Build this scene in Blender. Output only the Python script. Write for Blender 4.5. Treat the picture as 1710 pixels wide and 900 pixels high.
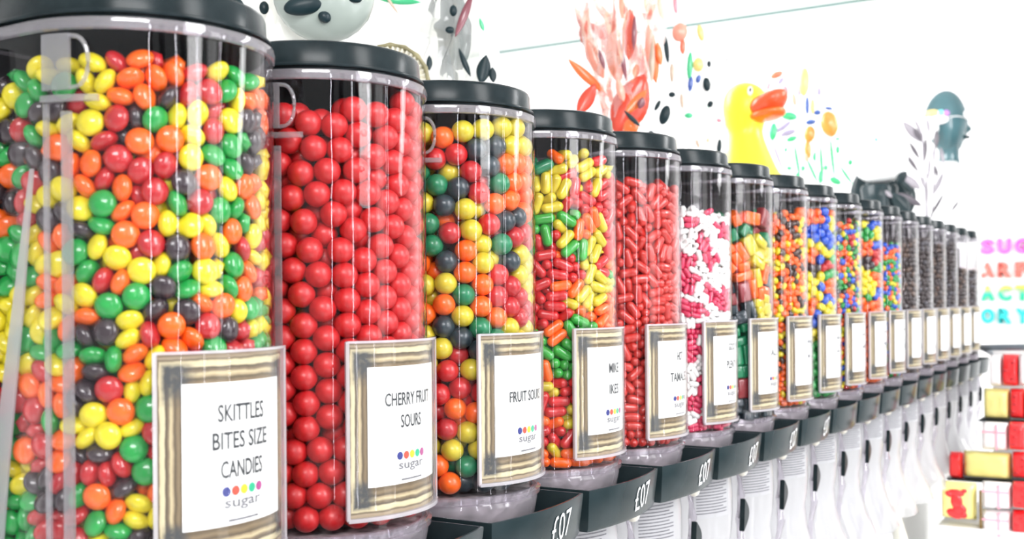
import bpy, bmesh, math, random
import numpy as np
from mathutils import Vector, Quaternion, Matrix, noise

for o in list(bpy.data.objects): bpy.data.objects.remove(o)
sc = bpy.context.scene
C = sc.collection
random.seed(7)
PI = math.pi

# ------------------------------------------------------------------ camera
ZC = 1.35                      # eye height
TH = 0.5409
cam_d = bpy.data.cameras.new('camera'); cam = bpy.data.objects.new('camera', cam_d); C.objects.link(cam)
cam_d.sensor_width = 36.0
cam_d.lens = 1850 / 1710 * 36.0
cam_d.shift_y = 50.3 / 1710
cam_d.clip_start = 0.02
cam.location = (0, 0, ZC)
Fv = Vector((-math.sin(TH), math.cos(TH), 0)); Rv = Vector((math.cos(TH), math.sin(TH), 0)); Uv = Vector((0, 0, 1))
M = Matrix((Rv, Uv, -Fv)).transposed()
M = M @ Matrix.Rotation(-0.0083, 3, 'Z')
cam.rotation_euler = M.to_euler()
cam_d.dof.use_dof = True
cam_d.dof.focus_distance = 0.80
cam_d.dof.aperture_fstop = 12.0
sc.camera = cam

# ------------------------------------------------------------------ light
sc.view_settings.view_transform = 'Standard'
sc.view_settings.look = 'None'
sc.view_settings.gamma = 1.0
sc.view_settings.use_curve_mapping = False
sc.view_settings.exposure = 0.30
sc.cycles.max_bounces = 8
sc.cycles.transparent_max_bounces = 32
sc.cycles.caustics_reflective = False
sc.cycles.caustics_refractive = False
w = bpy.data.worlds.new('world'); sc.world = w; w.use_nodes = True
w.node_tree.nodes['Background'].inputs[0].default_value = (0.95, 0.98, 1.0, 1)
w.node_tree.nodes['Background'].inputs[1].default_value = 0.62

def area(name, loc, target, sx, sy, power, col=(1, 1, 1)):
    d = bpy.data.lights.new(name, 'AREA'); d.shape = 'RECTANGLE'; d.size = sx; d.size_y = sy; d.energy = power; d.color = col
    o = bpy.data.objects.new(name, d); C.objects.link(o); o.location = loc
    o.rotation_euler = (Vector(target) - Vector(loc)).to_track_quat('-Z', 'Y').to_euler()
    return o
area('ceiling_area_light', (1.3, 0.6, 2.5), (-0.45, 0.9, 1.3), 0.5, 2.2, 44)
area('ceiling_area_light', (1.0, -1.3, 2.5), (-0.45, 1.2, 1.3), 1.2, 0.5, 34)
area('ceiling_area_light', (0.9, 3.0, 2.55), (-0.6, 3.4, 1.2), 0.6, 2.2, 62)
for q_, (x_, y_) in enumerate(((2.4, -1.6), (2.9, -0.35), (2.9, 0.75), (2.7, 2.1))):
    area('added_streak_light', (x_, y_, 1.45), (-0.46, 0.9, 1.35), 0.05, 1.7, 7, (0.93, 0.92, 1.0))  # added unseen strip lights that draw vertical streaks on the clear bins
area('added_low_fill', (1.6, 1.2, 0.9), (-0.4, 1.4, 1.1), 0.4, 2.4, 9)  # added fill light with no real source, brightens the chutes
area('ceiling_area_light', (-2.0, 2.4, 2.55), (-2.0, 4.2, 1.2), 1.6, 1.6, 100)  # added light, only there to keep the far wall white

# ------------------------------------------------------------------ materials
MATS = {}
def mat(name, col, rough=0.5, **k):
    if name in MATS: return MATS[name]
    m = bpy.data.materials.new(name); m.use_nodes = True
    nt = m.node_tree; b = nt.nodes['Principled BSDF']
    b.inputs['Base Color'].default_value = (*col, 1); b.inputs['Roughness'].default_value = rough
    if 'metal' in k: b.inputs['Metallic'].default_value = k['metal']
    if 'coat' in k: b.inputs['Coat Weight'].default_value = k['coat']; b.inputs['Coat Roughness'].default_value = 0.08
    if 'spec' in k: b.inputs['Specular IOR Level'].default_value = k['spec']
    if 'alpha' in k: b.inputs['Alpha'].default_value = k['alpha']
    var = k.get('var', 0.0)
    if var:                                   # faint mottling so that nothing is perfectly even
        tc = nt.nodes.new('ShaderNodeTexCoord'); n = nt.nodes.new('ShaderNodeTexNoise'); n.inputs['Scale'].default_value = k.get('scale', 40)
        n.inputs['Detail'].default_value = 3
        r = nt.nodes.new('ShaderNodeValToRGB')
        r.color_ramp.elements[0].position = 0.3; r.color_ramp.elements[1].position = 0.75
        r.color_ramp.elements[0].color = (*[c * (1 - var) for c in col], 1)
        r.color_ramp.elements[1].color = (*[min(1, c * (1 + var * 0.6) + var * 0.03) for c in col], 1)
        nt.links.new(tc.outputs['Object'], n.inputs['Vector']); nt.links.new(n.outputs['Fac'], r.inputs['Fac'])
        nt.links.new(r.outputs['Color'], b.inputs['Base Color'])
        if k.get('bump'):
            bp = nt.nodes.new('ShaderNodeBump'); bp.inputs['Strength'].default_value = k['bump']; bp.inputs['Distance'].default_value = 0.001
            nt.links.new(n.outputs['Fac'], bp.inputs['Height']); nt.links.new(bp.outputs['Normal'], b.inputs['Normal'])
    MATS[name] = m; return m

def clear_mat(name, tint, rough=0.02, ior=1.45, frost=0.0, frost_col=(0.85, 0.85, 0.88), boost=1.0, wave=0.12):
    if name in MATS: return MATS[name]
    m = bpy.data.materials.new(name); m.use_nodes = True; nt = m.node_tree; nt.nodes.clear()
    out = nt.nodes.new('ShaderNodeOutputMaterial'); tr = nt.nodes.new('ShaderNodeBsdfTransparent'); gl = nt.nodes.new('ShaderNodeBsdfGlossy')
    tr.inputs[0].default_value = (*tint, 1); gl.inputs['Roughness'].default_value = rough
    # reflectance that is the same from both sides of the sheet (Schlick)
    ge = nt.nodes.new('ShaderNodeNewGeometry'); dp = nt.nodes.new('ShaderNodeVectorMath'); dp.operation = 'DOT_PRODUCT'
    nt.links.new(ge.outputs['Normal'], dp.inputs[0]); nt.links.new(ge.outputs['Incoming'], dp.inputs[1])
    def mth(op, a_, b_=None):
        n_ = nt.nodes.new('ShaderNodeMath'); n_.operation = op
        for i_, v_ in enumerate((a_, b_)):
            if v_ is None: continue
            if isinstance(v_, (int, float)): n_.inputs[i_].default_value = v_
            else: nt.links.new(v_, n_.inputs[i_])
        return n_.outputs[0]
    f0 = ((ior - 1) / (ior + 1)) ** 2             # straight-on reflectance
    sch = mth('ADD', mth('MULTIPLY', mth('POWER', mth('SUBTRACT', 1.0, mth('ABSOLUTE', dp.outputs['Value'])), 5.0), 1 - f0), f0)
    mx = nt.nodes.new('ShaderNodeMixShader')
    # faint waviness of moulded plastic
    tc = nt.nodes.new('ShaderNodeTexCoord'); n = nt.nodes.new('ShaderNodeTexNoise'); n.inputs['Scale'].default_value = 28
    bp = nt.nodes.new('ShaderNodeBump'); bp.inputs['Strength'].default_value = wave; bp.inputs['Distance'].default_value = 0.002
    nt.links.new(tc.outputs['Object'], n.inputs['Vector']); nt.links.new(n.outputs['Fac'], bp.inputs['Height'])
    nt.links.new(bp.outputs['Normal'], gl.inputs['Normal'])
    ml = nt.nodes.new('ShaderNodeMath'); ml.operation = 'MULTIPLY'; ml.inputs[1].default_value = boost; ml.use_clamp = True
    nt.links.new(sch, ml.inputs[0])
    nt.links.new(ml.outputs[0], mx.inputs[0]); nt.links.new(gl.outputs[0], mx.inputs[2])
    if frost > 0:
        df = nt.nodes.new('ShaderNodeBsdfDiffuse'); df.inputs[0].default_value = (*frost_col, 1)
        tl = nt.nodes.new('ShaderNodeBsdfTranslucent'); tl.inputs[0].default_value = (*frost_col, 1)
        m0 = nt.nodes.new('ShaderNodeMixShader'); m0.inputs[0].default_value = 0.5
        m1 = nt.nodes.new('ShaderNodeMixShader'); m1.inputs[0].default_value = frost
        nt.links.new(df.outputs[0], m0.inputs[1]); nt.links.new(tl.outputs[0], m0.inputs[2])
        nt.links.new(tr.outputs[0], m1.inputs[1]); nt.links.new(m0.outputs[0], m1.inputs[2]); nt.links.new(m1.outputs[0], mx.inputs[1])
    else:
        nt.links.new(tr.outputs[0], mx.inputs[1])
    nt.links.new(mx.outputs[0], out.inputs[0])
    MATS[name] = m; return m

def wrap_mat(name, bands, scale=14, alpha_lo=0.2, stretch=(1, 1, 0.35), seed=0.0, rough=0.12, base=(0.93, 0.93, 0.9)):
    """printed cellophane: clear / white film with patches of printed colour; bands = [(position, colour, opacity)]"""
    m = bpy.data.materials.new(name); m.use_nodes = True; nt = m.node_tree; b = nt.nodes['Principled BSDF']
    b.inputs['Roughness'].default_value = rough
    tc = nt.nodes.new('ShaderNodeTexCoord'); mp = nt.nodes.new('ShaderNodeMapping')
    mp.inputs['Scale'].default_value = stretch; mp.inputs['Location'].default_value = (seed, seed * 1.7, seed * 0.6)
    n = nt.nodes.new('ShaderNodeTexNoise'); n.inputs['Scale'].default_value = scale; n.inputs['Detail'].default_value = 2.5; n.inputs['Distortion'].default_value = 0.6
    nt.links.new(tc.outputs['Object'], mp.inputs[0]); nt.links.new(mp.outputs[0], n.inputs['Vector'])
    r = nt.nodes.new('ShaderNodeValToRGB'); r.color_ramp.interpolation = 'CONSTANT'
    a = nt.nodes.new('ShaderNodeValToRGB'); a.color_ramp.interpolation = 'LINEAR'
    for rr in (r, a):
        while len(rr.color_ramp.elements) > 1: rr.color_ramp.elements.remove(rr.color_ramp.elements[-1])
    for i, (p, c, op) in enumerate(bands):
        for rr, v in ((r, (*c, 1)), (a, (op, op, op, 1))):
            e = rr.color_ramp.elements[0] if i == 0 else rr.color_ramp.elements.new(p)
            e.position = p; e.color = v
    nt.links.new(n.outputs['Fac'], r.inputs[0]); nt.links.new(n.outputs['Fac'], a.inputs[0])
    nt.links.new(r.outputs[0], b.inputs['Base Color']); nt.links.new(a.outputs[0], b.inputs['Alpha'])
    return m

BLACK = mat('black_plastic', (0.009, 0.017, 0.020), 0.22, var=0.25, scale=60, spec=0.16)
BLACKG = mat('black_glossy_plastic', (0.014, 0.026, 0.030), 0.20, var=0.2, scale=30, spec=0.22)
BLACKM = mat('black_panel', (0.015, 0.016, 0.018), 0.5, var=0.2, scale=8, spec=0.2)
GLASS = clear_mat('clear_plastic', (0.985, 0.98, 0.985), ior=1.32)
GLASSR = clear_mat('clear_plastic_rim', (0.90, 0.88, 0.92), rough=0.08, ior=1.75, frost=0.20, frost_col=(0.92, 0.88, 0.93), wave=0.3)
COLLAR = clear_mat('clear_plastic_collar', (0.88, 0.86, 0.89), rough=0.10, ior=1.75, frost=0.30, frost_col=(0.92, 0.86, 0.93), wave=0.9)
CHUTE = clear_mat('clear_plastic_chute', (0.96, 0.96, 0.97), rough=0.06, ior=1.5, frost=0.45, frost_col=(0.97, 0.97, 0.98), wave=0.5)
SLEEVE = clear_mat('clear_acrylic_sleeve', (0.98, 0.98, 0.98), rough=0.03, ior=1.2)
SLEEVE_E = clear_mat('acrylic_edge', (0.85, 0.83, 0.88), rough=0.1, ior=1.5, frost=0.6, frost_col=(0.95, 0.93, 0.97))
LATCH = clear_mat('clear_latch', (0.80, 0.79, 0.83), rough=0.1, ior=1.6, frost=0.25)
WHITE = mat('white_paint', (0.90, 0.90, 0.90), 0.6, var=0.02, scale=3)
WHITE_S = mat('white_laminate', (0.90, 0.90, 0.90), 0.25, var=0.03, scale=5)
PAPER = mat('white_paper', (0.93, 0.93, 0.93), 0.7, var=0.02, scale=60)
INK = mat('grey_ink', (0.035, 0.04, 0.045), 0.7, var=0.3, scale=300)
INKF = mat('faint_grey_ink', (0.20, 0.20, 0.22), 0.7, var=0.3, scale=300)
GAPG = mat('grey_green_shadow_gap', (0.16, 0.26, 0.24), 0.6, var=0.1, scale=3)
CREAM = mat('cream_edge', (0.78, 0.77, 0.66), 0.4, var=0.06, scale=10)
STEEL = mat('grey_mechanism', (0.50, 0.45, 0.47), 0.30, var=0.85, scale=120)

# ------------------------------------------------------------------ helpers
def link(name, me, m=None, parent=None, loc=None):
    o = bpy.data.objects.new(name, me); C.objects.link(o)
    if m is not None and me is not None and len(me.materials) == 0: me.materials.append(m)
    if parent is not None: o.parent = parent
    if loc is not None: o.location = loc
    return o
def mesh_from(bm, smooth=True, name='m', ang=None):
    me = bpy.data.meshes.new(name)
    bmesh.ops.recalc_face_normals(bm, faces=bm.faces)
    bm.to_mesh(me); bm.free()
    if smooth:
        me.polygons.foreach_set('use_smooth', [True] * len(me.polygons))
        if ang: me.set_sharp_from_angle(angle=ang)
    return me
def tag(o, label=None, cat=None, group=None, kind=None):
    if label: o['label'] = label
    if cat: o['category'] = cat
    if group: o['group'] = group
    if kind: o['kind'] = kind
    return o
def empty(name, loc=(0, 0, 0), rz=0):
    o = bpy.data.objects.new(name, None); C.objects.link(o); o.location = loc; o.rotation_euler = (0, 0, rz); o.empty_display_size = 0.02; return o
def add_box(bm, x0, y0, z0, x1, y1, z1, bev=0.0, mtx=None):
    r = bmesh.ops.create_cube(bm, size=1); vs = r['verts']
    for v in vs: v.co = Vector(((x0 + x1) / 2 + v.co.x * (x1 - x0), (y0 + y1) / 2 + v.co.y * (y1 - y0), (z0 + z1) / 2 + v.co.z * (z1 - z0)))
    if bev:
        es = list({e for v in vs for e in v.link_edges})
        rb = bmesh.ops.bevel(bm, geom=es, offset=bev, segments=2, affect='EDGES', profile=0.6)
        vs = list({v for f in rb['faces'] for v in f.verts} | {v for v in vs if v.is_valid})
    if mtx is not None: bmesh.ops.transform(bm, matrix=mtx, verts=[v for v in vs if v.is_valid])
def box_mesh(x0, y0, z0, x1, y1, z1, bev=0.0):
    bm = bmesh.new(); add_box(bm, x0, y0, z0, x1, y1, z1, bev); return mesh_from(bm, bool(bev), ang=0.6)
def struct(name, me, m):
    o = link(name, me, m); o['kind'] = 'structure'; return o
def tube(bm, pts, rad, seg=10, cap=True):
    """tube along pts; rad number or list"""
    pts = [Vector(p) for p in pts]; n = len(pts); rings = []
    for i, p in enumerate(pts):
        t = (pts[min(i + 1, n - 1)] - pts[max(i - 1, 0)]).normalized()
        a = t.cross(Vector((0, 0, 1)))
        if a.length < 0.05: a = t.cross(Vector((1, 0, 0)))
        a.normalize(); b = t.cross(a).normalized()
        r = rad[i] if isinstance(rad, (list, tuple)) else rad
        rings.append([bm.verts.new(p + (a * math.cos(2 * PI * k / seg) + b * math.sin(2 * PI * k / seg)) * r) for k in range(seg)])
    for i in range(n - 1):
        for k in range(seg): bm.faces.new((rings[i][k], rings[i][(k + 1) % seg], rings[i + 1][(k + 1) % seg], rings[i + 1][k]))
    if cap: bm.faces.new(rings[0][::-1]); bm.faces.new(rings[-1])
def lathe(bm, prof, seg=32, cx=0, cy=0):
    """prof [(r,z)] closed with poles when r==0"""
    rings = []
    for r, z in prof:
        if r < 1e-6: rings.append([bm.verts.new((cx, cy, z))])
        else: rings.append([bm.verts.new((cx + r * math.cos(2 * PI * k / seg), cy + r * math.sin(2 * PI * k / seg), z)) for k in range(seg)])
    for a, b in zip(rings, rings[1:]):
        for k in range(seg):
            k2 = (k + 1) % seg
            if len(a) == 1 and len(b) == 1: continue
            if len(a) == 1: bm.faces.new((a[0], b[k], b[k2]))
            elif len(b) == 1: bm.faces.new((a[k], b[0], a[k2]))
            else: bm.faces.new((a[k], b[k], b[k2], a[k2]))
def ellipsoid(bm, c, r, sub=3, mtx=None, fn=None):
    res = bmesh.ops.create_icosphere(bm, subdivisions=sub, radius=1)
    for v in res['verts']:
        p = v.co.copy()
        if fn: p = fn(p)
        v.co = Vector((p.x * r[0], p.y * r[1], p.z * r[2]))
    if mtx is not None: bmesh.ops.transform(bm, matrix=mtx, verts=res['verts'])
    for v in res['verts']: v.co += Vector(c)
    return res['verts']

# ------------------------------------------------------------------ room
FAR = 5.0; LEFT = -3.3; CEIL = ZC + 1.33
struct('floor', box_mesh(LEFT, -2.5, -0.1, 4.2, FAR, 0), mat('pale_floor', (0.80, 0.79, 0.76), 0.35, var=0.05, scale=2))
struct('ceiling', box_mesh(LEFT, -2.5, CEIL, 4.2, FAR, CEIL + 0.1), WHITE)
struct('wall_far', box_mesh(LEFT, FAR, 0, 4.2, FAR + 0.1, CEIL), WHITE)
struct('wall_left', box_mesh(LEFT - 0.1, -2.5, 0, LEFT, FAR, CEIL), WHITE)
struct('shadow_gap_strip', box_mesh(LEFT, FAR - 0.012, CEIL - 0.028, 4.2, FAR, CEIL - 0.016), GAPG)  # coloured strip stands in for the shadow gap under the ceiling
# unseen right wall, its dark posts and openings added to stripe the bins' reflections
bm = bmesh.new()
for yy in (-2.3, -1.45, -0.2, 0.25, 1.5, 2.6, 3.4, 4.6): add_box(bm, 3.2, yy, 0, 3.4, yy + 0.28, CEIL)
add_box(bm, 3.2, -2.5, 0, 3.4, FAR, 0.5)
struct('wall_right', mesh_from(bm, False), mat('dark_reflected_posts', (0.12, 0.13, 0.14), 0.5, var=0.1, scale=2))

# ------------------------------------------------------------------ stand
NB = 18; PITCH = 0.139; X0 = -0.463; Y0 = 0.3974
def bx(k): return (X0, Y0 + PITCH * k)
ZB = ZC - 0.137            # bottom of the clear bodies
YEND = Y0 + PITCH * (NB - 1) + 0.075
DEEP = 0.05
o = empty('bin_rack', (X0 - DEEP - 0.02, 0.3, 0)); tag(o, 'black back rack that the whole row of clear candy bins hangs on', 'rack')
bm = bmesh.new(); add_box(bm, -0.012, 0, ZB - 0.04, 0.015, YEND + 0.15, ZC + 0.132, 0.002)
link('back_panel', mesh_from(bm, True, ang=0.6), BLACKM, o)
bm = bmesh.new(); add_box(bm, -0.02, 0, ZC - 0.364, 0.0, YEND - 0.3, ZB - 0.042, 0.001)
link('lower_panel', mesh_from(bm, True, ang=0.6), WHITE_S, o)
# shelf for the toys behind the bins
o = empty('display_cabinet', (-0.74, 0, 0)); tag(o, 'long white cabinet behind the bins carrying the toys and wrapped bouquets', 'cabinet')
bm = bmesh.new(); add_box(bm, -0.22, -0.2, ZC + 0.085, 0.12, 4.52, ZC + 0.10, 0.002); link('cabinet_top', mesh_from(bm, True, ang=0.6), WHITE_S, o)
bm = bmesh.new(); add_box(bm, -0.20, -0.18, 0, 0.10, 4.48, ZC + 0.085, 0.002); link('body', mesh_from(bm, True, ang=0.6), WHITE_S, o)
# counter below the chutes, its outer edge curving back towards the far end
ZT = ZC - 0.364
edge = [(-0.34, -0.6), (-0.34, 1.55)]
for i in range(1, 13):
    t = i / 12; edge.append((-0.34 - 0.10 * (t * t * (3 - 2 * t)), 1.55 + 0.55 * t))
edge += [(-0.445, 2.9)]
o = empty('counter', (-0.6, 1.2, 0)); tag(o, 'white counter running below the clear chutes with a cream rounded edge', 'counter')
def slab(poly, z0, z1, bev=0.0):
    bm = bmesh.new()
    lo = [bm.verts.new((x, y, z0)) for x, y in poly]; hi = [bm.verts.new((x, y, z1)) for x, y in poly]
    bm.faces.new(lo[::-1]); bm.faces.new(hi); n = len(poly)
    for i in range(n): bm.faces.new((lo[i], lo[(i + 1) % n], hi[(i + 1) % n], hi[i]))
    return mesh_from(bm, False)
poly = edge + [(-0.535, 2.9), (-0.535, -0.6)]
t_ = link('countertop', slab([(x + 0.6, y - 1.2) for x, y in poly], ZT - 0.02, ZT), WHITE_S, o)
poly2 = [(x - 0.03, y) for x, y in edge] + [(-0.535, 2.9), (-0.535, -0.6)]
link('base', slab([(x + 0.6, y - 1.2) for x, y in poly2], 0, ZT - 0.02), mat('grey_counter_base', (0.80, 0.80, 0.78), 0.5, var=0.05, scale=6), o)
bm = bmesh.new(); tube(bm, [(x + 0.6 + 0.004, y - 1.2, ZT - 0.010) for x, y in edge], 0.014, 12)
link('edge_rail', mesh_from(bm), CREAM, o)

# ------------------------------------------------------------------ candy bins
NA = 40
def plan(r, back=DEEP, na=NA):
    """D-shaped outline, +x is the rounded front, closed"""
    p = []
    cr = 0.006
    for i in range(na + 1):
        a = -PI / 2 + PI * i / na
        p.append((r * math.cos(a), r * math.sin(a)))
    p.append((-back + cr, r)); p.append((-back, r - cr)); p.append((-back, -r + cr)); p.append((-back + cr, -r))
    return p
def loft(bm, levels, back=DEEP, cap_bottom=False, cap_top=False, closed=False):
    """levels [(r, z[, back])]"""
    rings = []
    for L in levels:
        r, z = L[:2]; b = L[2] if len(L) > 2 else back
        rings.append([bm.verts.new((x, y, z)) for x, y in plan(r, b)])
    n = len(rings[0]); rr = rings + ([rings[0]] if closed else [])
    for a, b in zip(rr, rr[1:]):
        for k in range(n): bm.faces.new((a[k], a[(k + 1) % n], b[(k + 1) % n], b[k]))
    if cap_bottom: bm.faces.new(rings[0][::-1])
    if cap_top: bm.faces.new(rings[-1])
def patch(bm, R, a0, a1, z0, z1, th, na=16, taper=0.0):
    """solid curved slab on the front cylinder; angles from +x (negative = towards -y)"""
    cols = []
    for i in range(na + 1):
        a = a0 + (a1 - a0) * i / na
        cols.append([bm.verts.new((q * math.cos(a), q * math.sin(a), z)) for q, z in ((R, z0), (R + th, z0), (R + th, z1), (R, z1))])
    for a, b in zip(cols, cols[1:]):
        for k in range(4): bm.faces.new((a[k], b[k], b[(k + 1) % 4], a[(k + 1) % 4]))
    bm.faces.new(cols[0]); bm.faces.new(cols[-1][::-1])
RB = 0.0675
H = 0.137 + 0.1326
PARTS = []   # (name, mesh, material, parent_name or None) shared by every bin; local z=0 at the bottom of the body
def part_mesh(fn, smooth=True, ang=0.6):
    bm = bmesh.new(); fn(bm); return mesh_from(bm, smooth, ang=ang)
# clear body: outer and inner skin joined at the rim
def f(bm): loft(bm, [(RB - 0.0015, 0.0), (RB - 0.0006, 0.002), (RB - 0.0006, H - 0.006), (RB - 0.0022, H - 0.006), (RB - 0.0022, 0.003)], closed=False)
body_me = part_mesh(f); body_me.materials.append(GLASS)
def f(bm): loft(bm, [(RB - 0.002, H - 0.0055), (RB + 0.0004, H - 0.0050), (RB + 0.0008, H - 0.0030), (RB + 0.0002, H), (RB - 0.003, H)], closed=True)
rim_me = part_mesh(f); rim_me.materials.append(GLASSR)
def f(bm): loft(bm, [(RB - 0.006, H - 0.004), (RB - 0.005, H + 0.0022), (RB - 0.0012, H + 0.0024), (RB - 0.0008, H + 0.0032), (RB - 0.0012, H + 0.0042), (RB - 0.0036, H + 0.0046),
                     (RB - 0.0042, H + 0.0155), (RB - 0.0050, H + 0.0172), (RB - 0.0070, H + 0.0180)], cap_bottom=True, cap_top=True, back=DEEP - 0.002)
lid_me = part_mesh(f, ang=0.9); lid_me.materials.append(BLACK)
def f(bm):
    loft(bm, [(RB - 0.003, -0.003), (RB + 0.0012, -0.003), (RB + 0.0016, 0.0005), (RB - 0.001, 0.002), (RB - 0.004, 0.002)], closed=True)
base_ring_me = part_mesh(f); base_ring_me.materials.append(GLASSR)
def f(bm): loft(bm, [(RB - 0.002, -0.003), (RB - 0.0008, -0.007), (RB - 0.0035, -0.0215), (RB - 0.0065, -0.026), (RB - 0.020, -0.030)], cap_bottom=False)
collar_me = part_mesh(f); collar_me.materials.append(COLLAR)
def f(bm): loft(bm, [(0.030, -0.040, 0.03), (0.050, -0.024, 0.04), (0.061, -0.0035, 0.045), (0.063, 0.001, 0.046)], cap_bottom=True, cap_top=True)
funnel_me = part_mesh(f); funnel_me.materials.append(STEEL)
# black open-topped handle tray
def tray(bm):
    z1 = -0.0085; z0 = -0.041; n = 14
    def outl(off, z, shrink=0):
        pts = []
        for i in range(n + 1):
            t = i / n; y = -0.0655 + 0.129 * t
            bulge = 0.0075 * (1 - (2 * t - 1) ** 2)
            pts.append((0.080 + bulge - off - shrink, (y if 0 < i < n else (y + (off if i == 0 else -off))) , z))
        return pts + [(0.012, 0.0635 - off, z), (0.012, -0.0655 + off, z)]
    rings = [outl(0.004, z0), outl(0.0025, z0 + 0.003), outl(0, z1 - 0.0012), outl(0.0002, z1), outl(0.0018, z1), outl(0.0022, z1 - 0.0015), outl(0.006, z0 + 0.004)]
    R_ = [[bm.verts.new(p) for p in r] for r in rings]; m_ = len(R_[0])
    for a, b in zip(R_, R_[1:]):
        for k in range(m_): bm.faces.new((a[k], a[(k + 1) % m_], b[(k + 1) % m_], b[k]))
    bm.faces.new(R_[0][::-1]); bm.faces.new(R_[-1])
tray_me = part_mesh(tray, ang=0.5); tray_me.materials.append(BLACKG)
# label holder
LR = RB + 0.0032
LZ0 = 0.137 - 0.1248; LZ1 = 0.137 - 0.0244; PH = 0.6506
def f(bm): patch(bm, LR, -PH, PH, LZ0, LZ1, 0.0012)
holder_me = part_mesh(f, ang=0.5); holder_me.materials.append(SLEEVE)
def f(bm):
    e = 0.0016 / LR
    patch(bm, LR - 0.002, -PH - e * 0.6, -PH + e * 0.6, LZ0 - 0.001, LZ1 + 0.001, 0.0038, na=2)
    patch(bm, LR - 0.002, PH - e * 0.6, PH + e * 0.6, LZ0 - 0.001, LZ1 + 0.001, 0.0038, na=2)
    patch(bm, LR - 0.002, -PH, PH, LZ0 - 0.0022, LZ0, 0.0042)
    patch(bm, LR - 0.002, -PH, PH, LZ1, LZ1 + 0.0014, 0.0038)
holder_edge_me = part_mesh(f, ang=0.5); holder_edge_me.materials.append(SLEEVE_E)
# printed card
def card_mat():
    m = bpy.data.materials.new('antique_frame_print'); m.use_nodes = True; nt = m.node_tree; b = nt.nodes['Principled BSDF']
    b.inputs['Roughness'].default_value = 0.55
    N = nt.nodes.new; L = nt.links.new
    uv = N('ShaderNodeUVMap'); sp = N('ShaderNodeSeparateXYZ'); L(uv.outputs[0], sp.inputs[0])
    def math_(op, a, b_=None, clamp=False):
        n = N('ShaderNodeMath'); n.operation = op; n.use_clamp = clamp
        for i, v in enumerate((a, b_)):
            if v is None: continue
            if isinstance(v, (int, float)): n.inputs[i].default_value = v
            else: L(v, n.inputs[i])
        return n.outputs[0]
    W, HH = PH * LR, (LZ1 - LZ0) / 2
    dx = math_('SUBTRACT', W, math_('ABSOLUTE', sp.outputs[0])); dy = math_('SUBTRACT', HH, math_('ABSOLUTE', sp.outputs[1]))
    dxs = math_('MULTIPLY', dx, 1 / 0.0125); dys = math_('MULTIPLY', dy, 1 / 0.0155)
    d = math_('MINIMUM', dxs, dys); far = math_('MAXIMUM', dxs, dys)
    no = N('ShaderNodeTexNoise'); no.inputs['Scale'].default_value = 260; no.inputs['Detail'].default_value = 4
    mp = N('ShaderNodeMapping'); mp.inputs['Scale'].default_value = (0.35, 0.35, 1); L(uv.outputs[0], mp.inputs[0]); L(mp.outputs[0], no.inputs['Vector'])
    dj = math_('ADD', d, math_('MULTIPLY', math_('SUBTRACT', no.outputs['Fac'], 0.5), 0.16))
    r = N('ShaderNodeValToRGB'); L(dj, r.inputs[0])
    stops = [(0.0, (0.40, 0.31, 0.20)), (0.10, (0.46, 0.36, 0.24)), (0.17, (0.14, 0.10, 0.06)), (0.23, (0.72, 0.62, 0.38)), (0.38, (0.76, 0.66, 0.42)), (0.43, (0.10, 0.075, 0.05)),
             (0.54, (0.24, 0.175, 0.105)), (0.61, (0.66, 0.56, 0.33)), (0.69, (0.50, 0.39, 0.23)), (0.76, (0.11, 0.08, 0.045)), (0.90, (0.28, 0.20, 0.11)), (1.0, (0.16, 0.115, 0.065))]
    el = r.color_ramp.elements
    el[0].position = stops[0][0]; el[0].color = (*stops[0][1], 1); el[1].position = 1.0; el[1].color = (*stops[-1][1], 1)
    for p, c in stops[1:-1]:
        e = el.new(p); e.color = (*c, 1)
    # dark carved corners and stains
    cf = math_('MULTIPLY', math_('SUBTRACT', 2.4, math_('ADD', far, math_('MULTIPLY', no.outputs['Fac'], 1.6))), 1.6, True)
    inner = math_('MULTIPLY', math_('SUBTRACT', d, 0.22), 6, True)
    cf = math_('MULTIPLY', cf, inner, True)
    n2 = N('ShaderNodeTexNoise'); n2.inputs['Scale'].default_value = 420; n2.inputs['Detail'].default_value = 3; L(uv.outputs[0], n2.inputs['Vector'])
    cf = math_('MULTIPLY', cf, math_('ADD', 0.45, n2.outputs['Fac']), True)
    mx = N('ShaderNodeMix'); mx.data_type = 'RGBA'; L(cf, mx.inputs[0]); L(r.outputs[0], mx.inputs[6]); mx.inputs[7].default_value = (0.07, 0.075, 0.08, 1)
    hs = N('ShaderNodeHueSaturation'); hs.inputs['Value'].default_value = 0.80; hs.inputs['Saturation'].default_value = 0.95; L(mx.outputs[2], hs.inputs['Color']); L(hs.outputs[0], b.inputs['Base Color'])
    return m
def uvpatch(R, a0, a1, z0, z1, na=24):
    bm = bmesh.new(); uvl = bm.loops.layers.uv.new('UVMap'); zc = (z0 + z1) / 2
    th = 0.0003; cols = []
    for i in range(na + 1):
        a = a0 + (a1 - a0) * i / na
        cols.append([(bm.verts.new((q * math.cos(a), q * math.sin(a), z)), a * R, z - zc) for q, z in ((R - th, z0), (R, z0), (R, z1), (R - th, z1))])
    for a, b in zip(cols, cols[1:]):
        for k in range(4):
            q = (a[k], b[k], b[(k + 1) % 4], a[(k + 1) % 4]); fc = bm.faces.new([v[0] for v in q])
            for l, v in zip(fc.loops, q): l[uvl].uv = (v[1], v[2])
    return mesh_from(bm, True, ang=0.5)
card_me = uvpatch(LR - 0.0008, -PH, PH, LZ0, LZ1); card_me.materials.append(card_mat())
PW = 0.475; PZ0 = LZ0 + 0.0168; PZ1 = LZ1 - 0.0142
panel_me = uvpatch(LR - 0.0005, -PW, PW, PZ0, PZ1); panel_me.materials.append(PAPER)
RT = LR - 0.0002
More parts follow.
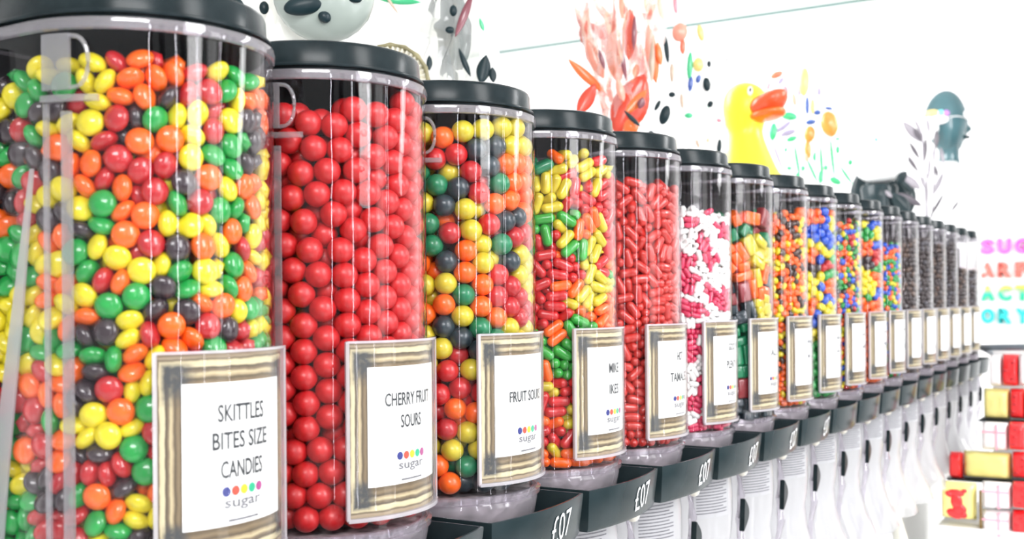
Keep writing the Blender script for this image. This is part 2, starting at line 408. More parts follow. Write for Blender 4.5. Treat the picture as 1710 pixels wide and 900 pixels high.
# info card in front of the chute, with fine print
def f(bm):
    patch(bm, 0.0650, -0.82, -0.05, -0.085, -0.044, 0.0006, na=8)
info_me = part_mesh(f, ang=0.5); info_me.materials.append(mat('pale_grey_card', (0.40, 0.40, 0.42), 0.6, var=0.05, scale=40))
def f(bm):
    for i in range(11):
        z = -0.050 - i * 0.0030
        patch(bm, 0.0656, -0.76, -0.11 - 0.1 * (i % 3 == 2), z - 0.0007, z + 0.0004, 0.0002, na=6)
fine_me = part_mesh(f, ang=0.5); fine_me.materials.append(mat('fine_print', (0.16, 0.16, 0.18), 0.7, var=0.3, scale=500))
# clear chute: a flaring scoop, side profile swept across the bin's width
def chute(bm):
    prof = [(0.060, -0.043), (0.063, -0.060), (0.064, -0.085), (0.063, -0.105), (0.060, -0.125), (0.062, -0.150), (0.070, -0.180), (0.082, -0.205), (0.088, -0.225)]
    n = 12; rows = []
    for x, z in prof:
        row = []
        wd = 0.058 - 0.008 * math.sin((z + 0.043) / -0.182 * PI)
        for i in range(n + 1):
            t = -1 + 2 * i / n
            row.append(bm.verts.new((x - 0.030 * (abs(t) ** 3.0), wd * t, z)))
        row.append(bm.verts.new((0.005, wd, z))); row.insert(0, bm.verts.new((0.005, -wd, z)))
        rows.append(row)
    for a, b in zip(rows, rows[1:]):
        for k in range(len(a) - 1): bm.faces.new((a[k], a[k + 1], b[k + 1], b[k]))
    bmesh.ops.solidify(bm, geom=bm.faces, thickness=0.0014)
chute_me = part_mesh(chute, ang=0.8); chute_me.materials.append(CHUTE)
# upright clear post with a pale knob at the right of the chute
def f(bm):
    tube(bm, [(0.058, 0.052, -0.050), (0.060, 0.053, -0.075), (0.056, 0.055, -0.100), (0.060, 0.0535, -0.125), (0.056, 0.052, -0.150), (0.050, 0.050, -0.226)], [0.0035, 0.0045, 0.0032, 0.0050, 0.0035, 0.003], 12)
post_me = part_mesh(f); post_me.materials.append(GLASSR)
def f(bm): ellipsoid(bm, (0.062, 0.052, -0.049), (0.0055, 0.0065, 0.0055), 2)
knob_me = part_mesh(f); knob_me.materials.append(mat('pale_knob', (0.75, 0.72, 0.64), 0.35, var=0.1, scale=100))
def f(bm):  # black lens filling a dark gap, straight on its left, bowed on its right
    n = 12; ring = []
    for i in range(n + 1):
        t = i / n; ring.append((0.050 - 0.004 * t, -0.078 - 0.034 * t))
    for i in range(n - 1, 0, -1):
        t = i / n; ring.append((0.050 - 0.004 * t + 0.0150 * math.sin(PI * t), -0.078 - 0.034 * t))
    lo = [[bm.verts.new((x_, y_, z_)) for y_, z_ in ring] for x_ in (0.0655, 0.0600)]
    m_ = len(ring); bm.faces.new(lo[0]); bm.faces.new(lo[1][::-1])
    for k in range(m_): bm.faces.new((lo[0][k], lo[0][(k + 1) % m_], lo[1][(k + 1) % m_], lo[1][k]))
gap_lens_me = part_mesh(f, smooth=False); gap_lens_me.materials.append(BLACK)
# latch: D-shaped clear plate, ledge and two rails at the left front corner
def latch(bm):
    R = RB + 0.0002; th = 0.0022
    zt = H - 0.008
    patch(bm, R, -1.40, -1.19, zt - 0.026, zt, th, na=4)
    pts = [(-1.19 + 0.13 * max(0.0, math.cos(PI / 2 - PI * i / 12)) ** 0.7, zt - 0.013 + 0.012 * math.sin(PI / 2 - PI * i / 12)) for i in range(13)]   # the bow of the D
    tube(bm, [((R + 0.001) * math.cos(a), (R + 0.001) * math.sin(a), z) for a, z in pts], 0.0011, 8)
    patch(bm, R, -1.40, -0.99, zt - 0.0315, zt - 0.0285, th + 0.001, na=8)
    patch(bm, R, -1.40, -1.36, 0.004, zt - 0.032, th * 0.7, na=2)
    patch(bm, R, -1.25, -1.18, 0.004, zt - 0.036, th, na=2)
latch_me = part_mesh(latch, ang=0.5); latch_me.materials.append(LATCH)

# ---- lettering
def text_mesh(s, h, wd=None, stroke=0.0):
    cu = bpy.data.curves.new('t', 'FONT'); cu.body = s; cu.align_x = 'CENTER'; cu.align_y = 'CENTER'; cu.size = 1.0; cu.offset = stroke; cu.resolution_u = 3
    o = bpy.data.objects.new('t', cu); C.objects.link(o)
    dg = bpy.context.evaluated_depsgraph_get(); dg.update()
    me = bpy.data.meshes.new_from_object(o.evaluated_get(dg)); bpy.data.objects.remove(o)
    co = np.array([v.co[:] for v in me.vertices]); 
    mn, mxx = co.min(0), co.max(0); c = (mn + mxx) / 2
    sy = h / (mxx[1] - mn[1]); sx = (wd / (mxx[0] - mn[0])) if wd else sy
    return me, [((p[0] - c[0]) * sx, (p[1] - c[1]) * sy) for p in co]
def curved_text(s, h, wd, zc, R, ac=0.0, stroke=0.014, slant=0.0):
    me, pts = text_mesh(s, h, wd, stroke)
    for v, (x, y) in zip(me.vertices, pts):
        a = ac + x / R; v.co = (R * math.cos(a), R * math.sin(a), zc + y + slant * x)
    me.materials.clear(); return me
def zz(dz): return 0.137 + dz
LABELS = {
 0: [('SKITTLES', 0.0085, 0.031, -0.0535), ('BITES SIZE', 0.0085, 0.037, -0.0668), ('CANDIES', 0.0085, 0.028, -0.0808)],
 1: [('CHERRY FRUIT', 0.0078, 0.044, -0.058), ('SOURS', 0.0078, 0.020, -0.0712)],
 2: [('FRUIT SOURS', 0.0075, 0.042, -0.0675)],
 3: [('MIKE', 0.0080, 0.017, -0.056), ('IKES', 0.0080, 0.016, -0.073)],
 4: [('HOT', 0.0080, 0.012, -0.053), ('TAMALES', 0.0085, 0.036, -0.072)],
 5: [('GOOD', 0.0075, 0.018, -0.050), ('PLENTY', 0.0078, 0.026, -0.068)],
 6: [('ALL', 0.0075, 0.020, -0.062)],
}
DOTC = [('blue', (0.03, 0.04, 0.22)), ('red', (0.75, 0.08, 0.05)), ('yellow', (0.85, 0.62, 0.03)), ('green', (0.02, 0.42, 0.22)), ('purple', (0.38, 0.05, 0.22))]
dot_me = []
for i, (nm, c) in enumerate(DOTC):
    bm = bmesh.new(); a0 = (i - 2) * 0.0055 / RT; n = 16
    for th in (0.0002,):
        vs = [bm.verts.new((RT * math.cos(a0 + 0.0024 * math.cos(2 * PI * k / n) / RT), RT * math.sin(a0 + 0.0024 * math.cos(2 * PI * k / n) / RT), zz(-0.0915) + 0.0024 * math.sin(2 * PI * k / n))) for k in range(n)]
        bm.faces.new(vs)
    me = mesh_from(bm, False); me.materials.append(mat('ink_' + nm, c, 0.6, var=0.05, scale=200)); dot_me.append((nm, me))
logo_me = curved_text('sugar', 0.0052, 0.024, zz(-0.0985), RT); logo_me.materials.append(INKF)
small_me = part_mesh(lambda bm: patch(bm, RT - 0.0001, -0.14, 0.14, zz(-0.1062), zz(-0.1052), 0.0002, na=4)); small_me.materials.append(INKF)
hand_me, pts = text_mesh('\u00a307', 0.019, 0.031, stroke=-0.004)
def tray_front(y, z):      # point on the sloping tray front
    t = (y + 0.0655) / 0.129
    return 0.0802 + 0.0075 * (1 - (2 * t - 1) ** 2) - 0.0025 * max(0, (-0.0097 - z)) / 0.028
for v, (x, y) in zip(hand_me.vertices, pts):
    yy = 0.019 + x * (1 + 6 * y); z = -0.0245 + y + 0.10 * x; v.co = (tray_front(yy, z) + 0.0004, yy, z)
hand_me.materials.clear(); hand_me.materials.append(mat('white_marker', (0.85, 0.88, 0.88), 0.6, var=0.1, scale=300))
scrawl_me = part_mesh(lambda bm: [patch(bm, RT - 0.0001, -0.10, 0.12 - 0.05 * i, zz(-0.055 - 0.018 * i) - 0.002, zz(-0.055 - 0.018 * i) + 0.002, 0.0002, na=4) for i in range(2)]); scrawl_me.materials.append(INKF)

BIN_LABEL = ['nearest clear candy bin, filled with multicoloured lentil candies', 'second clear candy bin, full of big red sour balls', 'third clear candy bin, full of mixed gumball-sized fruit sours',
 'fourth clear bin, filled with mixed fruit-coloured oblong jelly candies', 'fifth clear bin, filled with only red oblong cinnamon candies', 'clear bin of pink and white capsule candies, sixth from the camera',
 'clear bin of dark mixed chunky gummies, seventh from the camera', 'clear bin of small orange, yellow and brown candies, eighth from the camera', 'clear bin with many blue round candies, ninth from the camera',
 'tenth clear bin, mixed bright lentils with orange ones at the top', 'eleventh clear bin, big mixed candies with blue ones at the top', 'twelfth clear bin, tiny mixed bright candies filled lower than its neighbour',
 'first of the dark-filled bins, thirteenth from the camera', 'second of the dark-filled clear bins, fourteenth from the camera', 'third of the dark-filled clear bins, fifteenth from the camera',
 'fourth dark-filled clear bin, sixteenth from the camera', 'last but one clear bin, its dark filling reaching half way', 'last clear bin at the far end, half filled with dark candy']
for k in range(NB):
    x, y = bx(k)
    r = empty('candy_bin', (x, y, ZB)); tag(r, BIN_LABEL[k], 'candy bin', 'row of clear candy bins')
    link('body', body_me, None, r); link('rim', rim_me, None, r); link('lid', lid_me, None, r)
    link('base_ring', base_ring_me, None, r)
    c = link('collar', collar_me, None, r); link('funnel', funnel_me, None, c)
    h = link('handle_tray', tray_me, None, r)
    link('lettering', hand_me, None, h) if k < 8 else None
    ch = link('chute', chute_me, None, r); link('post', post_me, None, ch); link('knob', knob_me, None, ch); link('gap_lens', gap_lens_me, None, ch)
    i_ = link('info_card', info_me, None, r); link('fine_print', fine_me, None, i_)
    if k < 3: link('latch', latch_me, None, r)
    lh = link('label_holder', holder_me, None, r); link('edge_frame', holder_edge_me, None, lh)
    link('frame_card', card_me, None, lh); link('white_card', panel_me, None, lh)
    for s, hh, wd, dz in LABELS.get(k, []):
        me = curved_text(s, hh, wd, zz(dz), RT, slant=0.0); me.materials.append(INK); link('lettering', me, None, lh)
    if k < 7:
        for nm, me in dot_me:
            d = link('dot', me, None, lh); d['label'] = nm + ' dot of the printed logo'
        link('logo_text', logo_me, None, lh); link('small_print', small_me, None, lh)
    elif k < 12: link('lettering', scrawl_me, None, lh)
# pale strap hanging across the side of the first bin
bm = bmesh.new()
ya = -RB - 0.0016
L0 = [(0.004, 0.200), (-0.008, 0.130), (-0.021, 0.060), (-0.030, 0.0)]; wds = [0.0010, 0.004, 0.006, 0.007]
vs = [[bm.verts.new((xx - w_, ya, z_)), bm.verts.new((xx + w_, ya, z_)), bm.verts.new((xx + w_, ya + 0.0012, z_)), bm.verts.new((xx - w_, ya + 0.0012, z_))] for (xx, z_), w_ in zip(L0, wds)]
for a, b in zip(vs, vs[1:]):
    for q in range(4): bm.faces.new((a[q], a[(q + 1) % 4], b[(q + 1) % 4], b[q]))
bm.faces.new(vs[0][::-1]); bm.faces.new(vs[-1])
first_bin = [o for o in C.objects if o.name.startswith('candy_bin') and abs(o.location.y - Y0) < 0.01][0]
link('side_strap', mesh_from(bm, False), clear_mat('translucent_strap', (0.8, 0.8, 0.82), rough=0.2, frost=0.5, frost_col=(0.8, 0.8, 0.82)), first_bin)

# ------------------------------------------------------------------ candy
# where the candies came to rest: across, along, height and the tilt of each, as whole numbers
DATA = {
 'len': [
  228,67,23,27,74,200,142,23,48,10,168,167,31,11,47,230,51,37,27,75,214,106,24,34,22,183,149,44,18,80,-105,-248,30,44,23,-65,-243,35,49,13,185,-58,41,11,52,192,22,37,6,96,-34,-239,41,44,55,37,-234,50,28,37,
  90,-166,42,17,57,227,-67,35,48,60,236,-42,31,48,61,235,25,46,48,84,225,87,46,48,72,179,160,66,36,22,-97,-222,52,49,20,-134,-235,47,16,12,-57,-237,59,48,8,2,-237,50,29,49,79,-235,44,42,79,248,-6,35,44,0,
  230,62,56,26,70,208,115,43,39,30,209,-66,59,41,94,197,0,54,27,34,-18,-235,62,16,46,67,-199,53,15,18,110,-209,41,26,68,170,-162,46,17,54,215,-100,42,17,62,242,-56,56,46,98,241,-9,57,25,1,194,133,56,43,85,
  -83,-236,73,10,39,212,-23,47,13,25,-105,-236,86,35,43,-38,-239,77,18,84,74,-228,67,19,71,111,-214,60,35,72,142,-187,52,8,99,155,-113,52,45,12,213,-33,71,44,21,213,105,63,15,12,200,123,76,10,12,91,-175,58,11,15,
  -66,-238,91,28,43,11,-244,79,28,75,79,-223,85,40,56,141,-192,71,39,68,194,-133,44,24,60,218,-107,60,29,92,237,1,74,14,96,229,37,66,8,62,164,180,78,34,16,-92,-250,54,41,26,-129,-239,63,18,33,44,-193,69,32,23,
  179,-94,55,24,12,-26,-237,95,31,95,8,-239,101,35,58,28,-221,63,12,13,119,-216,85,41,33,192,-137,64,41,58,225,-72,75,24,84,-144,-232,78,31,55,-96,-237,105,19,12,38,-235,98,34,62,49,-232,81,43,57,152,-182,93,19,73,
  166,-166,61,17,22,184,-98,71,19,32,240,-32,86,31,95,233,48,84,26,68,223,79,76,15,90,187,146,89,36,32,-138,-243,97,29,77,92,-184,75,6,36,150,-128,70,27,68,-46,-249,125,48,77,54,-178,84,2,36,173,-165,77,19,29,
  217,-118,80,48,95,232,-81,92,44,95,232,-43,105,11,11,236,17,90,14,78,-94,-243,126,39,19,41,-193,97,16,90,70,-226,105,41,60,100,-182,89,7,43,191,-135,87,40,55,199,-89,92,47,48,235,4,104,19,82,231,84,96,49,58,
  205,113,93,26,84,-137,-251,118,44,27,-167,-232,133,39,47,-57,-224,111,19,86,131,-158,79,19,34,-11,-237,112,10,54,42,-238,118,30,77,101,-213,107,47,52,150,-183,114,36,7,186,-159,107,48,85,215,-120,105,46,43,175,-68,102,39,48,
  231,44,107,39,24,168,164,99,27,38,-111,-209,133,24,44,161,-138,92,47,52,3,-247,131,43,24,18,-215,135,45,79,128,-198,106,46,9,196,-88,123,49,63,236,-29,117,16,2,235,17,120,24,72,225,71,116,45,72,191,141,113,41,93,
  -157,-245,185,45,73,46,-197,116,47,94,128,-154,101,44,34,183,-116,107,37,49,205,-46,96,36,10,-139,-220,117,40,18,-26,-234,143,18,36,50,-233,138,20,80,173,-175,129,42,87,161,-141,117,44,49,224,-74,114,22,59,237,-15,134,19,39,
  182,158,136,37,2,165,169,115,27,44,-73,-218,130,20,22,-59,-233,151,40,51,18,-240,154,46,17,74,-209,123,22,4,102,-169,116,13,39,197,-132,125,17,91,226,-61,129,15,66,204,122,132,21,26,219,112,113,43,9,-130,-239,142,31,62,
  -92,-238,150,48,54,27,-198,151,9,15,117,-206,126,15,87,130,-167,132,26,17,156,-138,137,4,55,222,-101,137,41,91,230,-56,146,10,97,230,51,131,46,76,221,83,135,25,23,192,-71,140,20,21,-24,-246,164,49,25,43,-233,170,47,12,
  69,-226,152,11,82,198,-144,144,41,89,179,-105,141,33,17,237,22,141,48,83,62,-186,143,42,49,-73,-247,173,43,27,94,-216,140,24,61,159,-167,148,14,65,164,-127,157,40,66,207,-116,160,33,25,237,-6,153,49,27,235,51,179,41,12,
  239,58,155,45,5,197,140,148,39,4,-83,-213,167,47,18,-154,-219,174,14,78,-19,-208,154,6,94,-38,-212,171,30,41,9,-240,179,46,14,84,-190,165,45,58,138,-205,142,48,30,155,-190,164,43,35,223,-78,159,27,76,232,-38,160,30,22,
  188,-32,177,36,25,218,100,151,29,3,-117,-235,163,24,58,-166,-236,235,48,1,161,22,144,24,96,-33,-247,187,41,25,73,-226,172,39,11,112,-216,161,36,36,122,-178,174,38,85,191,-154,166,46,85,216,-98,175,49,26,240,-61,180,45,95,
  236,25,166,49,16,226,93,171,41,9,-115,-231,180,8,84,113,-179,152,31,75,176,-94,161,44,30,21,-200,182,5,10,61,-190,184,49,62,159,-165,183,46,61,206,-63,179,41,39,237,-21,176,41,31,199,131,169,25,74,146,-150,164,18,70,
  -81,-236,192,13,52,44,-232,190,11,95,97,-217,184,30,99,138,-202,185,42,36,165,-172,201,17,78,184,-149,190,43,62,220,-87,196,10,82,242,9,190,35,47,204,121,186,21,61,180,167,166,48,60,-124,-237,199,24,94,162,-118,179,23,95,
  -3,-240,201,29,20,73,-223,203,49,51,123,-167,195,23,82,140,-193,213,47,63,167,-165,218,18,60,205,-123,183,40,76,203,-14,192,4,97,206,33,186,30,9,231,85,195,44,57,-134,-236,219,23,96,180,-92,193,34,97,-68,-224,221,20,98,
  111,-210,201,12,33,111,-183,230,41,32,191,-138,214,30,62,204,-117,204,17,66,239,-40,199,37,40,234,40,201,27,39,206,119,204,24,51,175,160,186,20,76,149,186,204,21,3,-88,-238,208,17,21,219,-89,502,15,94,154,-125,201,39,48,
  -43,-236,207,36,41,126,-147,214,32,5,159,-174,232,18,55,180,-92,217,49,94,223,-73,212,8,79,228,58,219,43,31,-110,-236,228,34,97,-135,-245,249,46,78,193,-55,199,46,27,-8,-234,219,11,98,37,-234,208,27,92,130,-143,237,41,51,
  153,-125,225,36,46,194,-51,224,44,32,227,-7,206,17,38,201,-10,222,23,13,178,154,203,22,92,97,-153,231,45,43,153,-64,210,25,67,-157,-186,352,45,29,-7,-234,239,49,94,26,-235,231,45,54,61,-228,222,11,74,105,-211,216,13,37,
  186,-146,236,42,7,211,-109,223,23,2,245,-2,239,49,53,236,17,220,15,8,184,146,219,30,86,162,183,223,45,60,-87,-236,240,34,88,-155,-245,271,40,74,28,-198,246,22,36,185,-19,209,25,4,-90,-196,238,28,70,-42,-215,236,43,73,
  23,-239,252,28,78,58,-229,242,39,58,133,-205,239,49,80,215,-120,244,43,41,238,-34,223,30,97,232,40,238,32,84,220,89,220,42,73,202,121,226,34,81,182,150,239,12,25,-107,-236,266,25,88,187,-101,242,44,43,198,-64,247,47,71,
  -48,-246,232,46,77,9,-235,270,10,61,93,-220,235,31,16,96,-215,253,8,33,162,-173,249,19,43,223,-78,231,28,23,202,4,241,47,29,189,28,258,20,4,224,75,239,40,76,130,207,238,42,17,70,-187,260,47,38,79,-143,250,41,98,
  -28,-236,254,34,54,-32,-236,274,21,61,57,-231,265,21,20,138,-201,263,40,36,185,-92,262,22,41,224,-90,257,40,34,239,-50,243,43,96,235,24,257,46,32,214,99,260,42,74,210,112,241,26,71,-66,-215,258,41,24,115,-170,248,11,58,
  162,-80,236,48,45,-66,-247,255,41,75,109,-179,266,29,47,147,-158,265,48,39,203,-130,280,33,36,225,-58,265,17,24,244,-15,262,42,48,236,5,281,36,21,192,137,256,13,45,163,175,248,30,20,-70,-235,277,22,55,159,-123,248,41,51,
  15,-235,286,9,30,96,-222,273,33,27,113,-154,282,22,11,176,-169,272,45,42,220,-86,279,17,76,211,-13,265,49,50,202,34,273,10,93,198,125,273,17,42,142,200,263,49,12,-79,-237,298,30,93,44,-158,251,24,5,81,-186,280,4,84,
  128,-131,261,46,39,180,-95,285,49,7,181,-19,260,23,5,59,-229,283,23,46,124,-201,287,40,55,150,-182,285,38,57,161,-118,274,49,59,193,-138,259,24,51,232,-39,279,9,86,230,65,260,38,93,191,138,287,15,46,178,168,270,49,64,
  139,203,289,45,19,-108,-239,284,25,77,-121,-240,479,30,73,-16,-197,308,30,69,45,-235,303,49,89,81,-230,314,43,80,97,-214,295,33,52,192,-124,302,44,68,238,-56,296,45,93,223,-17,298,39,70,241,43,279,48,6,229,67,297,33,14,
  213,103,291,42,74,-101,-214,318,40,26,-124,-236,303,19,88,31,-200,292,26,9,68,-194,298,39,49,152,-109,300,45,34,197,-53,290,11,46,213,34,292,47,6,-35,-239,293,24,78,86,-219,334,14,21,102,-176,305,46,16,127,-154,302,34,66,
  183,-162,296,43,37,216,-99,295,25,52,235,-17,322,37,20,203,13,311,13,34,-164,-215,380,43,49,9,-234,303,27,47,116,-208,319,39,68,149,-190,308,32,35,163,-145,312,46,49,220,-107,318,49,95,208,-40,311,41,78,219,90,312,17,16,
  169,166,292,22,45,-54,-217,313,48,28,-165,-235,357,48,52,127,-88,296,43,91,192,-81,305,18,43,235,46,320,42,14,-16,-236,314,38,53,48,-228,329,47,3,77,-162,369,46,73,163,-182,330,49,41,194,-148,322,44,93,202,-70,326,39,94,
  237,-60,320,46,98,243,15,303,42,3,203,136,308,43,60,173,166,314,45,98,-102,-246,319,47,29,-155,-244,397,45,72,150,-142,288,40,70,16,-235,324,25,7,14,-214,343,48,79,70,-191,320,15,88,133,-170,322,47,37,187,-156,348,47,42,
  206,-119,341,48,57,225,-45,341,38,26,230,82,333,44,55,206,116,328,29,93,154,187,348,37,61,146,184,327,16,44,76,-189,387,38,25,98,-170,331,44,98,134,-132,322,39,34,205,19,327,9,12,192,55,313,21,17,-163,-165,374,46,96,
  -25,-235,332,25,56,19,-244,345,41,25,74,-187,347,49,50,130,-207,359,44,83,179,-109,321,28,28,225,-81,340,37,82,188,-33,355,46,72,244,11,336,49,55,186,157,337,46,8,-137,-236,325,46,49,169,-91,335,17,48,147,-58,336,43,85,
  -57,-248,312,45,74,-43,-234,347,4,48,56,-192,365,38,60,161,-142,338,46,91,180,-112,356,41,53,183,-64,349,34,19,243,-20,356,49,2,195,36,345,40,14,210,118,349,33,10,199,51,374,21,84,-106,-236,340,35,45,128,-103,337,32,8,
  -114,-197,354,46,56,-58,-236,365,41,56,-17,-236,361,17,93,122,-201,339,14,98,151,-176,352,23,60,164,-144,368,40,3,232,-63,363,44,85,218,-27,372,46,99,216,-6,345,45,98,231,51,345,46,68,183,154,359,28,62,-69,-238,333,16,17,
  -20,-194,350,42,53,121,-150,343,27,96,144,-120,356,45,91,-30,-206,375,46,33,53,-228,351,25,6,89,-222,355,36,90,109,-182,360,45,30,198,-142,371,48,44,203,-65,386,42,94,235,26,359,34,67,230,81,363,43,7,157,185,373,48,8,
  -136,-235,348,27,48,123,-150,367,45,70,187,-61,369,18,86,-132,-215,391,44,7,-124,-201,488,36,36,-22,-241,381,33,31,56,-236,373,36,31,122,-194,383,35,62,153,-181,374,47,69,180,-159,390,38,46,213,-101,361,38,10,239,-46,387,49,43,
  208,30,387,16,64,239,49,382,42,53,183,93,372,26,24,-133,-244,375,49,70,7,-205,387,45,47,102,-153,388,28,85,-109,-191,384,46,56,-58,-235,388,31,47,16,-234,367,34,95,37,-203,380,44,52,142,-157,424,36,4,225,-94,381,44,95,
  229,-81,405,46,48,242,0,378,39,5,240,14,399,29,2,221,85,387,38,40,210,121,371,41,12,-95,-239,365,48,62,-54,-236,480,28,7,145,-154,391,41,38,183,-106,377,21,37,160,-2,401,36,58,-22,-243,405,37,21,68,-226,395,43,60,
  108,-215,397,45,72,118,-174,403,17,55,150,-118,429,49,65,200,-45,408,42,16,237,-32,410,28,99,217,93,409,18,69,-95,-237,390,35,40,-133,-225,417,45,49,-24,-205,400,42,35,73,-182,407,9,85,135,-121,381,46,30,195,-11,418,45,68,
  -65,-238,410,39,36,25,-242,390,43,26,126,-198,418,15,55,154,-190,401,48,40,206,-123,396,42,50,213,-118,421,45,41,216,-13,396,42,6,205,24,421,31,13,229,54,405,39,31,187,155,384,44,13,160,172,404,22,82,-105,-236,408,28,45,
  33,-191,401,20,8,137,-128,405,48,39,136,-83,391,35,49,189,-21,386,43,1,8,-224,411,42,5,43,-237,413,48,86,93,-216,376,27,13,149,-190,439,45,77,172,-102,394,32,33,223,-74,426,20,30,202,-39,433,44,66,228,49,428,27,27,
  225,92,430,44,56,136,-91,414,40,74,169,-60,398,40,94,-25,-237,426,30,10,39,-200,422,37,76,84,-221,418,24,15,181,-163,418,41,87,196,-138,439,37,48,194,-82,410,48,9,240,-33,433,46,53,243,11,421,42,0,236,60,449,45,51,
  163,170,438,11,70,-104,-243,434,49,72,-126,-213,445,48,68,71,-148,431,16,76,106,-153,419,39,40,178,-99,426,42,60,197,69,439,49,75,-12,-200,430,48,76,17,-235,431,8,19,84,-189,427,36,19,151,-180,460,9,3,174,-134,409,41,84,
  189,-66,440,35,70,210,3,439,17,94,224,70,470,33,27,202,123,438,44,42,202,137,407,43,62,-97,-211,424,36,19,-122,-242,457,35,76,60,-179,443,26,50,104,-116,424,43,35,-6,-235,447,31,43,27,-202,444,34,45,110,-217,435,43,82,
  116,-204,455,8,7,164,-155,441,47,11,212,-100,444,44,68,243,10,446,42,0,203,12,461,48,75,214,97,454,41,77,196,128,462,37,85,171,164,420,21,69,128,207,441,42,65,-63,-235,434,39,46,-78,-215,447,20,45,236,-19,492,21,59,
  198,122,496,1,81,180,-23,453,43,97,181,91,423,44,75,24,-215,465,21,43,64,-226,435,19,53,183,-151,460,41,3,166,-112,448,33,7,240,-42,471,42,95,232,-66,448,41,53,235,32,492,26,10,221,78,491,19,84,182,148,450,38,87,
  -129,-199,466,19,49,87,-170,461,11,45,103,-176,440,23,9,178,-74,458,9,74,55,-217,490,8,22,37,-241,450,43,77,66,-210,457,45,77,129,-197,474,31,64,205,-115,461,29,63,222,-81,466,41,61,221,-21,454,38,70,235,34,468,46,67,
  216,108,477,35,6,158,185,459,46,16,-13,-237,469,35,9,125,-156,448,32,8,144,-133,462,39,64,61,-236,471,44,79,97,-168,481,26,50,165,-169,477,17,47,193,-134,479,36,22,181,-78,495,37,79,199,-36,469,13,81,225,-66,488,15,69,
  236,1,475,35,80,186,157,481,43,11,-20,-228,492,31,49,-83,-236,468,49,44,123,-153,473,39,55,-49,-203,465,10,54,16,-234,482,6,10,176,-156,496,16,77,95,-213,475,38,9,137,-176,493,26,9,170,-114,496,48,17,182,-67,476,22,71,
  209,-105,484,37,20,-45,-243,457,43,73,109,-209,492,16,99,51,-185,473,22,17,144,-130,486,30,15,166,-104,472,45,72,189,-32,488,22,25,
 ],
 'sph': [
  63,-194,15,121,-196,14,202,-111,15,224,-55,15,206,1,15,222,58,14,200,113,14,146,130,14,80,214,14,101,-104,15,155,-82,14,161,65,14,
  109,91,24,91,149,15,37,140,15,17,-231,14,96,-209,41,146,-178,41,166,-158,15,215,-84,41,230,-25,42,228,32,39,213,88,39,172,155,37,
  137,186,15,53,224,39,6,-174,15,97,-154,30,124,-70,37,177,-41,31,138,41,37,159,99,39,115,139,41,42,-227,40,62,-166,69,186,-136,41,
  202,-111,67,224,-56,67,220,64,65,194,125,60,143,181,60,108,203,39,42,-167,40,167,-71,57,141,-19,52,179,25,56,164,77,68,62,164,39,
  120,-196,66,167,-159,68,215,-83,94,230,-25,93,231,5,67,207,101,87,126,134,71,4,-145,67,75,-123,53,133,-123,49,179,-23,74,114,84,55,
  19,145,57,-17,-184,86,66,-222,67,148,-177,94,188,-135,94,224,-54,119,186,8,99,227,44,91,175,152,84,130,189,89,77,195,64,37,-138,92,
  113,-87,69,161,-84,86,141,-30,95,141,22,114,72,125,61,18,-231,87,98,-210,92,143,-121,112,201,-111,119,229,20,117,216,80,114,188,132,110,
  150,176,117,92,175,112,80,216,91,16,-178,109,112,-142,77,89,-114,101,183,-13,126,168,64,98,131,132,100,78,155,86,25,143,100,53,-224,110,
  123,-195,119,164,-161,132,187,-64,142,223,56,141,199,117,138,160,166,145,114,199,137,61,223,120,6,-177,138,75,-168,109,165,-65,115,143,14,144,
  167,65,131,39,169,126,23,-230,150,76,-218,136,124,-195,148,163,-162,162,195,-121,148,232,-15,142,212,92,165,134,188,169,66,221,149,45,-137,129,
  106,-143,131,120,-82,132,137,-44,154,176,47,159,141,122,128,87,141,137,35,140,153,73,-219,165,119,-197,178,194,-124,178,218,-76,164,229,26,166,
  229,25,195,181,142,170,83,216,179,71,-167,150,91,-111,154,186,-14,159,152,102,153,81,168,162,19,-229,180,71,-219,194,193,-125,208,217,-77,194,
  228,-26,180,178,27,212,185,64,187,138,144,190,-39,-144,175,63,-168,179,148,-101,161,171,-53,179,144,-17,201,128,68,173,95,110,161,21,-229,210,
  119,-197,208,161,-166,192,216,-80,224,228,-28,209,229,21,226,218,73,211,196,121,196,120,196,200,75,-124,198,116,-139,177,120,-81,185,164,-71,208,
  57,133,181,72,-219,224,160,-166,223,192,-128,238,215,-82,253,228,-32,240,230,18,256,219,71,241,198,120,227,163,162,214,45,-174,209,134,-123,205,
  116,-84,224,176,-25,226,134,52,200,53,170,204,-152,-145,216,22,-229,239,119,-196,238,154,-171,257,191,-128,267,214,-84,285,226,-34,270,220,67,271,
  199,117,257,166,160,244,125,193,230,77,217,218,50,-174,239,94,-151,222,136,53,230,149,104,212,104,146,214,6,145,228,-47,-144,235,-106,-146,236,
  73,-219,255,115,-199,274,136,-132,278,188,-133,296,180,5,271,201,113,287,168,156,273,127,192,260,79,216,247,75,-123,247,133,-127,241,163,-75,241,
  178,28,243,149,104,242,91,114,238,63,165,233,55,-223,282,98,-209,302,147,-177,297,211,-91,314,228,-35,301,232,15,285,172,155,304,118,132,264,
  74,172,269,28,-178,267,80,-151,273,118,-85,262,150,-84,295,170,-58,269,135,56,259,39,-227,310,79,-216,331,132,-189,325,183,-140,325,175,-44,313,
  230,13,320,221,64,301,202,110,317,131,189,289,78,217,287,55,-171,298,92,-110,295,144,-24,289,141,37,287,144,95,282,79,122,285,-80,-143,297,
  31,-178,326,81,-162,344,139,-146,344,200,-114,349,185,-4,336,183,52,324,173,151,334,133,187,319,66,221,317,4,-145,305,66,-130,320,126,-133,316,
  126,-74,321,185,11,302,121,123,306,83,169,305,22,-230,340,65,-221,360,121,-196,358,173,-152,367,220,-65,362,226,-45,331,225,48,344,185,93,344,
